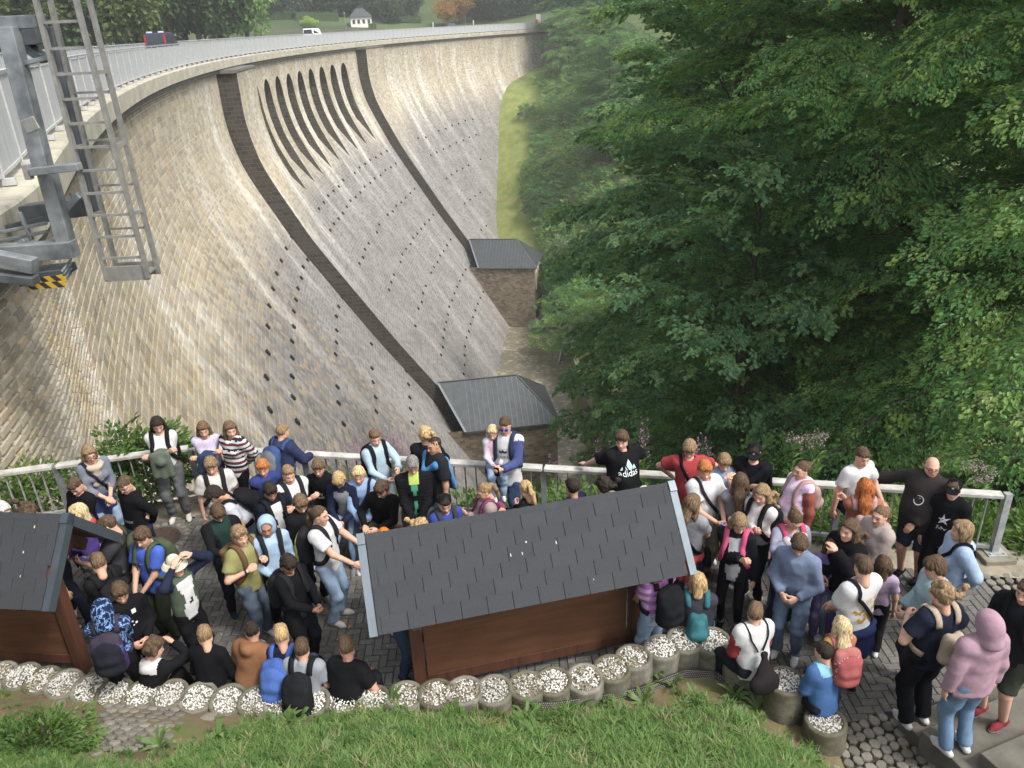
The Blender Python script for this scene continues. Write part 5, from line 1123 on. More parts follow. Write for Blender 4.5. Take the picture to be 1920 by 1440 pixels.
def umbel(seed):
    g = np.random.default_rng(seed); m_ = MB(); m_.tube([(0, 0, 0), (0, .02, .9)], [.007, .004], 4, 1)
    for k in range(9):
        a = k * .7; e = np.array([math.cos(a) * .09, math.sin(a) * .09, 1.0 + g.normal(0, .02)]); m_.tube([(0, .02, .85), e], [.003, .002], 3, 1)
        for j in range(9): leaf(m_, e + g.normal(0, .02, 3), unit(g.normal(size=3) + [0, 0, .4]), unit(np.array([.1, .2, 1.0])), .03, .025, 0)
    for k in range(30): z = g.uniform(.05, .8); a = g.uniform(0, 6.3); leaf(m_, np.array([0, 0, z]), unit(np.array([math.cos(a), math.sin(a), .4])), np.array([0, 0, 1.0]), .16, .05, 2)
    return m_.mesh('umbel_flower', [ML_UMB, MAT_STEM, ML_NETTLE])
UM = [umbel(1), umbel(2)]
for i, (x, y) in enumerate(((1492, 822), (1508, 832), (1540, 816), (1528, 826), (1818, 876), (1832, 872), (1848, 896), (1855, 884), (1838, 902))):
    yy = 9.7 + (i % 3) * .3; p = at_Y(x, y, yy); h = max(.7, p[2] - float(hgt0(p[0], yy))); o = link('umbel_flower', UM[i % 2], None, (p[0], yy, p[2] - h)); o.scale = (1, 1, h); tag(o, 'tall weed with dusty pink flower heads behind the right part of the fence', 'wildflower', 'pink umbel weeds behind the fence')
for i, (x, y, h, r, lab) in enumerate(((235, 872, .6, .42, 'leafy green shrub behind the fence beside the woman with the scarf'), (290, 866, .7, .4, 'leafy shrub behind the fence left of the standing girl'), (50, 930, .5, .5, 'low weeds behind the left end of the fence'))):
    yy = 10.75; p = at_Y(x, y, yy); shrub('shrub', lab, p[0], yy, r, h, SP_NET, 90 + i, None, 90, .9, p[2] - .15)

# ---------------------------------------------------------------- the road's cars, the far shore and its trees
MAT_TYRE = M('tyre', (.02, .02, .02), .9); MAT_CHROME = M('wheel_rim', (.4, .4, .4), .4, .1, metal=.7); MAT_LAMPR = M('red_tail_lamp', (.45, .03, .03), .3, .1, bump=0)
def vehicle(name, label, a, s, paint, L_, W_, H_, prof_pts, win, lamps, extra=None, back=True):
    """profile in (x forward, z); built round its own centre, standing on the road"""
    x, y = plan(a, s); x2, y2 = plan(a - 1, s); yaw = math.atan2(float(y2 - y), float(x2 - x)); o = thing(name, label, 'van', (float(x), float(y), ZL + .725), yaw)
    P = np.array(prof_pts); m_ = MB(); V = []
    n = len(P); tum = lambda z: 1 - .10 * max(0, (z - H_ * .5) / (H_ * .5)) ** 1.3
    for sg in (-1, 1): V += [(px_, sg * W_ / 2 * tum(pz), pz) for px_, pz in P]
    m_.add(V, [list(range(n)), [n + i for i in range(n)][::-1]] + [[i, n + i, n + (i + 1) % n, (i + 1) % n] for i in range(n)]); add_bevel(m_.build('body', paint, o), .06, 3)
    for wpts in win:
        m_ = MB(); m_.add(wpts, [list(range(len(wpts)))]); m_.build('window', MAT_GLASS, o)
    for (c0, s_) in lamps: m_ = MB(); m_.box(c0, s_); m_.build('tail_lamp', MAT_LAMPR, o)
    for fx in (-L_ * .31, L_ * .31):
        for sg in (-1, 1):
            m_ = MB(); a_ = np.linspace(0, 2 * PI, 18, endpoint=False); ring = lambda r, yy: np.stack([r * np.cos(a_), np.full(18, yy), .33 + r * np.sin(a_)], 1); yy = sg * (W_ / 2 - .1)
            m_.add(np.vstack([ring(.33, yy - .1), ring(.33, yy + .1)]), [[i, (i + 1) % 18, 18 + (i + 1) % 18, 18 + i] for i in range(18)] + [list(range(18)), list(range(35, 17, -1))]); wh = m_.build('wheel', MAT_TYRE, o)
            m_ = MB(); m_.add(ring(.2, yy + sg * .105), [list(range(18))]); m_.build('rim', MAT_CHROME, wh)
    for nm, c0, s_, mt in (extra or []): m_ = MB(); m_.box(c0, s_); add_bevel(m_.build(nm, mt, o), .02)
    return o
vp = [(-2.45, .35), (-2.5, .9), (-2.42, 1.3), (-2.28, 1.93), (-2.1, 2.0), (1.0, 1.98), (1.5, 1.75), (2.0, 1.15), (2.45, .95), (2.5, .4)]
MAT_NAVYP = M('dark_blue_paint', (.02, .022, .05), .3, .1, bump=0, spec=.6); MAT_WHITEP = M('white_paint', (.72, .72, .72), .35, .05, bump=0, spec=.5); MAT_LIGHTB = M('light_bar', (.55, .60, .68), .3, .1, bump=0)
def vwin(H_):
    return [[(-2.47, -.78, 1.15), (-2.33, -.74, 1.82), (-2.33, .74, 1.82), (-2.47, .78, 1.15)], [(-1.9, -.925, 1.2), (.2, -.925, 1.2), (.2, -.87, 1.78), (-1.9, -.87, 1.78)], [(.35, -.925, 1.2), (1.5, -.925, 1.2), (1.2, -.87, 1.72), (.35, -.87, 1.78)], [(-1.9, .925, 1.2), (.2, .925, 1.2), (.2, .87, 1.78), (-1.9, .87, 1.78)]]
vehicle('van', 'dark blue van with red lamps and roof light bars driving along the dam', 24 * K, -3.1, MAT_NAVYP, 4.9, 1.9, 2.0, vp, vwin(2), [((-2.42, sg * .84, 1.45), (.12, .12, .8)) for sg in (-1, 1)], [('light_bar', (-1.9, -.5, 2.05), (.35, .45, .12), MAT_LIGHTB), ('light_bar', (-1.9, .5, 2.05), (.35, .45, .12), MAT_LIGHTB)])
vehicle('van', 'white van farther along the road over the dam', -22.5 * K, -4.6, MAT_WHITEP, 4.9, 1.9, 2.0, vp, vwin(2), [((-2.46, sg * .86, 1.1), (.08, .12, .3)) for sg in (-1, 1)])

m_ = MB(); g = np.random.default_rng(66)
for (x, y) in ((645, 1165), (660, 1172), (776, 1245), (770, 1190), (1535, 1150), (1535, 1152), (155, 1065), (1640, 1345), (1655, 1375), (1690, 1400), (1565, 1240), (705, 1250), (590, 1220), (1480, 1170)):
    p = at_z(x, y, .006); a = g.uniform(0, 6); fw = A3(math.cos(a), math.sin(a), .05); leaf(m_, p, fw, np.array([0, 0, 1.0]), .07, .04)
tag(m_.build('fallen_leaves', M('dry_leaf', (.30, .17, .06), .9, .3), None), 'a few dry brown leaves scattered on the paving', 'leaves', None, 'stuff')
# ================================================================ FAR SHORE
ML_FAR1 = leaf_mat('far_leaves', (.07, .12, .04), (.10, .155, .05), (.17, .21, .06), .4); ML_FAR2 = leaf_mat('far_dark_leaves', (.045, .075, .036), (.06, .10, .042), (.09, .13, .05), .35)
def clump_mesh(name, mat, seed, n=900, leafs=.42):
    """crown of a far tree: leaves gathered in lobes, 1 m radius unit scaled by the tree"""
    g = np.random.default_rng(seed); m_ = MB(); lob = []
    for k in range(26):
        u = g.normal(size=3); u /= np.linalg.norm(u); lob.append(u * g.uniform(.35, .8) * np.array([1, 1, 1.25]) + [0, 0, .25])
    for k in range(n):
        c0 = lob[g.integers(len(lob))]; u = g.normal(size=3); u /= np.linalg.norm(u); p = c0 + u * g.uniform(.2, .36); fw = unit(u + g.normal(0, .6, 3) - [0, 0, .3]); nr = unit(np.cross(fw, g.normal(size=3))); nr = nr * (1 if nr[2] > 0 else -1); leaf(m_, p, fw, nr, .13 * leafs / .42, .11 * leafs / .42)
    return m_.mesh(name, mat)
CL = [clump_mesh('crown', ML_FAR1, 1, 2200), clump_mesh('crown', ML_FAR1, 2, 2200), clump_mesh('crown', ML_FAR2, 3, 2200), clump_mesh('crown', ML_PALE, 4, 2200), clump_mesh('crown', ML_YEL, 5, 1400)]
m_ = MB(); m_.tube([(0, 0, -.6), (.02, 0, .5), (0, .02, 1.2)], [.06, .045, .02], 7); TRK = m_.mesh('trunk', MAT_BARK, True)
def far_tree(label, px_, ybase, dist, r, h, v, group):
    """px_: photo column of the tree, dist: metres from the camera, h: height above its foot"""
    d = ray(px_, ybase); d = d / math.hypot(d[0], d[1]); x, y = d[0] * dist, d[1] * dist; z = float(bank_z(x, y)) if ybase < 900 else 0
    o = thing('tree', label, 'tree', (x, y, max(z, 2.5)), rng.uniform(0, 6), group)
    t_ = link('trunk', TRK, o); t_.scale = (h * .35, h * .35, h * .5); t_.location = (0, 0, h * .2)
    for k in range(2):
        c_ = link('crown', CL[v], o, (rng.normal(0, r * .1), rng.normal(0, r * .1), h * (.55 if k == 0 else .38))); c_.scale = (r * (1 if k == 0 else .85), r * (1 if k == 0 else .85), h * (.36 if k == 0 else .3)); c_.rotation_euler = (0, 0, rng.uniform(0, 6))
FG = 'trees on the lake shore behind the road'
for i, (x, dd_, r, h, v) in enumerate(((10, 150, 7, 15, 0), (60, 158, 8, 19, 3), (120, 152, 7, 17, 0), (165, 155, 7, 20, 3), (215, 152, 7.5, 21, 1), (262, 160, 8, 24, 0), (318, 172, 8, 26, 2), (370, 178, 9, 27, 1), (418, 184, 9, 28, 0), (462, 190, 8, 24, 3), (345, 192, 9, 30, 2), (240, 185, 10, 30, 2), (120, 180, 11, 30, 2), (20, 190, 11, 30, 2))):
    far_tree(['mid green', 'leafy green', 'dark', 'yellowish green'][v] + ' shore tree ' + ['at the left edge behind the gantry', 'behind the ladder', 'just right of the ladder', 'right of the ladder', 'left of the dark van', 'above the dark van', 'right of the dark van', 'in the middle of the shore group', 'near the right end of the shore group', 'at the right end of the shore group', 'behind the middle of the shore group', 'high behind the dark van', 'high behind the ladder', 'high behind the gantry'][i], x, 60, dd_, r, h, v, FG)
# wooded hill: crowns by the hundred, one mass
g = np.random.default_rng(31); n = 1100; az = np.radians(g.uniform(-50, 22, n)); rr = 324 + 122 * g.random(n) ** 1.3; hx, hy = rr * np.sin(az), rr * np.cos(az); hz = bank_z(hx, hy)
ok = (hz > 7) & ~((az > math.radians(-17)) & (az < math.radians(10)) & (rr < 326)) & ~((abs(az - math.radians(-9.9)) < .05) & (rr < 334)) & ~((abs(az - math.radians(-3.6)) < .035) & (rr < 395)); hx, hy, hz = hx[ok], hy[ok], hz[ok]; n = len(hx); kd = g.choice(3, n, p=[.3, .2, .5])
for j, me in enumerate((CL[0], CL[1], CL[2])):
    m = kd == j; s = g.uniform(5.5, 9.5, m.sum())
    tag(scatter('forest', src(me), np.stack([hx[m], hy[m], hz[m] + s * .8], 1), np.stack([0 * s, 0 * s, g.uniform(0, 6, m.sum())], 1), s), ['mid green part of the forest on the far hill', 'lighter part of the forest on the far hill', 'dark part of the forest on the far hill'][j], 'forest')
for i, (x, dd_, r, h, v, lab) in enumerate(((838, 322, 5, 10, 4, 'orange leaved tree on the far hill above the dam'), (862, 326, 5.5, 11, 4, 'orange leaved tree right of the other one on the far hill'), (930, 352, 5, 15, 0, 'green tree above the far end of the road'), (965, 345, 6, 13, 1, 'rounded tree near the signs at the far end of the dam'), (1000, 338, 6, 16, 3, 'yellowish tree behind the signs at the far end of the dam'), (770, 345, 6, 10, 2, 'dark bushy tree right of the white house'), (730, 350, 7, 13, 2, 'dark tree behind the white house'), (578, 300, 3.2, 4.5, 3, 'light round bush by the white van'), (895, 350, 4, 9, 2, 'dark tree right of the orange ones'))):
    far_tree(lab, x, 45, dd_, r, h, v, None)
def far_pt(px_, dist): d = ray(px_, 45); d = d / math.hypot(d[0], d[1]); x, y = d[0] * dist, d[1] * dist; return np.array([x, y, float(bank_z(x, y))])
# white house with dark roof
hp_ = far_pt(677, 318); house = thing('house', 'small white house with dark hipped roof on the far shore', 'building', hp_, math.radians(12)); MAT_WHW = M('white_render', (.72, .71, .67), .9, .08, 1, 0); MAT_SLATE = M('slate_roof', (.055, .06, .06), .7, .2, 2, .2)
HWd, HDp, HH = 7.4, 5.2, 2.9
m_ = MB(); m_.box((0, 0, HH / 2 - .6), (HWd, HDp, HH + 1.2)); m_.build('wall', MAT_WHW, house)
e_ = .5; E_ = [(-HWd / 2 - e_, -HDp / 2 - e_, HH), (HWd / 2 + e_, -HDp / 2 - e_, HH), (HWd / 2 + e_, HDp / 2 + e_, HH), (-HWd / 2 - e_, HDp / 2 + e_, HH)]; m_ = MB(); m_.add(E_ + [(-1.3, 0, HH + 3.0), (1.3, 0, HH + 3.0)], [[0, 1, 5, 4], [1, 2, 5], [2, 3, 4, 5], [3, 0, 4], [3, 2, 1, 0]]); rf = m_.build('roof', MAT_SLATE, house)
m_ = MB(); m_.box((0, 0, HH + 3.2), (.5, .3, .9)); m_.build('chimney', MAT_SLATE, rf)
for x in (-2.6, -.9, .9, 2.7):
    m_ = MB(); m_.box((x, -HDp / 2 - .02, 1.5), (1.05, .08, 1.5)); w_ = m_.build('window', MAT_LINTEL, house); m_ = MB(); m_.box((x, -HDp / 2 - .05, 1.5), (.8, .06, 1.25)); m_.build('pane', MAT_GLASS, w_)
lp = far_pt(648, 300); m_ = MB(); m_.tube([(0, 0, -1), (0, 0, 5.6)], [.09, .06], 8); lam = thing('street_lamp', 'thin street lamp left of the white house', 'street lamp', lp); m_.build('pole', MAT_GALV, lam); m_ = MB(); m_.box((0, -.2, 5.7), (.3, .7, .2)); m_.build('head', MAT_WHITEP, lam)
MAT_HEDGE = M('clipped_hedge', (.045, .075, .025), .95, .35, 1.5, .8, 3, .2)
def hedge(label, x0, x1, dist, h):
    a, b = far_pt(x0, dist), far_pt(x1, dist); o = thing('hedge', label, 'hedge', (a + b) / 2); L_ = np.linalg.norm((b - a)[:2]); n = int(L_ * 5); P = np.stack([g.uniform(-L_ / 2, L_ / 2, n), g.uniform(-1, 1, n), g.uniform(.2, h, n)], 1); an = math.atan2((b - a)[1], (b - a)[0]); R_ = np.array([[math.cos(an), -math.sin(an), 0], [math.sin(an), math.cos(an), 0], [0, 0, 1]])
    m_ = MB(); m_.bar((a - b) / 2 + [0, 0, h * .45], (b - a) / 2 + [0, 0, h * .45], 1.8, h * .9); m_.build('body', MAT_HEDGE, o)
    scatter('foliage', SP_DARK[0], P @ R_.T, g.uniform(0, 6, (n, 3)), g.uniform(1.2, 2, n), o)
hedge('long clipped hedge on the far shore left of the white house', 505, 548, 330, 3); hedge('second clipped hedge nearer the white house', 556, 636, 326, 3.2); hedge('low hedge right of the white house', 690, 705, 312, 2); hedge('hedge running along the shore right of the house', 720, 790, 330, 2.4)
m_ = MB(); fa = [far_pt(x, 296) for x in range(500, 830, 12)]
fe = thing('fence', 'low wooden fence along the far shore', 'fence', fa[0]); 
for i in range(len(fa) - 1):
    for k in range(6): p = (fa[i] + (fa[i + 1] - fa[i]) * k / 6) - fa[0]; m_.box(p + [0, 0, .5], (.14, .1, 1.1))
    m_.bar(fa[i] - fa[0] + [0, 0, .9], fa[i + 1] - fa[0] + [0, 0, .9], .06, .1)
m_.build('pickets', M('grey_wood', (.17, .15, .125), .9), fe, kind='stuff')
# signs and small things at the far end of the road
def sign_post(label, px_, dist, h, board=None, mat=None, cat='sign'):
    p = far_pt(px_, dist); p[2] = max(p[2], ZL + .7); o = thing('sign' if board else 'post', label, cat, p); m_ = MB(); m_.tube([(0, 0, -2), (0, 0, h)], .05, 6); m_.build('pole', MAT_GALV, o)
    if board: m_ = MB(); m_.box((0, -.06, h - board[1] / 2), (board[0], .05, board[1])); m_.build('board', mat, o)
MAT_SGN = M('sign_white', (.7, .7, .68), .6, .05, bump=0); MAT_SGR = M('sign_red', (.5, .06, .05), .6, .05, bump=0)
sign_post('white sign board at the far right end of the dam', 1010, 268, 3.4, (1.4, 2.1), MAT_SGN); sign_post('small red and white sign below the white board', 1006, 262, 1.9, (.9, 1.1), MAT_SGR); sign_post('white marker post at the far end of the road', 812, 286, 2.6, (.3, 1.6), MAT_SGN, 'post'); sign_post('second white marker post at the far end', 888, 280, 2.6, (.3, 1.3), MAT_SGN, 'post'); sign_post('thin pole near the far end of the road', 873, 290, 4.0, None, None, 'pole')
p = far_pt(847, 284); kio = thing('kiosk', 'tiny shelter with dark roof and blue side by the far end of the road', 'kiosk', p); m_ = MB(); m_.box((0, 0, 1.2), (2.4, 2, 2.4)); m_.build('body', M('kiosk_blue', (.08, .16, .38), .7), kio); m_ = MB(); m_.add([(-1.6, -1.4, 2.4), (1.6, -1.4, 2.4), (1.6, 1.4, 2.4), (-1.6, 1.4, 2.4), (-.9, 0, 3.3), (.9, 0, 3.3)], [[0, 1, 5, 4], [1, 2, 5], [2, 3, 4, 5], [3, 0, 4], [3, 2, 1, 0]]); m_.build('roof', MAT_SLATE, kio)
p = far_pt(830, 286); kc = thing('hut', 'tiny green hut beside the blue shelter', 'hut', p); m_ = MB(); m_.box((0, 0, .9), (1.8, 1.6, 1.8)); m_.build('body', M('hut_green', (.06, .22, .16), .7), kc); m_ = MB(); m_.box((0, 0, 1.9), (2.1, 1.9, .2)); m_.build('roof', M('hut_roof', (.2, .26, .22), .7), kc)
# ================================================================ PEOPLE: shapes from blended round cones
def srgb(hexs):
    v = [int(hexs[i:i + 2], 16) / 255 for i in (0, 2, 4)]; return tuple(c / 12.92 if c <= .04045 else ((c + .055) / 1.055) ** 2.4 for c in v)
A_ = lambda *v: np.array(v, float)
def rc(a, b, ra, rb, sq=None, clip=None, k=.03, sub=False):
    """round cone a-b; sq=(axis, factor) flattens it along an axis; clip=[(point, outward normal)] cuts it off"""
    return dict(a=np.asarray(a, float), b=np.asarray(b, float), ra=ra, rb=rb, sq=sq, clip=clip or [], k=k, sub=sub)
def rc_eval(p, P):
    a, b = p['a'], p['b']; q = P - a; ba = b - a
    if p['sq'] is not None:
        n, f = p['sq']; q = q + (q @ n)[..., None] * n * (1 / f - 1); ba = ba + n * (ba @ n) * (1 / f - 1)
    L2 = ba @ ba + 1e-12; h = np.clip((q @ ba) / L2, 0, 1); d = np.linalg.norm(q - h[..., None] * ba, axis=-1) - (p['ra'] + (p['rb'] - p['ra']) * h)
    for (c, n) in p['clip']: d = np.maximum(d, (P - c) @ n)
    return d
def smin(a, b, k):
    h = np.maximum(k - abs(a - b), 0) / k; return np.minimum(a, b) - h * h * k * .25
def sdf(prims, P):
    F = np.full(P.shape[:-1], 1e3)
    for p in prims:
        d = rc_eval(p, P); F = np.maximum(F, -d) if p['sub'] == 1 else (-smin(-F, d, p['k']) if p['sub'] else smin(F, d, p['k']))
    return F
def surf(prims, h, disp=None):
    """mesh of the zero surface on a grid of cell size h: verts (n,3), quads"""
    lo = np.min([np.minimum(p['a'] - p['ra'], p['b'] - p['rb']) for p in prims if not p['sub']], axis=0) - 2.5 * h
    hi = np.max([np.maximum(p['a'] + p['ra'], p['b'] + p['rb']) for p in prims if not p['sub']], axis=0) + 2.5 * h
    n = np.ceil((hi - lo) / h).astype(int) + 1; F = np.full(n, 1.0); ax = [lo[i] + h * np.arange(n[i]) for i in range(3)]
    for p in prims:
        m = p['k'] + 2 * h; r = max(p['ra'], p['rb']); l_ = np.minimum(p['a'], p['b']) - r - m; h_ = np.maximum(p['a'], p['b']) + r + m
        i0 = np.clip(np.floor((l_ - lo) / h).astype(int), 0, n); i1 = np.clip(np.ceil((h_ - lo) / h).astype(int) + 1, 0, n)
        if (i1 <= i0).any(): continue
        sl = tuple(slice(a, b) for a, b in zip(i0, i1)); G = np.stack(np.meshgrid(*[ax[i][sl[i]] for i in range(3)], indexing='ij'), -1); d = rc_eval(p, G)
        F[sl] = -smin(-F[sl], d, p['k']) if p['sub'] else smin(F[sl], d, p['k'])
    if disp is not None:
        nz = abs(F) < 3 * h; I = np.argwhere(nz); F[nz] += disp(lo + I * h)
    S = F < 0; c = np.zeros(n - 1, np.int8)
    for i in (0, 1):
        for j in (0, 1):
            for k in (0, 1): c += S[i:n[0] - 1 + i, j:n[1] - 1 + j, k:n[2] - 1 + k]
    act = (c > 0) & (c < 8); I = np.argwhere(act); idx = np.full(n - 1, -1, np.int32); idx[act] = np.arange(len(I)); acc = np.zeros((len(I), 3)); cnt = np.zeros(len(I))
    cor = [(i, j, k) for i in (0, 1) for j in (0, 1) for k in (0, 1)]; fv = {q: F[I[:, 0] + q[0], I[:, 1] + q[1], I[:, 2] + q[2]] for q in cor}
    for q in cor:
        for axi in range(3):
            if q[axi] == 0:
                r = list(q); r[axi] = 1; r = tuple(r); f0, f1 = fv[q], fv[r]; m = (f0 < 0) != (f1 < 0); t = f0[m] / (f0[m] - f1[m]); acc[m] += np.array(q); acc[m, axi] += t; cnt[m] += 1
    V = lo + h * (I + acc / np.maximum(cnt, 1)[:, None]); Q = []
    for axi in range(3):
        s0 = [slice(0, -1) if a == axi else slice(1, -1) for a in range(3)]; s1 = [slice(1, None) if a == axi else slice(1, -1) for a in range(3)]
        A0_, B0_ = S[tuple(s0)], S[tuple(s1)]; E = np.argwhere(A0_ != B0_); b_, c_ = [a for a in range(3) if a != axi]
        if len(E) == 0: continue
        E2 = E.copy(); E2[:, b_] += 1; E2[:, c_] += 1; flip = A0_[tuple(E.T)]
        def at(db, dc): r = E2.copy(); r[:, b_] += db; r[:, c_] += dc; return idx[r[:, 0], r[:, 1], r[:, 2]]
        q = np.stack([at(-1, -1), at(0, -1), at(0, 0), at(-1, 0)], 1); fl = flip if axi != 1 else ~flip; q[~fl] = q[~fl][:, ::-1]; Q.append(q)
    return V, np.vstack(Q)
def folds(seed, amp, fr=26.0):
    g = np.random.default_rng(seed); K_ = g.normal(size=(7, 3)) * fr * np.array([.75, .75, 1.0]); ph = g.uniform(0, 6, 7)
    return lambda P: amp * np.sin(P @ K_.T + ph + 1.6 * np.sin(P @ K_[::-1].T * .45)).mean(-1) * 1.6
def mesh_from(name, V, Q, mats, mi=None, smooth=True):
    me = D.meshes.new(name); me.vertices.add(len(V)); me.vertices.foreach_set('co', np.ascontiguousarray(V, np.float32).ravel())
    Q = np.asarray(Q, np.int32); me.loops.add(Q.size); me.loops.foreach_set('vertex_index', Q.ravel()); me.polygons.add(len(Q)); me.polygons.foreach_set('loop_start', np.arange(0, Q.size, 4, dtype=np.int32)); me.polygons.foreach_set('loop_total', np.full(len(Q), 4, np.int32))
    for m in mats: me.materials.append(m)
    if mi is not None: me.polygons.foreach_set('material_index', np.asarray(mi, np.int32))
    if smooth: me.polygons.foreach_set('use_smooth', np.ones(len(Q), bool))
    me.update(calc_edges=True); return me

# ---- head, hair and hand shapes, made once
X3, Y3, Z3 = A_(1, 0, 0), A_(0, 1, 0), A_(0, 0, 1)
HEAD = [rc((0, -.012, .028), (0, -.018, .032), .087, .087, (X3, .84)), rc((0, .02, -.005), (0, .036, -.07), .064, .043, (X3, .95), k=.04), rc((0, .05, -.088), (0, .052, -.092), .024, .022, k=.03)]
for s_ in (-1, 1): HEAD += [rc((s_ * .05, -.005, -.055), (s_ * .012, .05, -.09), .024, .02, k=.035), rc((s_ * .036, .052, -.028), (s_ * .03, .055, -.04), .026, .024, k=.03), rc((s_ * .073, -.012, .0), (s_ * .070, -.008, -.024), .019, .012, (X3, .45), k=.012), rc((s_ * .012, .077, .030), (s_ * .04, .068, .028), .012, .010, k=.018)]
HEAD += [rc((0, .082, .012), (0, .103, -.026), .008, .014, k=.016), rc((-.012, .092, -.03), (.012, .092, -.03), .010, .010, k=.012), rc((-.016, .082, -.060), (.016, .082, -.060), .010, .010, k=.012), rc((0, -.026, -.06), (0, -.036, -.15), .048, .050, k=.04)]
for s_ in (-1, 1): HEAD.append(rc((s_ * .031, .099, .008), (s_ * .033, .098, .008), .013, .012, k=.012, sub=True))
HV, HQ = surf(HEAD, .0088); _hc = HV[HQ].mean(1); HM = np.zeros(len(HQ), int)
for s_ in (-1, 1):
    HM[(abs(_hc[:, 0] - s_ * .032) < .0135) & (abs(_hc[:, 2] - .006) < .0065) & (_hc[:, 1] > .06)] = 1
    HM[(abs(_hc[:, 0] - s_ * .033) < .018) & (abs(_hc[:, 2] - .031) < .0055) & (_hc[:, 1] > .055)] = 2
HM[(abs(_hc[:, 0]) < .023) & (abs(_hc[:, 2] + .0600) < .0085) & (_hc[:, 1] > .075)] = 3
def hairline(dz=0.0, dy=0.0, back=-.135): return [(A_(0, .050 + dy, .066 + dz), unit(A_(0, .80, -.60)))]
def hair_prims(style):
    cl = hairline(); c = rc((0, -.012, .030), (0, -.018, .034), .097, .097, (X3, .86), cl); P = [c]
    top = lambda r, z: rc((0, .02, .062 + z), (0, -.03, .066 + z), r, r, (X3, .95), [(A_(0, 0, .04), unit(A_(0, .5, -.86)))], k=.03)
    if style == 'short': P = [rc((0, -.012, .030), (0, -.02, .034), .093, .093, (X3, .85), hairline(.004)), top(.068, -.004), rc((-.03, .062, .078), (.035, .058, .080), .024, .022, k=.03)]
    elif style == 'quiff': P = [rc((0, -.012, .030), (0, -.02, .034), .0915, .0915, (X3, .85), hairline(.004)), top(.066, .012), rc((-.03, .058, .095), (.03, .06, .098), .030, .028, k=.03), rc((-.04, .02, .10), (.03, .0, .10), .03, .03, k=.03)]
    elif style == 'mop':
        P += [top(.080, .004)]
        for x in np.linspace(-.062, .062, 6): P.append(rc((x * .8, .045, .085), (x * 1.06, .080 - abs(x) * .45, .058 - abs(x) * .35), .027, .017, k=.02))
        for s in (-1, 1): P += [rc((s * .066, -.025, .03), (s * .074, -.03, -.012), .028, .020, k=.03)]
        P += [rc((0, -.075, .0), (0, -.072, -.06), .05, .045, (Y3, .7), k=.04)]
    elif style == 'curly':
        P += [top(.092, .0)] + [rc(v * A_(.085, .085, .08) + A_(0, -.015, .045), v * A_(.09, .09, .085) + A_(0, -.015, .045), .036, .032, None, hairline(-.004, .02), k=.02) for v in np.random.default_rng(4).normal(size=(26, 3)) / 1.4 if True]
    elif style == 'bob':
        P += [top(.078, .0), rc((-.045, .055, .082), (.045, .055, .082), .024, .024, k=.03), rc((0, -.07, .0), (0, -.075, -.11), .065, .055, (Y3, .75), k=.04)]
        for s in (-1, 1): P += [rc((s * .07, -.01, .03), (s * .082, -.01, -.10), .034, .028, k=.035), rc((s * .06, .03, .062), (s * .084, .005, -.03), .023, .018, k=.03)]
    elif style == 'long':
        P += [top(.078, .0), rc((-.03, .056, .084), (.03, .056, .084), .022, .022, k=.03), rc((0, -.07, .0), (0, -.105, -.16), .066, .070, (Y3, .62), k=.05), rc((0, -.105, -.16), (0, -.118, -.33), .070, .048, (Y3, .55), k=.05)]
        for s in (-1, 1): P += [rc((s * .07, -.01, .03), (s * .088, -.015, -.12), .034, .034, k=.035), rc((s * .088, -.015, -.12), (s * .092, .035, -.30), .034, .020, k=.035), rc((s * .06, .03, .062), (s * .085, .005, -.04), .022, .018, k=.03)]
    elif style == 'longcurly':
        g = np.random.default_rng(2); P += [top(.08, .0), rc((0, -.075, .0), (0, -.11, -.24), .075, .085, (Y3, .75), k=.05)]
        for s in (-1, 1): P += [rc((s * .07, -.01, .03), (s * .10, -.02, -.20), .04, .05, k=.035)]
        for _ in range(34): v = A_(g.uniform(-.14, .14), g.uniform(-.16, -.03), g.uniform(-.33, .03)); P.append(rc(v, v + g.normal(0, .012, 3), .026, .026, k=.02))
    elif style == 'ponytail':
        P = [rc((0, -.012, .030), (0, -.018, .034), .0935, .0935, (X3, .86), hairline()), rc((0, -.10, .035), (0, -.125, .03), .020, .026, k=.02), rc((0, -.125, .03), (0, -.15, -.06), .030, .034, k=.02), rc((0, -.15, -.06), (0, -.135, -.22), .034, .014, k=.02)]
    elif style == 'bun':
        P = [rc((0, -.012, .030), (0, -.018, .034), .0935, .0935, (X3, .86), hairline()), rc((0, -.10, .055), (0, -.115, .055), .036, .034, k=.015)]
    elif style == 'buzz': P = [rc((0, -.012, .030), (0, -.02, .034), .0895, .0895, (X3, .845), hairline(.006))]
    elif style == 'bald': P = [rc((0, -.02, -.0), (0, -.03, .0), .0895, .0895, (X3, .87), [(A_(0, -.0, .040), unit(A_(0, .3, .95))), (A_(0, .015, 0), Y3)])]
    return P
HAIR = {}
def hair_mesh(style):
    if style not in HAIR:
        fr, am = (75, .008) if style in ('curly', 'longcurly') else (0, 0)
        if fr: dp = folds(3, am, fr)
        else:
            f1, f2 = folds(3, .0045, 55), folds(7, .006, 26); dp = lambda P: .0042 * np.sin(np.arctan2(P[:, 0], P[:, 1] + .03) * 17 + P[:, 2] * 30 + 3 * np.sin(P[:, 0] * 40)) + f1(P) + f2(P)
        V, Q = surf(hair_prims(style), .0088, dp); HAIR[style] = mesh_from('hair', V, Q, [None])
    return HAIR[style]
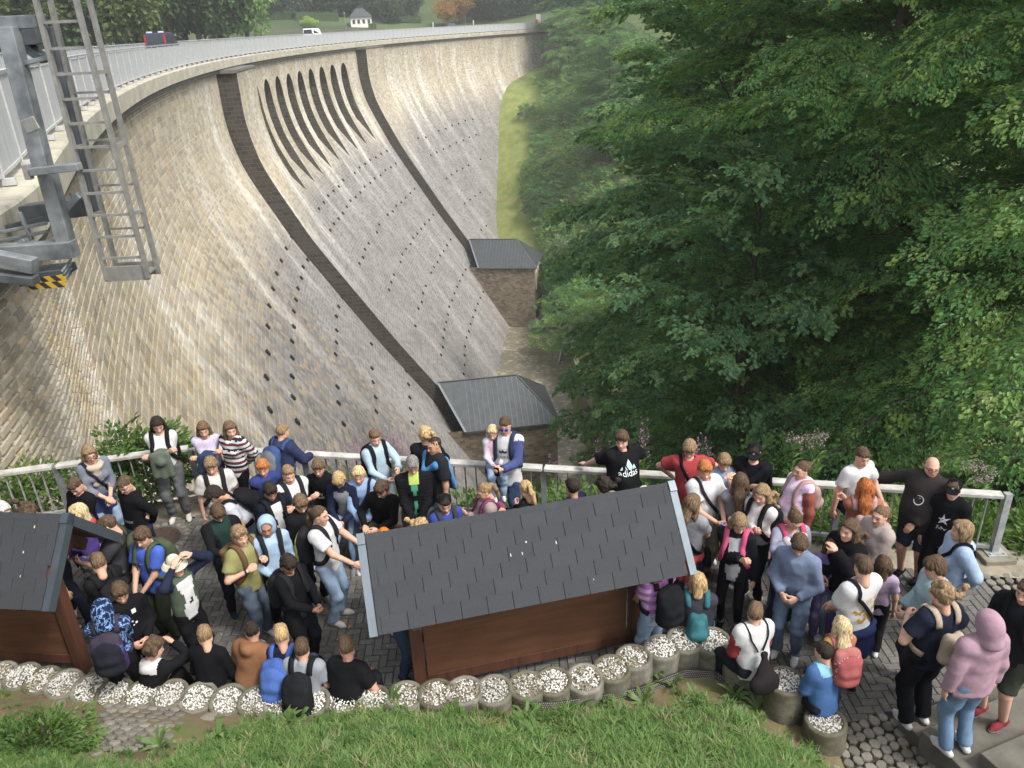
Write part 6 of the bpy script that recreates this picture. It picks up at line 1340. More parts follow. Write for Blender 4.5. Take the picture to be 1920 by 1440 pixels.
def cap_mesh(kind):
    if kind in HAIR: return HAIR[kind]
    cut = [(A_(0, 0, .045), A_(0, .12, -.99))]
    P = [rc((0, -.012, .040), (0, -.016, .042), .100, .100, (X3, .88), cut)]
    if kind == 'cap': P.append(rc((-.035, .085, .045), (.035, .085, .045), .055, .055, (Z3, .20), k=.012)); P.append(rc((-.025, .125, .034), (.025, .125, .034), .048, .048, (Z3, .20), k=.012))
    if kind == 'backcap': P.append(rc((-.035, -.095, .03), (.035, -.095, .03), .058, .058, (Z3, .20), k=.012))
    if kind == 'buckethat':
        P = [rc((0, -.012, .045), (0, -.014, .075), .098, .085, (X3, .9), [(A_(0, 0, .035), A_(0, .12, -.99))], k=.02)] + [rc((math.cos(a) * .10, math.sin(a) * .112 - .01, .042), (math.cos(a) * .135, math.sin(a) * .145 - .01, .012), .012, .010, k=.03) for a in np.linspace(0, 2 * PI, 26, endpoint=False)]
    if kind == 'hood':
        P = [rc((0, -.022, .035), (0, -.034, .02), .118, .122, (X3, .88), [(A_(0, .060, .03), unit(A_(0, 1, .10)))], k=.04), rc((0, -.04, -.05), (0, -.05, -.13), .11, .105, (X3, .95), [(A_(0, .055, -.05), unit(A_(0, 1, .10)))], k=.05), rc((0, -.02, -.15), (0, -.03, -.17), .105, .105, (Z3, .55), k=.04), rc((0, 0, 0), (0, .06, -.075), .062, .058, (X3, .86), k=.02, sub=True), rc((0, .02, .03), (0, .09, .03), .070, .066, (X3, .92), k=.02, sub=True)]
    V, Q = surf(P, .0095); HAIR[kind] = mesh_from(kind if kind != 'backcap' else 'cap', V, Q, [None]); return HAIR[kind]
def hand_template(curl, spread=.0, thumb=.5):
    """right hand: wrist at 0, fingers along +X, thumb towards +Y, palm facing -Z"""
    P = [rc((0, 0, 0), (.035, 0, 0), .024, .030, (Z3, .62), k=.02), rc((.05, .018, 0), (.085, .022, 0), .020, .016, (Z3, .75), k=.02), rc((.05, -.018, 0), (.078, -.026, 0), .020, .014, (Z3, .75), k=.02), rc((.04, 0, 0), (.085, 0, 0), .026, .020, (Z3, .6), k=.02)]
    for i, (y, L) in enumerate(((.030, .072), (.010, .080), (-.010, .074), (-.029, .058))):
        p = A_(.086 - abs(i - 1) * .004, y, 0); a = math.radians(8); r = .0088 - .0006 * i
        for seg, f in enumerate((.46, .30, .24)):
            a += curl * (.55 + .35 * seg); q = p + L * f * A_(math.cos(a), (y / .03) * .12 * spread, -math.sin(a)); P.append(rc(p, q, r, r * .93, k=.006)); p = q; r *= .93
    t0 = A_(.022, .022, -.004); t1 = t0 + .036 * unit(A_(.75, .62, -.25 - .3 * curl)); t2 = t1 + .030 * unit(A_(.92, .25, -.2 - .5 * curl)); t3 = t2 + .024 * unit(A_(.95, -.05 - .3 * thumb, -.2 - .5 * curl))
    P += [rc(t0, t1, .014, .0115, k=.014), rc(t1, t2, .0105, .0095, k=.008), rc(t2, t3, .0095, .008, k=.006)]
    return surf(P, .0066)
HANDS = {'relax': hand_template(.33), 'grip': hand_template(.95), 'flat': hand_template(.10, .8)}

# ---- cloth and skin materials
_mc = {}
def cloth(col, rough=.85, kind='plain'):
    key = (tuple(round(c, 3) for c in col), rough, kind)
    if key in _mc: return _mc[key]
    lum = sum(col) / 3; col = tuple(min(lum + (v - lum) * .72, .58) * .92 for v in col); t = NT('cloth'); co = t.coord('Object'); c = t.ramp(t.noise(co, 7, 4), [(.3, sc(col, .82)), (.7, sc(col, 1.12))])
    if kind == 'denim':
        c = t.mix(t.ramp(t.noise(t.mapping(co, (9, 9, 3)), 1, 4), [(.45, 0.0), (.75, .5)]), c, sc(tuple(v * 1.0 + .05 for v in col), 1.7)); c = t.mix(t.math('MULTIPLY', t.noise(co, 260, 1), .25), c, sc(col, .6))
    elif kind == 'lightning':
        v = t.n('ShaderNodeTexVoronoi', feature='DISTANCE_TO_EDGE'); ns = t.n('ShaderNodeVectorMath', operation='ADD'); t.L(co, ns.inputs[0]); t.L(t.noise(co, 6, 4, out='Color'), ns.inputs[1]); t.L(ns.outputs[0], v.inputs['Vector']); v.inputs['Scale'].default_value = 5
        c = t.mix(t.ramp(v.outputs['Distance'], [(0.0, 1.0), (.03, .5), (.10, 0.0)]), c, (.25, .42, .75))
    elif kind == 'galaxy': c = t.ramp(t.noise(co, 6, 5), [(.35, (.02, .02, .035)), (.55, (.06, .03, .12)), (.7, (.05, .16, .34))])
    elif kind == 'tiedye': c = t.ramp(t.noise(co, 5, 3), [(.35, (.55, .25, .55)), (.5, (.75, .65, .78)), (.65, (.70, .35, .50))])
    elif kind == 'plaid':
        u, v, w = t.sep(co); c = t.mix(t.ramp(t.math('FRACT', t.math('MULTIPLY', w, 9)), [(0, 0.0), (.5, .9)], 'CONSTANT'), (.36, .14, .38), (.55, .38, .60)); c = t.mix(t.ramp(t.math('FRACT', t.math('MULTIPLY', u, 9)), [(0, 0.0), (.7, .5)], 'CONSTANT'), c, (.30, .10, .34))
    elif kind == 'camo': c = t.ramp(t.noise(co, 12, 3), [(.38, (.09, .10, .08)), (.48, (.28, .29, .27)), (.6, (.17, .17, .15))], 'CONSTANT')
    elif kind == 'pinstripe': u, v, w = t.sep(co); c = t.mix(t.ramp(t.math('FRACT', t.math('MULTIPLY', u, 55)), [(0, 0.0), (.6, .8)], 'CONSTANT'), c, (.62, .58, .68))
    elif kind == 'dots': v = t.n('ShaderNodeTexVoronoi'); t.L(co, v.inputs['Vector']); v.inputs['Scale'].default_value = 28; c = t.mix(t.ramp(v.outputs['Distance'], [(.0, .9), (.28, .9), (.32, 0.0)]), c, (.62, .45, .42))
    elif kind == 'quilt': u, v, w = t.sep(co); t.bump(t.math('ABSOLUTE', t.math('SINE', t.math('MULTIPLY', w, 80))), .35, .012)
    if kind != 'quilt': t.bump(t.math('ADD', t.math('MULTIPLY', t.noise(co, 22, 3), 2.0), t.noise(co, 240, 2)), .35, .006)
    _mc[key] = t.done(c, max(rough, .9), spec=.06); return _mc[key]
def skin_mat(col):
    key = ('skin', col)
    if key not in _mc:
        t = NT('skin'); co = t.coord('Object'); c = t.ramp(t.noise(co, 14, 3), [(.3, sc(col, .9)), (.7, (min(1, col[0] * 1.06), col[1] * .98, col[2] * .96))]); t.b.inputs['Subsurface Weight'].default_value = .12; t.b.inputs['Subsurface Radius'].default_value = (.02, .008, .004); t.bump(t.noise(co, 60, 3), .1, .002); _mc[key] = t.done(c, .55, spec=.3)
    return _mc[key]
def hair_mat(col):
    key = ('hair', col)
    if key not in _mc:
        t = NT('hair'); co = t.coord('Object'); c = t.ramp(t.noise(t.mapping(co, (60, 60, 14)), 1, 5), [(.3, sc(col, .45)), (.5, col), (.7, sc(col, 1.9))]); t.bump(t.noise(t.mapping(co, (110, 110, 14)), 1, 3), .6, .004); _mc[key] = t.done(c, .75, spec=.18)
    return _mc[key]
def flat(name, col, rough=.6, metal=0.0):
    key = (name, col)
    if key not in _mc: _mc[key] = M(name, col, rough, .12, 20, 0, metal=metal)
    return _mc[key]
SKIN = {'p': (.56, .345, .25), 't': (.46, .27, .18), 'm': (.34, .19, .125), 'r': (.58, .33, .245)}
HC = {'blond': (.36, .25, .125), 'light': (.46, .36, .20), 'dblond': (.20, .135, .075), 'brown': (.075, .048, .030), 'lbrown': (.125, .08, .048), 'dark': (.025, .018, .014), 'ginger': (.34, .13, .045), 'red': (.30, .095, .03), 'grey': (.17, .16, .15), 'white': (.45, .44, .42)}
EYE, BROW, LIP = flat('eye', (.05, .035, .03), .3), None, None

ARMS = {'down': (.142, .01, .475), 'clasp': (.022, .150, .535), 'cross': (-.075, .135, .695), 'pouch': (.045, .120, .575), 'pocket': (.118, .045, .515), 'phone': (.035, .225, .665), 'phonelow': (.03, .20, .60), 'behind': (.04, -.105, .53), 'strap': (.085, .110, .705), 'chin': (.025, .125, .815), 'brow': (.07, .12, .93), 'tophead': (.075, .085, .985), 'belly': (.02, .135, .60), 'point': (.06, .26, .70), 'selfie': (.10, .31, .78), 'railR': (.33, .02, .575), 'hipback': (.10, -.115, .60), 'carry': (-.02, .15, .615), 'forward': (.10, .24, .60), 'knee': (.075, .225, None), 'between': (.025, .235, None), 'lap': (.03, .17, None), 'face': (.05, .14, .86), 'rest': (.13, .17, .56)}
def ik(S_, W_, L1, L2, pole):
    d = W_ - S_; L = np.linalg.norm(d); L = min(L, (L1 + L2) * .995); u = unit(d); W2 = S_ + u * L; a = (L1 ** 2 - L2 ** 2 + L * L) / (2 * L); hh = math.sqrt(max(L1 ** 2 - a * a, 0)); pp = pole - u * (pole @ u); return S_ + u * a + unit(pp) * hh, W2
NPEOPLE = 0
def person(hx, hy, h, face, label, top, bot, hair, arms='down', shoe='white', pitch=18, yaw=0, lean=0, sit=None, bag=None, skin='p', z0=0.0, extra=(), sex='m', step=0.0, roll=0, wide=1.0, foot=None, sidelean=0, sitfeet=None):
    """hx,hy: where the photo shows the head; h: body height; face: 0 looks at the camera, 90 to the right of the picture, 180 away"""
    global NPEOPLE; NPEOPLE += 1; seed = NPEOPLE * 17; g = np.random.default_rng(seed); fem = sex == 'f'
    kid = h < 1.35; a = math.radians(lean); U = unit(A_(math.sin(math.radians(sidelean)), math.sin(a), math.cos(a))); Fw = unit(A_(0, math.cos(a), -math.sin(a))); Rt = np.cross(Fw, U)
    seat = sit is not None; pz = (sit + .085 * h / 1.7 + .03) if seat else .525 * h
    Pv = A_(0, 0, pz); wf = wide * (.93 if fem else 1.0); sw = h * (.094 if fem else .102) * (1 + (wide - 1) * .5)
    tor = lambda x, y, w: Pv + Rt * x + Fw * y + U * w
    N = tor(0, -.012 * h, .302 * h); hs = .57 + .22 * h; th = math.radians(pitch); yw = math.radians(yaw); rl = math.radians(roll)
    # head axes: turn by yaw about U-ish vertical, then nod
    Uh = unit(U * .6 + Z3 * .4); Fh = unit(A_(math.sin(yw), math.cos(yw), 0)); Rh = np.cross(Fh, Z3); Fh2 = Fh * math.cos(th) - Z3 * math.sin(th); Uh2 = np.cross(Rh, Fh2); R0 = Rh * math.cos(rl) + Uh2 * math.sin(rl); Uh2 = np.cross(R0, Fh2)
    HR = np.stack([R0, Fh2, Uh2], 1); HCn = N + Uh * (.074 * h) + Fh * (.012 * h + .02 * math.sin(th)) + Z3 * .012
    base = at_z(hx, hy, z0 + HCn[2]); fa = math.radians(face); az = math.atan2(base[0], base[1]); rz = -(PI - fa) + 0.0
    # local +Y must point to (sin fa, -cos fa) seen along the sight line
    d_ = A_(math.sin(fa - az * 0), -math.cos(fa), 0); rz = math.atan2(d_[1], d_[0]) - PI / 2; c, s = math.cos(rz), math.sin(rz)
    base[0] -= HCn[0] * c - HCn[1] * s; base[1] -= HCn[0] * s + HCn[1] * c; base[2] = z0
    o = thing('person', label, 'person', base, rz)
    toLocal = lambda w: np.array([(w[0] - base[0]) * c + (w[1] - base[1]) * s, -(w[0] - base[0]) * s + (w[1] - base[1]) * c, w[2] - base[2]])
    toWorld = lambda p: np.array([base[0] + p[0] * c - p[1] * s, base[1] + p[0] * s + p[1] * c, base[2] + p[2]])
    # arms
    if isinstance(arms, str): arms = (arms, arms)
    AL = []
    for sd, nm in ((-1, arms[0]), (1, arms[1])):
        Sj = tor(sd * sw * .93, -.008 * h, .272 * h)
        if isinstance(nm, str):
            x, y, z = ARMS[nm]; W_ = A_(sd * x * h, y * h, 0)
            if z is None: W_[2] = pz + (.075 if nm == 'knee' else .05) * h
            elif seat: q = tor(0, 0, (z - .525) * h); W_ = W_ + A_(0, q[1], q[2])
            else: q = tor(0, 0, (z - .525) * h); W_ = W_ + A_(q[0], q[1], q[2])
            if nm == 'cross' and sd > 0: W_ += A_(0, .012 * h, .03 * h)
            if nm == 'clasp' and sd > 0: W_ += A_(-.0, .018 * h, .012 * h)
        else: W_ = toLocal(np.asarray(nm, float)); nm = 'rail'
        pole = A_(sd * .7, -.55, -.5) if nm not in ('brow', 'tophead', 'face', 'chin') else A_(sd * .9, .25, -.5)
        E_, W_ = ik(Sj, W_, .172 * h, .150 * h, pole); AL.append((sd, nm, Sj, E_, W_))
    # legs
    LG = []
    for sd in (-1, 1):
        Hj = Pv + A_(sd * .052 * h * (1.05 if fem else 1), 0, -.015 * h)
        if seat:
            fz = -z0 * 0; kx = sd * (.075 * h); Ft = A_(sd * .085 * h, .27 * h + (0 if sitfeet is None else sitfeet) + .02 * sd, .05)
            if sit > .8: Ft = A_(sd * .05 * h, .23 * h, pz - .30 * h)
            Kn, An = ik(Hj, Ft, .245 * h, .235 * h, A_(sd * .15, .6, 1))
        else:
            Ft = A_(sd * .060 * h, (step if sd > 0 else -step) * h, .045 * h); Kn, An = ik(Hj, Ft, .245 * h, .235 * h, A_(sd * .1, 1, .0))
        LG.append((sd, Hj, Kn, An))
    # ------------------------------------------------ garments
    tk, tcol = top[0], top[1]; to = top[2] if len(top) > 2 else {}; bk, bcol = bot[0], bot[1]; bo = bot[2] if len(bot) > 2 else {}
    tcol = srgb(tcol) if isinstance(tcol, str) else tcol; bcol = srgb(bcol) if isinstance(bcol, str) else bcol
    loose = {'tee': .006, 'hoodie': .009, 'jacket': .010, 'sweater': .007, 'shirt': .007, 'tight': .0}[tk] + to.get('loose', 0)
    sq = (Fw, .70 if wide < 1.15 else .84); hem = to.get('hem', -.065 if tk != 'tight' else -.03) * h
    hemc = [(tor(0, 0, hem), -U)]
    TP = [rc(tor(0, .0, hem - .05 * h), tor(0, .004 * h, .07 * h), .094 * h * wf + loose * 1.3, .091 * h * wf + loose, sq, hemc, k=.04), rc(tor(0, .004 * h, .07 * h), tor(0, -.002 * h, .205 * h), .089 * h * wf + loose, .097 * h * wf + loose * .8, sq, k=.04),
          rc(tor(-sw * .72, -.008 * h, .262 * h), tor(sw * .72, -.008 * h, .262 * h), .050 * h + loose * .6, .050 * h + loose * .6, (Fw, .9), k=.05), rc(tor(-sw * .35, -.012 * h, .285 * h), tor(sw * .35, -.012 * h, .285 * h), .034 * h, .034 * h, k=.05)]
    if fem and not kid: TP.append(rc(tor(-.045 * h, .052 * h, .185 * h), tor(.045 * h, .052 * h, .185 * h), .036 * h, .036 * h, k=.05))
    if wide > 1.15: TP.append(rc(tor(0, .05 * h, .05 * h), tor(0, .05 * h, .09 * h), .09 * h * wf, .085 * h * wf, None, hemc, k=.08))
    slv = to.get('sleeve', 'short' if tk == 'tee' else 'long'); SK = [rc(N - U * .03 * h, HCn - Uh2 * .05 * hs,   .030 * h, .028 * h, k=.02)]
    for sd, nm, Sj, E_, W_ in AL:
        ra = .031 * h + loose * .8
        if slv == 'short':
            f = .66; ce = Sj + (E_ - Sj) * f; dr = unit(E_ - Sj); TP.append(rc(Sj, Sj + (E_ - Sj) * (f + .15), .040 * h + loose * .5, .040 * h + loose, None, [(ce, dr)], k=.035)); SK += [rc(Sj, E_, .029 * h, .0235 * h, k=.015)]
        else:
            f = {'long': .97, 'three': .55}[slv]; dr = unit(W_ - E_); TP += [rc(Sj, E_, ra + .004 * h, ra - .003 * h, k=.035), rc(E_, E_ + (W_ - E_) * min(1, f + .06), ra - .003 * h, .0225 * h + loose * .75, None, [(E_ + (W_ - E_) * f, dr)], k=.02)]
        SK.append(rc(E_, W_, .0240 * h, .0165 * h, k=.015))
    if tk in ('hoodie',) and not to.get('hoodup'):
        for s2 in (-1, 1): TP += [rc(tor(s2 * .012 * h, -.062 * h, .275 * h), tor(s2 * .052 * h, -.020 * h, .300 * h), .038 * h, .026 * h, k=.025), rc(tor(s2 * .052 * h, -.020 * h, .300 * h), tor(s2 * .026 * h, .040 * h, .275 * h), .024 * h, .018 * h, k=.02)]
    if tk in ('jacket', 'shirt') or to.get('collar'):
        for s2 in (-1, 1): TP += [rc(tor(0, -.045 * h, .305 * h), tor(s2 * .042 * h, -.005 * h, .308 * h), .020 * h, .018 * h, k=.02), rc(tor(s2 * .042 * h, -.005 * h, .308 * h), tor(s2 * .022 * h, .035 * h, .28 * h), .017 * h, .012 * h, k=.02)]
    if to.get('neckcut', tk in ('tee', 'sweater', 'tight')): TP.append(rc(N + U * .02 * h + Fw * .008 * h, N + U * .08 * h + Fw * .02 * h, .040 * h, .046 * h, k=.012, sub=True))
    V, Q = surf(TP, .0205, (lambda f1, f2: lambda P: f1(P) + f2(P))(folds(seed, .010, 15), folds(seed + 3, .005, 34))); ctr_ = V[Q].mean(1); rel = ctr_ - Pv; lx_, ly_, lw_ = rel @ Rt / h, rel @ Fw / h, rel @ U / h
    mats = [cloth(tcol, .85, to.get('pat', 'plain'))]; mi = np.zeros(len(Q), int); onarm = np.zeros(len(Q), bool)
    for sd, nm, Sj, E_, W_ in AL:
        for A1, B1 in ((Sj + (E_ - Sj) * .25, E_), (E_, W_)):
            ba = B1 - A1; hh = np.clip(((ctr_ - A1) @ ba) / (ba @ ba), 0, 1); onarm |= np.linalg.norm(ctr_ - A1 - hh[:, None] * ba, axis=1) < .052 * h
    if 'inner' in to: m = (abs(lx_) < to.get('open', .030) + .012 * np.sin(lw_ * 30)) & (ly_ > .02) & (lw_ < .29) & ~onarm; mats.append(cloth(srgb(to['inner']))); mi[m] = len(mats) - 1
    if 'sleeves' in to: mats.append(cloth(srgb(to['sleeves']))); mi[onarm] = len(mats) - 1
    if 'stripes' in to:
        b_ = np.floor((lw_ + .2) * 46).astype(int) % 4; arm_h = b_; mats += [cloth(srgb(x)) for x in to['stripes']]; mi[arm_h == 1] = 1; mi[arm_h == 3] = 2; mi[(lw_ < -.02) & ~onarm] = 0
    if 'lower' in to: mats.append(cloth(srgb(to['lower']))); mi[(lw_ < .03) & ~onarm] = len(mats) - 1
    if 'hood' in to and isinstance(to['hood'], str): mats.append(cloth(srgb(to['hood']))); mi[(lw_ > .245) & (abs(lx_) < .065) & ~onarm] = len(mats) - 1
    if 'collarcol' in to: mats.append(cloth(srgb(to['collarcol']))); mi[(lw_ > .262) & (abs(lx_) < .036) & (ly_ > .0)] = len(mats) - 1
    if tk in ('hoodie', 'sweater'):                        # ribbed hem and cuffs
        rib = (abs(lw_ - hem / h) < .02) & ~onarm
        for sd, nm, Sj, E_, W_ in AL: rib |= np.linalg.norm(ctr_ - W_, axis=1) < .034 * h
        mats.append(cloth(sc(tcol, .72))); mi[rib & (mi == 0)] = len(mats) - 1
    tname = {'tee': 't_shirt', 'hoodie': 'hoodie', 'jacket': 'jacket', 'sweater': 'sweater', 'shirt': 'shirt', 'tight': 'top'}[tk]
    link(tname, mesh_from(tname, V, Q, mats, mi), o)
    # trousers or skirt
    lb = {'jeans': .010, 'trousers': .008, 'baggy': .020, 'leggings': -.004, 'shorts': .016}[bk]; BP = [rc(Pv + A_(-.035 * h, 0, .01), Pv + A_(.035 * h, 0, .01), .070 * h * wf + lb * .3, .070 * h * wf + lb * .3, (Fw, .85), k=.04)]
    if not seat: BP.append(rc(Pv, tor(0, 0, .05 * h), .085 * h * wf, .082 * h * wf, (Fw, .72), k=.04))
    for sd, Hj, Kn, An in LG:
        if bk == 'shorts':
            dr = unit(Kn - Hj); ce = Hj + (Kn - Hj) * .93; BP.append(rc(Hj, Kn, .056 * h * wf, .050 * h, None, [(ce, dr)], k=.02)); SK += [rc(Hj, Kn, .045 * h, .033 * h, k=.02), rc(Kn, An, .034 * h, .021 * h, k=.02)]
        else:
            dr = unit(An - Kn); BP += [rc(Hj, Kn, .054 * h * wf + lb, .037 * h + lb, k=.02), rc(Kn, An + dr * .01, .037 * h + lb, .027 * h + lb * 1.25, None, [(An + dr * .012, dr)], k=.02)]; SK.append(rc(An - dr * .06, An + dr * .01, .024 * h, .022 * h, k=.01))
    V2, Q2 = surf(BP, .0205, folds(seed + 1, .012 if bk != 'leggings' else .002, 22)); bn = {'jeans': 'jeans', 'trousers': 'trousers', 'baggy': 'trousers', 'leggings': 'leggings', 'shorts': 'shorts'}[bk]
    link(bn, mesh_from(bn, V2, Q2, [cloth(bcol, .85, bo.get('pat', 'denim' if bk == 'jeans' else 'plain'))]), o)
    # shoes
    SC = {'white': ('cfcfc8', 'd8d8d2'), 'black': ('17171a', '26262a'), 'blackw': ('1b1c20', 'd0d0cc'), 'navy': ('1c2438', 'c8c8c4'), 'red': ('8a1f2c', 'd0d0cc'), 'grey': ('7d7b78', 'c4c2bc'), 'brown': ('5a4238', '8b7d70'), 'lime': ('1f3348', 'a8c832'), 'pale': ('c9c0b4', 'd8d4cc')}[shoe]
    for sd, Hj, Kn, An in LG:
        tl = 0 if seat else g.uniform(-.12, .28) * sd; fd = unit(A_(math.sin(tl), math.cos(tl), 0)); k_ = h / 1.7; ank = An.copy(); zs = ank[2] - .075 * k_; heel = A_(ank[0], ank[1], zs) - fd * .055 * k_; toe = A_(ank[0], ank[1], zs) + fd * .155 * k_
        fl = [(A_(0, 0, zs), -Z3)]
        SP_ = [rc(heel + Z3 * .034 * k_, toe - fd * .05 * k_ + Z3 * .030 * k_, .036 * k_, .040 * k_, None, fl, k=.02), rc(toe - fd * .05 * k_ + Z3 * .02 * k_, toe + Z3 * .02 * k_, .038 * k_, .026 * k_, None, fl, k=.02), rc(heel + fd * .05 * k_ + Z3 * .05 * k_, heel + fd * .045 * k_ + Z3 * .095 * k_, .042 * k_, .036 * k_, k=.02)]
        V3, Q3 = surf(SP_, .0135); m3 = (V3[Q3].mean(1)[:, 2] < zs + .026 * k_).astype(int); link('shoe', mesh_from('shoe', V3, Q3, [cloth(srgb(SC[0]), .6), cloth(srgb(SC[1]), .7)], m3), o)
    # ------------------------------------------------ body: one skin mesh with head and hands
    SK += [rc(tor(0, 0, -.03 * h), tor(0, 0, .2 * h), .074 * h * wf, .080 * h * wf, sq, k=.04), rc(tor(-sw * .7, -.008 * h, .262 * h), tor(sw * .7, -.008 * h, .262 * h), .036 * h, .036 * h, k=.04)]
    for sd, nm, Sj, E_, W_ in AL: SK.append(rc(Sj, E_, .026 * h, .022 * h, k=.02))
    for sd, Hj, Kn, An in LG: SK += [rc(Hj, Kn, .042 * h, .030 * h, k=.02), rc(Kn, An, .030 * h, .020 * h, k=.02)]
    V4, Q4 = surf(SK, .021)
    VV, QQ, MM = [V4], [Q4], [np.zeros(len(Q4), int)]; nv = len(V4)
    VV.append((HV * hs) @ HR.T + HCn); QQ.append(HQ + nv); MM.append(HM); nv += len(HV)
    for sd, nm, Sj, E_, W_ in AL:
        hv, hq = HANDS['flat' if nm in ('rail', 'rest', 'knee') else ('grip' if nm in ('phone', 'selfie', 'strap', 'phonelow', 'pouch', 'pocket', 'cross') else 'relax')]
        hv = hv * (h / 1.7 * .98); fx = unit(W_ - E_)
        if nm in ('rail', 'knee', 'rest'): fx = unit(fx * A_(1, 1, .25)); 
        up = {'clasp': A_(0, .8, .6), 'phone': A_(sd * .8, .3, -.4), 'phonelow': A_(sd * .8, .3, -.4), 'rail': Z3, 'knee': Z3, 'rest': Z3, 'cross': A_(0, 1, .3), 'selfie': A_(sd * .9, .3, .2), 'brow': A_(0, .5, .9), 'tophead': A_(0, .3, 1)}.get(nm, A_(sd, .15, .25)); zz = unit(up - fx * (up @ fx)); yy = np.cross(zz, fx); H_ = hv.copy()
        th_side = A_(-sd, .6, .4) if nm not in ('down',) else A_(0, 1, 0)
        if yy @ th_side < 0: H_[:, 1] *= -1; hq = hq[:, ::-1]
        VV.append(H_ @ np.stack([fx, yy, zz], 1).T + W_ - fx * .006); QQ.append(hq + nv); MM.append(np.zeros(len(hq), int)); nv += len(hv)
    hcol = HC[hair[1]] if hair[1] in HC else srgb(hair[1]); sk = SKIN[skin]
    if tk != 'none': link('body', mesh_from('body', np.vstack(VV), np.vstack(QQ), [skin_mat(sk), EYE, hair_mat(sc(hcol, .75)), flat('lips', sc((sk[0] * .88, sk[1] * .62, sk[2] * .66), 1))], np.concatenate(MM)), o)
    M4 = Matrix(((*(HR[0] * hs), HCn[0]), (*(HR[1] * hs), HCn[1]), (*(HR[2] * hs), HCn[2]), (0, 0, 0, 1)))
    def headpart(name, me, mat, off=None):
        q = link(name, me, o); q.matrix_local = M4
        if me.materials[0] is None or True: q.material_slots[0].link = 'OBJECT'; q.material_slots[0].material = mat
        return q
    if hair[0]:
        headpart('hair', hair_mesh(hair[0]), hair_mat(hcol))
    if to.get('hoodup'): headpart('hood', cap_mesh('hood'), cloth(tcol, .85, to.get('pat', 'plain')))
    # ------------------------------------------------ extras worn on the body
    def onto(p, off=.012, prims=TP):
        p = np.asarray(p, float)
        for _ in range(5):
            e = .004; f = sdf(prims, p); gr = np.stack([sdf(prims, p + e * ax_) - f for ax_ in np.eye(3)], -1) / e; gl = np.linalg.norm(gr, axis=-1, keepdims=True) + 1e-6; p = p - gr / gl * ((f - off) / np.maximum(gl[..., 0], .3))[..., None]
        return p, gr / gl
    def ribbon(name, ctrl_, wid, mat, parent, n=22, off=.010, thick=.010, closed=False):
        c_ = np.array(ctrl_, float); t_ = np.linspace(0, len(c_) - 1, n); pts = np.stack([np.interp(t_, np.arange(len(c_)), c_[:, i]) for i in range(3)], 1); p, nr = onto(pts, off)
        tg = np.gradient(p, axis=0); tg /= np.linalg.norm(tg, axis=1)[:, None] + 1e-9; sd_ = np.cross(tg, nr); sd_ /= np.linalg.norm(sd_, axis=1)[:, None] + 1e-9
        R_ = np.stack([p - sd_ * wid / 2, p - sd_ * wid / 2 + nr * thick, p + sd_ * wid / 2 + nr * thick, p + sd_ * wid / 2], 1).reshape(-1, 3); F = [[4 * i + j, 4 * i + (j + 1) % 4, 4 * (i + 1) + (j + 1) % 4, 4 * (i + 1) + j] for i in range(n - 1) for j in range(4)] + [[3, 2, 1, 0], [4 * n - 4, 4 * n - 3, 4 * n - 2, 4 * n - 1]]
        return link(name, mesh_from(name, R_, F, [mat], smooth=False), parent)
    ctx = dict(o=o, h=h, tor=tor, U=U, Fw=Fw, Rt=Rt, Pv=Pv, TP=TP, onto=onto, ribbon=ribbon, base=base, rz=rz, HR=HR, HCn=HCn, hs=hs, AL=AL, N=N, sw=sw, headpart=headpart, seed=seed, wf=wf, LG=LG, toWorld=toWorld, label=label, sq=sq, loose=loose)
    if bag: add_bag(ctx, *bag)
    for e in extra: EXTRA[e[0]](ctx, *e[1:])
    return o

# ---- bags: things of their own, hanging on their wearer
BAGM = {}
def bag_template(kind):
    if kind not in BAGM:
        if kind == 'school': P = [rc((x, y, z0_), (x, y, z1_), r, r * .9, k=.05) for x in (-.095, .095) for (y, z0_, z1_, r) in ((-.0, -.17, .14, .062), (-.055, -.17, .06, .058))] + [rc((0, -.0, -.17), (0, -.0, .17), .075, .06, k=.08), rc((0, -.06, -.18), (0, -.05, .08), .075, .06, k=.08), rc((-.06, -.115, -.15), (.06, -.115, -.15), .045, .045, k=.05), rc((-.06, -.105, -.05), (.06, -.105, -.05), .04, .04, k=.05)]
        elif kind == 'small': P = [rc((x, 0, -.10), (x * .8, .01, .09), .06, .05, k=.05) for x in (-.06, .06)] + [rc((0, -.045, -.09), (0, -.03, .04), .06, .05, k=.06), rc((-.05, -.085, -.085), (.05, -.085, -.085), .035, .035, k=.04)]
        elif kind == 'sack': P = [rc((-.07, -.02, -.16), (.07, -.02, -.16), .085, .085, (Y3, .6), k=.08), rc((0, -.02, -.12), (0, 0, .14), .14, .03, (Y3, .5), k=.08), rc((0, 0, .13), (0, 0, .17), .028, .045, (Y3, .6), k=.02)]
        elif kind == 'roll': P = [rc((x, 0, -.20), (x, 0, .10), .07, .06, k=.05) for x in (-.09, .09)] + [rc((0, -.04, -.17), (0, -.03, .12), .08, .07, k=.06), rc((-.12, -.02, .155), (.12, -.02, .155), .035, .035, k=.04), rc((-.06, -.10, -.12), (.06, -.10, -.12), .04, .04, k=.04)]
        V, Q = surf(P, .0165, folds(9, .006, 24)); c_ = V[Q].mean(1); mi = np.zeros(len(Q), int); mi[c_[:, 1] < (-.075 if kind != 'small' else -.055)] = 1; mi[(c_[:, 2] > .10) & (c_[:, 1] > -.07)] = 2
        BAGM[kind] = mesh_from('body', V, Q, [None, None, None], mi)
    return BAGM[kind]
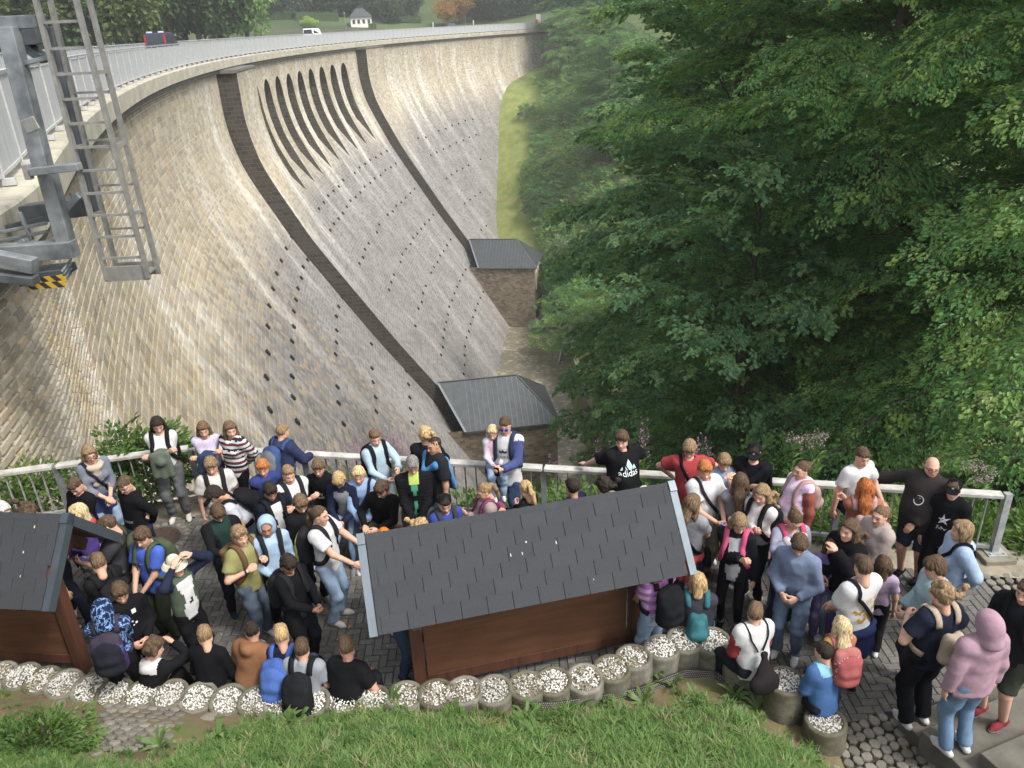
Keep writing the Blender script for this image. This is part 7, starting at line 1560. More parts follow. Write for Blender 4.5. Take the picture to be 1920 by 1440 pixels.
def add_bag(x, kind, c1, c2=None, label=None, pat='plain', c3=None, only_straps=False, strapw=.058, drop=0.0):
    h, tor = x['h'], x['tor']; c2 = c2 or c1; c3 = c3 or c1; k = min(1.05, .45 + .33 * h); names = {'sack': 'drawstring_bag'}; cat = {'sack': 'bag'}.get(kind, 'backpack')
    yb = -(.085 * h * x['wf'] * .78 + x['loose'] + .075 * k); pos = tor(0, yb, (.150 if kind != 'sack' else .06) * h + drop); b = thing(names.get(kind, 'backpack'), label, cat, (0, 0, 0)); b.location = x['o'].location; b.rotation_euler = x['o'].rotation_euler
    q = link('body', bag_template(kind), b); R_ = np.stack([x['Rt'], x['Fw'], x['U']], 1) * k * (1.05 if kind == 'small' else 1); q.matrix_local = Matrix(((*R_[0], pos[0]), (*R_[1], pos[1]), (*R_[2], pos[2]), (0, 0, 0, 1)))
    for i, cc in enumerate((c1, c2, c3)): q.material_slots[i].link = 'OBJECT'; q.material_slots[i].material = cloth(srgb(cc), .7, pat if i == 0 else 'plain')
    sm = cloth(srgb(c3), .75); sxx = .058 * h
    for s2 in (-1, 1):
        if kind == 'sack': x['ribbon']('strap', [tor(s2 * .02 * h, yb * .95, .16 * h), tor(s2 * .055 * h, -.06 * h, .25 * h), tor(s2 * .06 * h, -.01 * h, .31 * h), tor(s2 * .07 * h, .07 * h, .22 * h), tor(s2 * .105 * h, .03 * h, .08 * h), tor(s2 * .10 * h, -.05 * h, .02 * h)], .014, sm, b)
        else: x['ribbon']('strap', [tor(s2 * sxx, -.075 * h, .245 * h), tor(s2 * sxx, -.03 * h, .305 * h), tor(s2 * sxx * 1.05, .02 * h, .305 * h), tor(s2 * sxx, .07 * h, .24 * h), tor(s2 * sxx * 1.1, .075 * h, .15 * h), tor(s2 * .105 * h, .03 * h, .07 * h), tor(s2 * .10 * h, -.05 * h, .05 * h)], strapw, sm, b)
    return b
def ex_cross(x, col='14141c', side=1, bagc=None, label=None):
    """strap worn across the body, with or without its bag"""
    h, tor = x['h'], x['tor']; s = side; b = thing('shoulder_bag' if bagc else 'body_strap', label, 'bag' if bagc else 'strap', x['o'].location); b.rotation_euler = x['o'].rotation_euler
    x['ribbon']('strap', [tor(s * .075 * h, -.06 * h, .25 * h), tor(s * .07 * h, -.005 * h, .31 * h), tor(s * .055 * h, .06 * h, .25 * h), tor(0, .08 * h, .15 * h), tor(-s * .07 * h, .06 * h, .05 * h), tor(-s * .11 * h, 0, .01 * h), tor(-s * .07 * h, -.06 * h, .05 * h), tor(0, -.08 * h, .15 * h), tor(s * .05 * h, -.075 * h, .22 * h), tor(s * .075 * h, -.06 * h, .25 * h)], .038, cloth(srgb(col), .7), b, 44)
    if bagc:
        V, Q = surf([rc((-.07, 0, -.05), (-.07, 0, .05), .04, .035, k=.04), rc((.07, 0, -.05), (.07, 0, .05), .04, .035, k=.04), rc((0, 0, -.05), (0, 0, .05), .045, .04, k=.05)], .014); p = tor(-s * .13 * h, .02 * h, -.02 * h); q = link('pouch', mesh_from('pouch', V, Q, [cloth(srgb(bagc), .7)]), b, p); q.rotation_euler = (0, 0, s * 1.2)
def ex_cap(x, kind, col, logo=None):
    x['headpart']('cap' if 'cap' in kind else 'bucket_hat', cap_mesh(kind), cloth(srgb(col), .8))
    if logo:
        m_ = MB(); m_.lathe([(.0, .002), (.012, .0)], n=10, cap=False); P = m_.v[0] @ np.array([[1, 0, 0], [0, 0, 1], [0, -1, 0]]).T; m2 = MB(); a_ = np.linspace(0, 2 * PI, 12, endpoint=False); m2.add(np.stack([logo[1] + .016 * np.cos(a_), np.full(12, .098 if logo[1] == 0 else .085), .078 + .014 * np.sin(a_)], 1), [list(range(12))]); me = m2.mesh('cap_badge', flat('badge', srgb(logo[0]))); x['headpart']('cap_badge', me, flat('badge', srgb(logo[0])))
def ex_glasses(x, col='101014', dark=False):
    m_ = MB(); a_ = np.linspace(0, 2 * PI, 13)
    for s in (-1, 1):
        ring = np.stack([s * .033 + .024 * np.cos(a_), np.full(13, .104) - .010 * np.cos(a_) * s * .6, .005 + .018 * np.sin(a_)], 1); m_.tube(ring, .003, 5, cap=False); m_.tube([(s * .057, .098, .01), (s * .074, .0, .012)], .003, 5)
        if dark: m_.add(ring[:-1], [list(range(12))], 0)
    m_.tube([(-.01, .108, .008), (.01, .108, .008)], .003, 5); x['headpart']('sunglasses' if dark else 'glasses', m_.mesh('glasses', flat('spectacles', srgb(col), .25)), flat('spectacles', srgb(col), .25))
def ex_scarf(x, col):
    h, N, Fw, Rt, U = x['h'], x['N'], x['Fw'], x['Rt'], x['U']; P = []
    for i in range(12):
        a, b = 2 * PI * i / 12, 2 * PI * (i + 1) / 12; f = lambda t: N + Rt * math.cos(t) * .060 * h + Fw * (math.sin(t) * .056 * h + .006 * h) + U * (-.008 * h - .018 * h * math.sin(t)); P.append(rc(f(a), f(b), .026 * h, .026 * h, k=.02))
    P += [rc(N + Fw * .06 * h - U * .02 * h, N + Fw * .085 * h - U * .16 * h + Rt * .03 * h, .026 * h, .028 * h, (Fw, .6), k=.02), rc(N + Fw * .06 * h - U * .02 * h, N + Fw * .08 * h - U * .13 * h - Rt * .02 * h, .024 * h, .026 * h, (Fw, .6), k=.02)]
    V, Q = surf(P, .016, folds(x['seed'] + 5, .006, 30)); link('scarf', mesh_from('scarf', V, Q, [cloth(srgb(col), .9)]), x['o'])
def ex_waist(x, col, back=True):
    """jacket knotted round the waist"""
    h, tor = x['h'], x['tor']; P = []
    for i in range(14):
        a, b = 2 * PI * i / 14, 2 * PI * (i + 1) / 14; f = lambda t: tor(math.cos(t) * (.104 * h * x['wf'] + x['loose']), math.sin(t) * (.076 * h * x['wf'] + x['loose']), -.005 * h); P.append(rc(f(a), f(b), .021 * h, .021 * h, k=.02))
    sgn = -1 if back else 1
    for u in (-.055, -.02, .02, .055): P.append(rc(tor(u * h, sgn * .078 * h, -.01 * h), tor(u * 1.2 * h, sgn * .088 * h, -.19 * h + abs(u) * .6 * h), .030 * h, .026 * h, (x['Fw'], .55), k=.03))
    for u in (-.03, .025): P.append(rc(tor(u * .3 * h, -sgn * .085 * h, -.0 * h), tor(u * h, -sgn * .095 * h, -.13 * h), .020 * h, .017 * h, k=.02))
    V, Q = surf(P, .017, folds(x['seed'] + 6, .007, 28)); link('tied_jacket', mesh_from('tied_jacket', V, Q, [cloth(srgb(col), .85)]), x['o'])
def ex_cape(x, col):
    h, tor = x['h'], x['tor']; P = []
    for u in (-.09, -.05, 0, .05, .09): P.append(rc(tor(u * 1.05 * h, -.052 * h, .26 * h - abs(u) * .3 * h), tor(u * 1.15 * h, -.088 * h, .03 * h + abs(u) * .4 * h), .040 * h, .036 * h, (x['Fw'], .6), k=.04))
    for s in (-1, 1): P += [rc(tor(s * .08 * h, -.04 * h, .28 * h), tor(s * .09 * h, .03 * h, .27 * h), .034 * h, .034 * h, k=.03), rc(tor(s * .09 * h, .03 * h, .27 * h), tor(s * .012 * h, .095 * h, .20 * h), .032 * h, .022 * h, k=.03), rc(tor(s * .012 * h, .095 * h, .20 * h), tor(s * .03 * h, .10 * h, .09 * h), .020 * h, .022 * h, k=.03)]
    V, Q = surf(P, .018, folds(x['seed'] + 7, .007, 26)); link('draped_jacket', mesh_from('draped_jacket', V, Q, [cloth(srgb(col), .7)]), x['o'])
def ex_jacket_held(x, col, label, low=False, hang=.20):
    """jacket lying over the forearms: a thing of its own"""
    h = x['h']; (s0, _, S0, E0, W0), (s1, _, S1, E1_, W1) = x['AL']; P = [rc(E0 * .35 + W0 * .65, E1_ * .35 + W1 * .65, .040 * h, .040 * h, k=.03), rc((W0 + W1) / 2, (W0 + W1) / 2 + A_(0, .03 * h, -.05 * h), .05 * h, .05 * h, k=.04)]
    c0 = (W0 + W1) / 2
    for u in (-.05, 0, .05): P.append(rc(c0 + A_(u * h, .03 * h, 0), c0 + A_(u * 1.2 * h, .035 * h, -hang * h * (1 - abs(u) * 2)), .034 * h, .030 * h, (Y3, .6), k=.04))
    V, Q = surf(P, .018, folds(x['seed'] + 8, .008, 26)); b = link('jacket', mesh_from('jacket', V, Q, [cloth(srgb(col), .85)])); b.location = x['o'].location; b.rotation_euler = x['o'].rotation_euler; tag(b, label, 'jacket')
def ex_phone(x, side=1, label=None, col='0c0c10', size=(.075, .010, .15)):
    sd, nm, Sj, E_, W_ = x['AL'][0 if side < 0 else 1]; fx = unit(W_ - E_); m_ = MB(); p = W_ + fx * .085; m_.box((0, 0, 0), size); b = add_bevel(m_.build('phone', flat('phone', srgb(col), .25)), .006); tw_ = x['toWorld'](p); b.location = tuple(tw_); b.rotation_euler = (-.2, 0, x['rz']); tag(b, label, 'phone')
def ex_bracelet(x, side, col='18181a'):
    sd, nm, Sj, E_, W_ = x['AL'][0 if side < 0 else 1]; d = unit(W_ - E_); r = .021 * x['h']; m_ = MB(); m_.tube([W_ - d * .028, W_ - d * .012], r, 10); m_.build('wrist_watch', flat('watch', srgb(col), .4), x['o'])
def flat_decal(x, name, polys, mat, ox, ow, sx, back=False, off=.0055):
    """polys in the plane (u right, v up); laid on the chest or back"""
    h = x['h']; V = np.array([p for poly in polys for p in poly], float); F = []; n = 0
    for poly in polys: F.append(list(range(n, n + len(poly)))); n += len(poly)
    sg = -1 if back else 1; P = np.stack([x['tor'](((ox + v[0] * sx) * (-1 if not back else 1)) * h, sg * .085 * h, (ow + v[1] * sx) * h) for v in V]); p = P
    for _ in range(6): p = p - sg * x['Fw'] * (sdf(x['TP'], p) - off)[:, None]
    m_ = MB(); m_.add(p, F); me = m_.mesh(name, mat); link(name, me, x['o'])
_txt = {}
def text_polys(body):
    if body not in _txt:
        cu = D.curves.new('lettering', 'FONT'); cu.body = body; cu.align_x = 'CENTER'; cu.size = 1.0; cu.resolution_u = 2; ob = D.objects.new('lettering', cu); COL.objects.link(ob); dg = bpy.context.evaluated_depsgraph_get(); dg.update(); me = ob.evaluated_get(dg).to_mesh(); vs = [(v.co.x, v.co.y) for v in me.vertices]; _txt[body] = [[vs[i] for i in p.vertices] for p in me.polygons]; ob.evaluated_get(dg).to_mesh_clear(); D.objects.remove(ob)
    return _txt[body]
def ex_text(x, body, col, ow=.17, size=.03, ox=0.0, back=False): flat_decal(x, 'lettering', text_polys(body), flat('print', srgb(col), .7), ox, ow, size, back)
def ex_shapes(x, polys, col, ow=.17, size=.03, ox=0.0, back=False, name='print'): flat_decal(x, name, polys, flat('print', srgb(col), .7), ox, ow, size, back)
EXTRA = {'cross': ex_cross, 'cap': ex_cap, 'glasses': ex_glasses, 'scarf': ex_scarf, 'waist': ex_waist, 'cape': ex_cape, 'held': ex_jacket_held, 'phone': ex_phone, 'watch': ex_bracelet, 'text': ex_text, 'shapes': ex_shapes}
# ================================================================ THE SCHOOL CROWD
p = person
def railpt(x, dx=0.0): return (x + dx, float(fence_y(x + dx)), .985)
BL, NV, WH_, JN, LJ, DJ = '17171b', '1b2136', 'd6d6da', '4d6a8c', '7d9ab8', '2c3f5c'
# --- along the fence, left
p(168, 852, 1.66, 50, 'woman with blond bob, grey blue top and beige scarf leaning on the fence', ('sweater', '6f7686', {'sleeve': 'three'}), ('jeans', LJ), ('bob', 'dblond'), ('clasp', 'clasp'), 'brown', 15, 10, 8, sex='f', extra=(('scarf', 'b8a28c'), ('glasses',), ('waist', '26386e', False), ('cross', '20242e', 1, None, 'dark bag strap across the woman with the beige scarf')))
p(6, 958, 1.72, 60, 'grey haired man at the very left edge, mostly out of the picture', ('shirt', '5b6068'), ('jeans', DJ), ('short', 'white'), 'down', 'black')
p(56, 962, 1.66, 10, 'curly brown haired boy looking out from behind the left notice board roof', ('tee', '2a2e3c'), ('trousers', NV), ('curly', 'brown'), 'clasp', 'white', 30)
p(88, 1000, 1.60, 120, 'boy in navy trousers and white shoes hidden behind the left notice board', ('tee', '1f2638'), ('trousers', '1a2032'), ('short', 'brown'), 'down', 'white', step=.09)
p(143, 912, 1.62, -25, 'boy in black shirt with white dots on the sleeve standing before the scarf woman', ('tee', BL, {'loose': .008, 'sleeve': 'long'}), ('trousers', BL), ('quiff', 'brown'), 'clasp', 'white', 32, -20, extra=(('shapes', [[(math.cos(a) * .2 + 1.5, math.sin(a) * .2 + k * .7) for a in np.linspace(0, 6, 8)] for k in range(3)], 'd8d8d8', .16, .02),))
p(148, 962, 1.50, -85, 'blond bobbed girl in purple jacket with red hood lining at the left', ('hoodie', '4a2f8c', {'hood': 'b8282c'}), ('trousers', '8d8f88', {'pat': 'camo'}), ('bob', 'light'), 'clasp', 'black', 10, 0, sex='f', extra=(('waist', '3a2a78'),))
p(235, 910, 1.63, -35, 'boy with glasses in black hoodie holding his arms behind a navy jacket', ('hoodie', BL), ('trousers', '22283a'), ('short', 'brown'), 'behind', 'black', 22, -20, extra=(('glasses',), ('waist', '1e2840', False), ('text', 'NORTHSIDE', 'a8a8ac', .09, .026)))
p(203, 985, 1.66, -78, 'boy in dark grey t shirt and light grey shorts looking at his phone', ('tee', '3a3a3e', {'loose': .018}), ('shorts', '8f9196'), ('short', 'brown'), ('phone', 'clasp'), 'grey', 20, 0, step=.05, bag=('school', '4a5038', None, 'olive green backpack of the boy in grey t shirt and shorts'), extra=(('phone', -1, 'dark phone held by the boy in grey t shirt'),))
p(268, 1008, 1.58, -22, 'boy in bright blue t shirt with olive backpack straps and olive trousers', ('tee', '1550c0', {'loose': .012}), ('trousers', '3c4232'), ('mop', 'brown'), 'clasp', 'blackw', 18, -10, bag=('school', '47553a', None, 'olive backpack worn by the boy in the bright blue t shirt'), extra=(('shapes', [[(-1, .1), (-.4, -.15), (1, .4), (-.4, -.02)]], 'd0d8e8', .20, .028, .0),))
p(185, 1057, 1.56, -125, 'boy in black leather jacket with black backpack seen from behind at the left', ('jacket', '1d1d20', {}), ('trousers', BL), ('quiff', 'lbrown'), 'clasp', 'blackw', 18, 20, bag=('school', '202024', '2a2a30', 'black backpack of the boy in the leather jacket'))
p(226, 1112, 1.55, 42, 'boy in black tracksuit with small white prints beside the hooded child', ('jacket', BL, {'loose': -.004}), ('trousers', BL), ('mop', 'brown'), 'pouch', 'blackw', 22, 10, skin='t', extra=(('shapes', [[(math.cos(a) * r + u, math.sin(a) * r + v) for a in np.linspace(0, 6, 9)] for u, v, r in ((-1, 0, .35), (-1, -1, .25), (.2, .6, .3), (1.2, -.3, .4), (.3, -.8, .25))], 'd8d8d8', .17, .022), ('shapes', [[(-.5, -.5), (.5, -.5), (.5, .5), (-.5, .5)]], 'c8c8cc', .25, .028, .03)))
p(193, 1145, 1.54, -165, 'child in blue hoodie with lightning pattern and hood up, seen from behind', ('hoodie', '16244a', {'pat': 'lightning', 'hoodup': 1}), ('trousers', BL), (None, 'dark'), ('clasp', 'clasp'), 'white', 12, 0, bag=('school', '3a2a5a', '22242e', 'galaxy pattern dark backpack on the hooded child', 'galaxy', '3c3344'))
p(329, 1062, 1.56, 62, 'boy in cream bucket hat holding both hands to his head', ('jacket', '4a5a48', {'inner': 'd4d2c8', 'open': .05, 'sleeves': '20263e', 'hem': -.03}), ('trousers', BL), ('short', 'dblond'), ('tophead', 'tophead'), 'black', 0, 0, extra=(('cap', 'buckethat', 'd2c8a8'), ('shapes', [[(-.6, -.9), (.5, -.8), (.6, .5), (0, .9), (-.5, .3)]], '2a2a2a', .13, .03)))
# --- seated on the planters, left
p(289, 1218, 1.56, 168, 'boy in black top with white collar seated on the planters, hand at face', ('hoodie', '1a1a1e', {'hood': 'c8c8cc'}), ('trousers', BL), ('curly', 'brown'), ('lap', 'face'), 'black', 20, 35, 22, .10)
p(384, 1192, 1.60, 172, 'blond boy in plain black sweater seated on the planters with his back to us', ('sweater', '17181b', {'neckcut': False}), ('trousers', '22242a'), ('short', 'dblond'), 'lap', 'black', 20, -35, 14, .20)
p(472, 1182, 1.66, 160, 'young man in brown hooded vest over a pale blue shirt seated on the planters', ('hoodie', '8a5a30', {'lower': 'a8cdd6', 'hem': -.11, 'loose': .01}), ('jeans', JN), ('buzz', 'dark'), 'lap', 'white', 10, -45, 24, .20, skin='t')
p(528, 1193, 1.58, 168, 'blond boy with bright blue backpack seated on the planters', ('jacket', '1d2438'), ('jeans', DJ), ('quiff', 'blond'), 'lap', 'white', 18, -30, 14, .20, bag=('school', '1d4aa8', '2a62b8', 'bright blue backpack of the blond boy on the planters', 'plain', '2458b0'))
p(566, 1217, 1.58, 172, 'brown haired boy in grey polo shirt with black backpack seated on the planters', ('tee', '8e949c', {'collar': 1, 'loose': .01}), ('jeans', DJ), ('short', 'brown'), 'lap', 'white', 12, -20, 12, .20, bag=('school', '202226', None, 'plain black backpack over the grey polo shirt'))
p(650, 1215, 1.62, 160, 'boy with shaved sides in black t shirt reaching out his right arm on the planters', ('tee', '1b1c20', {'loose': .012}), ('trousers', '22242c'), ('quiff', 'lbrown'), ('lap', 'knee'), 'black', 18, -40, 22, .20, skin='r')
# --- by the fence, centre left
p(296, 797, 1.72, 12, 'tall girl with white t shirt and grey jeans holding a green jacket by the fence', ('tee', 'dcdce2', {'sleeve': 'short'}), ('jeans', '5c5e62'), ('long', 'dark'), 'cross', 'pale', 25, -12, sex='f', skin='p', bag=('school', '1e1e22', None, 'black backpack of the tall girl in white t shirt'), extra=(('held', '5a6656', 'green jacket held on crossed arms by the tall girl', False, .2), ('shapes', [[(-1, 0), (1, 0), (.8, .4), (-.8, .4)], [(-.4, -.9), (.4, -.9), (.4, -.4), (-.4, -.4)]], '30303a', .20, .022)))
p(382, 806, 1.58, 12, 'girl in lilac striped shirt resting crossed arms on the fence', ('sweater', 'b8a8cc', {'pat': 'pinstripe'}), ('jeans', DJ), ('long', 'lbrown'), 'cross', 'white', 15, -5, 6, sex='f', extra=(('held', '26385e', 'dark blue jacket under the arms of the girl in lilac', False, .16),))
p(432, 806, 1.62, -20, 'girl in white sweater with red and dark stripes beside the girl in lilac', ('sweater', 'cfcac6', {'stripes': ['6e2432', '2c2a34'], 'loose': .02}), ('trousers', '17171b'), ('long', 'lbrown'), 'behind', 'white', 10, -50, sex='f')
p(530, 810, 1.60, 150, 'boy in navy rain jacket leaning over the fence with a blue grey backpack', ('hoodie', '2a3458', {'loose': .02}), ('jeans', '2b3550'), ('short', 'dblond'), 'forward', 'black', 12, 0, 14, bag=('school', '2c4a80', '6a7078', 'blue and grey backpack on the navy rain jacket'))
p(493, 878, 1.50, 25, 'ginger haired boy in royal blue jacket in front of the fence', ('hoodie', '22367e', {'sleeves': '1c2440'}), ('trousers', '2a3040'), ('mop', 'ginger'), 'down', 'white', 14, 15, skin='r')
p(396, 874, 1.62, 25, 'blond boy in cream t shirt with dark backpack straps', ('tee', 'c8c2ba', {'loose': .02}), ('trousers', 'a8a49c'), ('mop', 'dblond'), 'down', 'white', 20, 10, bag=('school', '26262a', None, 'black backpack of the blond boy in cream t shirt'))
p(404, 928, 1.58, -60, 'dark haired boy in white t shirt bending down with a black backpack', ('tee', 'b8bac8', {'loose': .014}), ('jeans', LJ), ('mop', 'dark'), 'clasp', 'white', 45, 10, 36, skin='t', bag=('school', '1c1d21', None, 'large black backpack on the bending boy'))
p(409, 962, 1.60, 35, 'boy in black jacket with dark green hood looking down at his hands', ('jacket', '1b1c20', {'inner': '1e3a34', 'hood': '1e3a34', 'open': .05}), ('trousers', '1c2230'), ('mop', 'brown'), 'phone', 'lime', 42, 0)
p(450, 1005, 1.60, 60, 'blond boy in olive yellow t shirt with brown roll top backpack', ('tee', '8f8a45', {'loose': .016}), ('jeans', '4c5f74'), ('mop', 'dblond'), ('strap', 'strap'), 'white', 8, 15, bag=('roll', '7a5a34', '5c4226', 'brown roll top backpack on the boy in olive yellow', 'plain', '6a4c2c'), extra=(('watch', 1),))
p(500, 988, 1.60, 30, 'boy in pale blue hoodie with the hood up in the left group', ('hoodie', '8fb0d8', {'hoodup': 1}), ('trousers', '1a1a1e'), (None, 'dark'), 'pouch', 'blackw', 14, 15, skin='m', bag=('school', '26272c', 'c8b828', 'black backpack with yellow patch on the boy in pale blue hood'))
p(507, 922, 1.62, 45, 'dark haired boy in navy jacket over a white t shirt', ('jacket', '181c2a', {'inner': 'd0d0d6', 'open': .035}), ('trousers', '20222c'), ('mop', 'dark'), 'down', 'black', 24, 10, skin='m', bag=('school', '202228', None, 'black backpack of the dark haired boy in navy jacket'))
p(541, 890, 1.64, 42, 'blond boy in white t shirt with orange print and crossed arms', ('tee', 'd4d4da', {'loose': .012}), ('trousers', '3a3e48'), ('quiff', 'dblond'), 'cross', 'white', 12, 10, bag=('school', '26272b', None, 'black backpack of the boy with the orange print'), extra=(('shapes', [[(math.cos(a) * 1.5, math.sin(a) * 1.2), (math.cos(a + .5) * 1.5, math.sin(a + .5) * 1.2), (math.cos(a + .5) * 1.0, math.sin(a + .5) * .75), (math.cos(a) * 1.0, math.sin(a) * .75)] for a in np.arange(0, 6.2, .7)], 'd05a28', .16, .034),))
p(564, 945, 1.60, 40, 'brown haired boy in black hoodie looking down between two taller boys', ('hoodie', '1a1a1d'), ('trousers', '1a1a1e'), ('mop', 'lbrown'), 'down', 'grey', 30, 10)
p(600, 966, 1.66, 78, 'person with ponytail in white t shirt and pale jeans with a yellow backpack', ('tee', 'dadae2', {'loose': .014}), ('jeans', '7f9cbc'), ('ponytail', 'brown'), 'forward', 'pale', 8, 0, bag=('school', '22232a', 'c9bc2e', 'black and yellow backpack on the person with ponytail', 'plain', '26262c'))
p(541, 1058, 1.52, 58, 'dark haired boy all in black with a yellow and black backpack in front', ('sweater', '17181c', {'lower': '33353c'}), ('baggy', '1c1d22'), ('mop', 'dark'), 'phonelow', 'black', 34, 10, skin='m', bag=('school', '24252a', 'c8c030', 'yellow and black backpack of the dark haired boy in front', 'plain', '26262c'))
# --- low bench in front of the fence
p(597, 878, 1.60, -8, 'brown haired boy in black hoodie with white lettering seated on the bench', ('hoodie', '17181c'), ('trousers', '1d1e24'), ('mop', 'lbrown'), 'pouch', 'white', 15, -10, 4, .48, extra=(('text', 'Fly', 'c8c8cc', .16, .03, .01), ('text', 'milli', 'c8c8cc', .125, .034, .01)))
p(636, 900, 1.60, -5, 'boy with blond bowl cut in navy jacket looking down at his hands on the bench', ('jacket', '1d2440', {'inner': '8a8c90', 'open': .05}), ('jeans', '7c9cc0'), ('mop', 'blond'), 'between', 'grey', 48, 0, 16, .48, sitfeet=.05)
p(673, 892, 1.60, 8, 'blond boy in light blue hoodie seated with his hands between his knees', ('hoodie', '7ea2dc'), ('jeans', '3c566e'), ('mop', 'light'), 'between', 'white', 12, 8, 10, .48, extra=(('cross', '20243a', -1, None, 'dark strap across the light blue hoodie on the bench'),))
p(716, 918, 1.62, -5, 'boy in black pullover leaning sideways at the end of the bench', ('sweater', '191a1d', {'neckcut': False}), ('trousers', '3a4032'), ('mop', 'brown'), ('between', 'knee'), 'white', 30, 25, 22, .48, sidelean=-14)
# --- by the fence, centre
p(703, 822, 1.58, 35, 'boy in pale blue hoodie pointing with his finger at the fence', ('hoodie', '9dbbd8'), ('jeans', '6f8296'), ('quiff', 'lbrown'), ('point', 'phonelow'), 'white', 12, 10, bag=('school', '1f2024', None, 'black backpack of the pointing boy'), extra=(('shapes', [[(-2.2, 0), (2.2, .2), (2.2, .35), (-2.2, .2)]], '5f7fa8', .19, .03),))
p(798, 818, 1.62, 172, 'curly blond boy in dark jacket looking over the fence with his back to us', ('jacket', '1d1e26'), ('trousers', '22242c'), ('curly', 'blond'), 'forward', 'black', 5, 0, 6)
p(814, 836, 1.74, -62, 'man in black t shirt with bright blue jacket draped round his shoulders', ('tee', '25272c', {'loose': .02, 'hem': -.10}), ('shorts', '3f5878'), ('buzz', 'dark'), 'down', 'black', 8, -10, skin='t', wide=1.12, extra=(('cape', '1d7fc0'),))
p(774, 872, 1.78, 5, 'grey haired man in black quilted jacket with folded hands', ('jacket', '17181d', {'pat': 'quilt', 'inner': '2f8f6a', 'open': .014, 'collarcol': 'b0c83a'}), ('trousers', '45443f'), ('short', 'grey'), 'clasp', 'black', 30, -5, wide=1.08, extra=(('watch', 1, '8a8a8c'),))
p(834, 945, 1.54, 25, 'boy with backward black cap and royal blue t shirt behind the notice board', ('tee', '1a3aa0'), ('trousers', '26282e'), ('short', 'dark'), 'clasp', 'white', 18, 10, bag=('school', '3a3c44', None, 'dark grey backpack of the boy with the backward cap'), extra=(('cap', 'backcap', '1c1c20'),))
p(790, 992, 1.44, 30, 'small blond child mostly hidden behind the notice board roof', ('tee', '4a5a78'), ('trousers', '2a2c34'), ('curly', 'blond'), 'down', 'white')
p(722, 1008, 1.42, 30, 'child with orange headband mostly hidden behind the left end of the roof', ('tee', '6a6c70'), ('trousers', '2a2c34'), ('short', 'd8681e'), 'down', 'white')
p(908, 922, 1.56, -70, 'girl with light brown ponytail in beige sweater behind the notice board', ('sweater', '9a8580', {'loose': .02}), ('trousers', '2c2e36'), ('ponytail', 'dblond'), 'cross', 'white', 20, 0, sex='f', bag=('small', '8a2a62', '2a4a8a', 'pink and blue backpack of the girl in beige sweater'))
p(947, 799, 1.78, -18, 'man with mirrored sunglasses taking a selfie, white shirt with blue sleeves', ('tee', 'd2d8e4', {'sleeves': '37457e', 'sleeve': 'long', 'loose': .012, 'hem': -.09}), ('jeans', '273f6c'), ('short', 'brown'), ('phone', 'down'), 'brown', 10, -8, wide=1.12, bag=('school', '22304a', '1f3a4a', 'teal and navy backpack on the man taking a selfie', 'plain', '2a3850'), extra=(('glasses', '2038a0', True), ('phone', -1, 'black phone held out by the man taking a selfie'), ('shapes', [[(-.8, -.2), (.8, -.2), (.9, .5), (.35, .2), (0, .7), (-.35, .2), (-.9, .5)]], '30364a', .20, .035), ('text', 'DUKE', '30364a', .15, .035)))
p(924, 812, 1.18, 8, 'small blond girl in pink and white hugged on the fence by the man with sunglasses', ('sweater', 'c8bcd0', {'inner': 'd89aa8', 'open': .06}), ('jeans', '7f9cba'), ('bob', 'light'), ('lap', 'lap'), 'white', 14, 15, 0, .97, sex='f')
p(986, 918, 1.58, -120, 'girl with wavy blond ponytail in black jacket behind the notice board', ('jacket', '17181c'), ('trousers', '1f2026'), ('ponytail', 'blond'), 'cross', 'white', 30, 30, sex='f')
p(1073, 915, 1.60, -135, 'dark haired boy in shiny navy jacket looking to the dam behind the roof', ('hoodie', '1c2448', {}), ('trousers', '26282e'), ('short', 'dark'), 'clasp', 'white', 8, 20, skin='t')
p(1132, 914, 1.60, -140, 'dark curly haired boy in beige shirt with his back turned behind the roof', ('shirt', '8d8a76'), ('trousers', '26282e'), ('curly', 'dark'), 'clasp', 'white', 10, 15)
p(1208, 930, 1.52, 180, 'child in white cap just showing above the notice board roof', ('tee', '8a8c90'), ('trousers', '26282e'), ('short', 'brown'), 'down', 'white', extra=(('cap', 'backcap', 'd0d0d2'),))
p(1166, 826, 1.76, 15, 'heavy set boy in black t shirt with mountain logo resting both hands on the fence', ('tee', '1a1a1c', {'loose': .012}), ('trousers', '1a1a1d'), ('mop', 'brown'), (railpt(1.55), railpt(.55 + 0.32)), 'white', 8, 35, wide=1.2, extra=(('text', 'adidas', 'd8dcdc', .155, .060), ('shapes', [[(-1.5, 0), (-.95, 1.0), (-.55, .75), (-.1, 0)], [(-.35, .9), (.1, 2.0), (.9, .55), (.55, 0), (.15, 0)], [(.75, .0), (1.15, .95), (1.65, 0)]], 'b8d4d4', .195, .040), ('waist', '141417', False)))
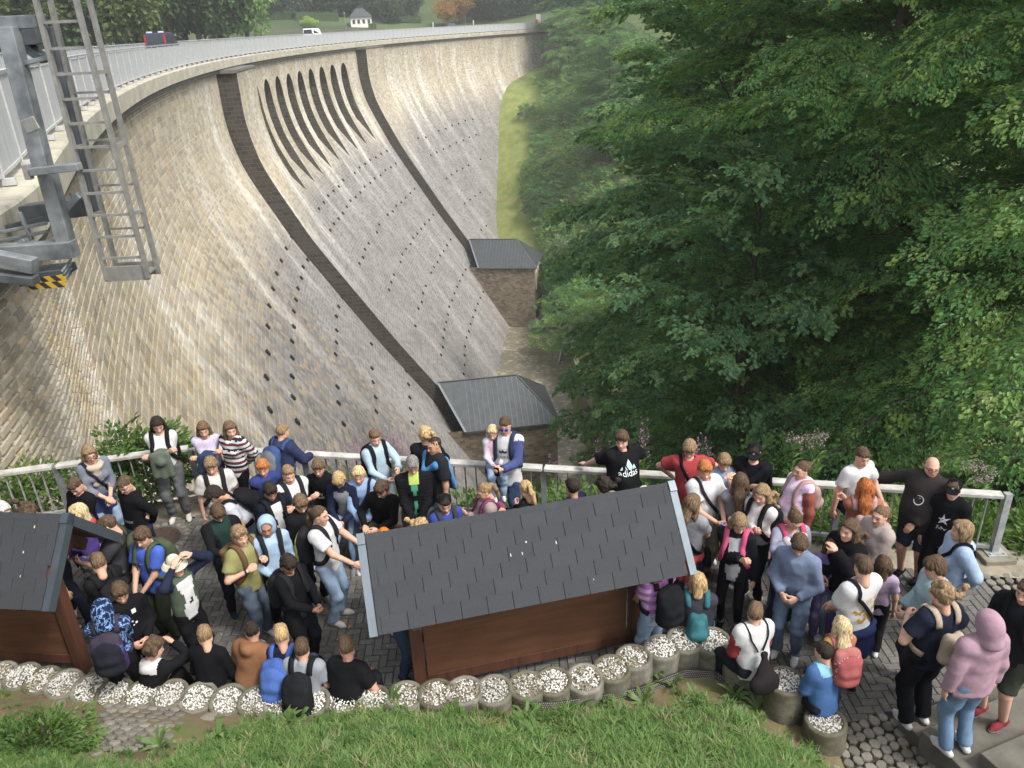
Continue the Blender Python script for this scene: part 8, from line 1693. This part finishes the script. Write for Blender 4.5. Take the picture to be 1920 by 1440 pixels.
# --- right group by the fence
p(1293, 842, 1.72, -5, 'boy in red football shirt with bag strap leaning back on the fence', ('tee', 'b02028', {'loose': .014}), ('trousers', '9aa0a8'), ('mop', 'dblond'), ('hipback', 'hipback'), 'white', 34, 15, extra=(('cross', '1a1620', 1, None, 'black strap across the red football shirt'), ('shapes', [[(-.9, .1), (-.3, -.15), (.9, .35), (-.3, .0)]], 'e0d4d4', .22, .022, -.03), ('text', 'Chevy', 'e4dcdc', .15, .030, .0)))
p(1322, 882, 1.70, 22, 'boy with reddish fringe in white t shirt and khaki trousers', ('tee', 'd8d8de', {'loose': .018}), ('baggy', '8c7f68'), ('mop', 'ginger'), 'phonelow', 'brown', 16, 25, extra=(('cross', '2a2230', 1, None, 'dark strap across the white t shirt of the boy in khaki'), ('phone', 1, 'blue wrapper in the hand of the boy in khaki trousers', '1d4ac0', (.07, .03, .09))))
p(1358, 868, 1.58, 10, 'blond boy in dusty blue hoodie raising a finger before his face', ('hoodie', '6d86a4'), ('trousers', '2c3040'), ('mop', 'dblond'), ('clasp', 'face'), 'white', 24, 15)
p(1414, 848, 1.74, -28, 'young man in black cap and sunglasses with black jacket over his shoulders', ('tee', '17181b'), ('trousers', '5d5a58'), ('short', 'dark'), 'cross', 'black', 20, -8, extra=(('cap', 'cap', '1d1e22', ('c8c8c8', 0)), ('glasses', '0c0c10', True), ('cape', '15171f')))
p(1297, 946, 1.66, 150, 'girl with long brown hair, grey t shirt and black bag by the roof edge', ('tee', '8b8c92'), ('jeans', '2c3446'), ('long', 'lbrown'), 'phonelow', 'white', 15, 20, sex='f', extra=(('cross', '141418', -1, '15151a', 'black shoulder bag of the girl with long brown hair'), ('waist', 'a82424', True)))
p(1388, 906, 1.62, 165, 'girl with straight brown hair in grey top seen from behind', ('tee', '77787e'), ('trousers', '2e3038'), ('long', 'brown'), 'cross', 'white', 12, 0, sex='f')
p(1428, 928, 1.64, -55, 'girl with long wavy blond hair in cream jacket and black straps', ('jacket', 'ccc6c4'), ('trousers', '20232e'), ('longcurly', 'dblond'), 'cross', 'pale', 12, -10, sex='f', bag=('school', '1f2024', None, 'black backpack of the girl in the cream jacket'))
p(1386, 982, 1.60, -30, 'girl in black puffer jacket with pink backpack and black leggings', ('jacket', '1a1c24', {'inner': 'a8a8ae', 'open': .04, 'pat': 'plain', 'loose': .008}), ('leggings', '141417'), ('long', 'dblond'), ('down', 'cross'), 'blackw', 28, -30, sex='f', bag=('school', 'd02468', 'a81c50', 'pink backpack of the girl in the black puffer jacket'))
p(1503, 882, 1.66, -75, 'woman in tie dye hoodie and rust coloured jacket with hair clip', ('hoodie', 'c8a8cc', {'pat': 'tiedye', 'sleeves': '9c4a34'}), ('jeans', '7a3d34'), ('bun', 'brown'), 'down', 'brown', 5, 0, sex='f', wide=1.18, bag=('small', 'b08a86', None, 'dusty pink backpack of the woman in the rust jacket'))
p(1490, 975, 1.64, 5, 'woman in lilac grey sweater with pink backpack straps looking down', ('sweater', '8e94ac'), ('jeans', '2c3c54'), ('bun', 'brown'), ('belly', 'face'), 'grey', 42, -5, 6, sex='f', wide=1.08, bag=('small', 'c82464', None, 'pink backpack of the woman in the lilac grey sweater'), extra=(('held', 'b8b0b4', 'pale cardigan hanging over the arm of the woman in lilac grey', True, .34),))
p(1474, 1012, 1.18, 150, 'small child with blond ponytail pressed against the woman in lilac grey', ('tee', '9aa8bc'), ('jeans', '5c7690'), ('ponytail', 'blond'), 'clasp', 'white', 10, 0, sex='f')
p(1499, 1022, 1.68, -35, 'boy in dusty blue hoodie with hands in his pockets and jeans', ('hoodie', '687a9a', {'loose': .006, 'hem': -.09}), ('jeans', '5d7694'), ('mop', 'brown'), 'pouch', 'white', 34, -10, 6)
p(1592, 995, 1.68, -62, 'girl with long dark curls in black jacket and wide jeans', ('jacket', '17171b', {'loose': .02}), ('jeans', '6d86a2'), ('longcurly', 'brown'), ('chin', 'pouch'), 'white', 0, 0, sex='f', extra=(('shapes', [[(math.cos(a) * .4, math.sin(a) * .4) for a in np.linspace(0, 6, 9)]], 'd0d4e0', .15, .02, .05),))
p(1562, 1030, 1.36, -20, 'child in purple jacket half hidden behind the girl with dark curls', ('jacket', '7a62a8'), ('trousers', '6a568e'), ('long', 'brown'), 'down', 'brown', 15, 0, sex='f')
p(1617, 857, 1.72, 25, 'young man in white t shirt half sitting on the fence', ('tee', 'd6d4de'), ('trousers', '1c1d22'), ('short', 'brown'), ('rest', 'down'), 'white', 15, 20, 10, .86, sitfeet=.1)
p(1622, 917, 1.66, 168, 'woman with long red hair in rust coloured top seen from behind', ('tee', 'a85a3c', {'sleeve': 'three'}), ('trousers', '4a2c24'), ('long', 'red'), 'cross', 'brown', 8, 0, sex='f', bag=('small', 'b08c84', None, 'small dusty pink backpack of the red haired woman'))
p(1650, 968, 1.62, -70, 'girl with light brown ponytail in beige hoodie', ('hoodie', 'a5958e', {'loose': .02}), ('trousers', '55504c'), ('ponytail', 'lbrown'), 'clasp', 'white', 4, -8, sex='f')
p(1748, 876, 1.76, -52, 'balding man with glasses in dark brown hoodie and navy shorts, one arm on the fence', ('hoodie', '35302f', {'loose': .022, 'hem': -.08}), ('shorts', '2a3448'), ('bald', 'grey'), ('clasp', railpt(4.25)), 'blackw', 5, -35, skin='r', wide=1.26, extra=(('glasses',), ('shapes', [[(math.cos(a) * 1.0, math.sin(a) * 1.0), (math.cos(a + .36) * 1.0, math.sin(a + .36) * 1.0), (math.cos(a + .36) * .82, math.sin(a + .36) * .82), (math.cos(a) * .82, math.sin(a) * .82)] for a in np.arange(0, 6.28, .36)], 'c8c8c8', .185, .032, .012), ('text', 'S', 'd0d0d0', .17, .045, .012)))
p(1788, 918, 1.64, -48, 'boy in black cap and black hoodie with white and red print', ('hoodie', '15161b'), ('trousers', '15161a'), ('short', 'brown'), 'down', 'black', 5, -10, extra=(('cap', 'cap', '15161b', ('c0c8d8', .0)), ('shapes', [[(-1, .2), (-.3, .5), (0, 1.5), (.25, .5), (1.2, .9), (.4, 0), (.9, -.8), (0, -.3), (-.9, -.9), (-.4, 0)]], 'd8d8dc', .16, .036), ('shapes', [[(-.5, -.4), (.4, -.3), (.3, .3), (-.3, .35)]], 'b02040', .16, .032), ('text', 'JUMP', 'd8d8dc', .09, .032)))
p(1802, 996, 1.64, -100, 'girl with short blond hair in pale blue hoodie with black cross strap', ('hoodie', '8fabcc', {'loose': .02}), ('jeans', '5d7898'), ('bob', 'dblond'), 'behind', 'white', 0, 10, sex='f', extra=(('cross', '16161a', -1, None, 'black strap across the pale blue hoodie on the right'),))
p(1656, 1062, 1.30, 160, 'brown haired child hidden behind the boy with the butterfly shirt', ('tee', 'b094b4'), ('trousers', '1d1e22'), ('bob', 'brown'), 'down', 'white', 8, 0, sex='f')
p(1618, 1066, 1.74, -155, 'boy in white t shirt with yellow butterfly print on the back', ('tee', 'd4d0d4', {'loose': .022}), ('trousers', '131316'), ('quiff', 'brown'), 'clasp', 'blackw', 16, 20, extra=(('waist', '1b2858', True), ('cross', '1c1c2a', -1, None, 'dark strap across the butterfly shirt'), ('text', 'BLVCK', 'c8a43a', .20, .052, 0, True)) + tuple(('shapes', [[(0, 0), (.9, .8), (1.1, .1), (.5, -.2)], [(0, 0), (-.9, .8), (-1.1, .1), (-.5, -.2)], [(0, -.05), (.6, -.25), (.5, -.8), (.1, -.4)], [(0, -.05), (-.6, -.25), (-.5, -.8), (-.1, -.4)]], 'b08420', ow_, .026, ox_, True, 'butterfly') for ox_, ow_ in ((-.055, .145), (.0, .12), (.055, .15), (-.03, .085), (.04, .09))))
p(1752, 1066, 1.68, -105, 'boy with dark mop of hair in pale teal hoodie on the right', ('hoodie', '8fb0b8', {'loose': .02}), ('trousers', '3a3f4a'), ('mop', 'brown'), 'pouch', 'grey', 18, 0)
p(1766, 1118, 1.70, -165, 'person with big curly blond hair in navy t shirt with beige backpack', ('tee', '1f2438', {'loose': .02}), ('baggy', '14151c'), ('curly', 'dblond'), ('strap', 'strap'), 'white', 8, -15, z0=.14, bag=('small', 'b09a80', 'a58e74', 'beige backpack on the person with curly blond hair', 'plain', 'b39d84'))
p(1850, 1170, 1.62, -170, 'person in dusty pink hoodie with the hood up standing on the steps', ('hoodie', 'a87f90', {'hoodup': 1, 'loose': .016}), ('jeans', '5a80a4'), (None, 'dark'), 'down', 'white', 14, -10, z0=.29, sex='m', wide=1.08)
p(1925, 1110, 1.66, -60, 'person in black jacket and red shoes at the right edge on the steps', ('jacket', '1b1d22', {'loose': .02}), ('shorts', '3c4234'), ('short', 'brown'), 'down', 'red', 10, 0, z0=.29, bag=('school', '1a1b1f', None, 'black backpack at the right edge'))
# --- seated or standing at the right end of the planters, with backs to us
p(1578, 1178, 1.26, -172, 'small blond girl in mustard jacket with red patterned backpack', ('jacket', 'c08a28'), ('jeans', '2c3a58'), ('long', 'light'), 'clasp', 'white', 10, 10, sex='f', bag=('school', 'a8383c', 'b04a48', 'red patterned backpack of the small blond girl', 'dots', 'b8605a'))
p(1544, 1224, 1.42, -160, 'boy in bright blue fleece seated at the end of the planters', ('jacket', '2a62a0', {'loose': .004, 'hood': '6fb4cc'}), ('trousers', '22262e'), ('short', 'dark'), 'lap', 'white', 14, -10, 10, .30)
p(1416, 1150, 1.58, -165, 'boy in white t shirt over red sleeves seated with a drawstring bag', ('tee', 'd4d6e2', {'sleeve': 'long', 'loose': .012, 'sleeves': 'a81c28'}), ('trousers', '22242a'), ('short', 'lbrown'), ('lap', 'lap'), 'white', 6, 35, 8, .44, bag=('sack', '2a2426', '2a2426', 'dark drawstring bag on the back of the boy in white and red'))
p(1308, 1094, 1.62, 172, 'woman with blond bob in charcoal jacket with teal backpack', ('jacket', '3a3a44', {'loose': .014}), ('trousers', '2a2a30'), ('bob', 'blond'), 'clasp', 'black', 15, 0, 6, .22, sex='f', wide=1.12, bag=('small', '1a6a74', '227f88', 'teal backpack of the woman with blond bob', 'plain', '206a74'))
p(1232, 1058, 1.56, -150, 'young man in purple plaid shirt hidden below the right end of the roof', ('tee', '7a4a80', {'pat': 'plaid', 'loose': .014, 'lower': 'a8aab4'}), ('jeans', '6f90b0'), ('short', 'brown'), 'clasp', 'white', 10, 0, bag=('school', '1b1c20', None, 'black backpack below the right end of the roof'))
p(742, 1065, 1.60, 65, 'person in jeans and grey sneakers hidden behind the notice board', ('tee', '3a4a6a'), ('jeans', '34506e'), ('short', 'brown'), 'clasp', 'navy', 10, 0)
# low bench for the four boys by the fence
bA, bB = at_z(575, 975, .46), at_z(760, 1000, .46); bd_ = unit(bB - bA); bnc = thing('bench', 'low wooden bench under the seated boys in front of the fence', 'bench', (bA + bB) / 2 * A_(1, 1, 0))
m_ = MB(); L_ = np.linalg.norm(bB - bA); Rb = np.stack([bd_, np.cross(Z3, bd_), Z3], 1); m_.box((0, 0, .44), (L_, .34, .06), Rb); add_bevel(m_.build('seat', MAT_WOOD, bnc), .01)
for u in (-.42, 0, .42): m_ = MB(); m_.box(bd_ * u * L_, (.10, .30, .82), Rb); m_.build('leg', MAT_FOOT, bnc)
# ================================================================ HAZE
mh = D.materials.new('haze'); mh.use_nodes = True; mh.node_tree.nodes.clear(); _o = mh.node_tree.nodes.new('ShaderNodeOutputMaterial'); _v = mh.node_tree.nodes.new('ShaderNodeVolumePrincipled')
_v.inputs['Density'].default_value = HAZE; _v.inputs['Color'].default_value = (.97, .985, 1.0, 1); _v.inputs['Anisotropy'].default_value = .2; mh.node_tree.links.new(_v.outputs[0], _o.inputs['Volume'])
m_ = MB(); m_.box((-20, 225, 6), (900, 530, 136)); m_.build('haze', mh, None, kind='stuff')
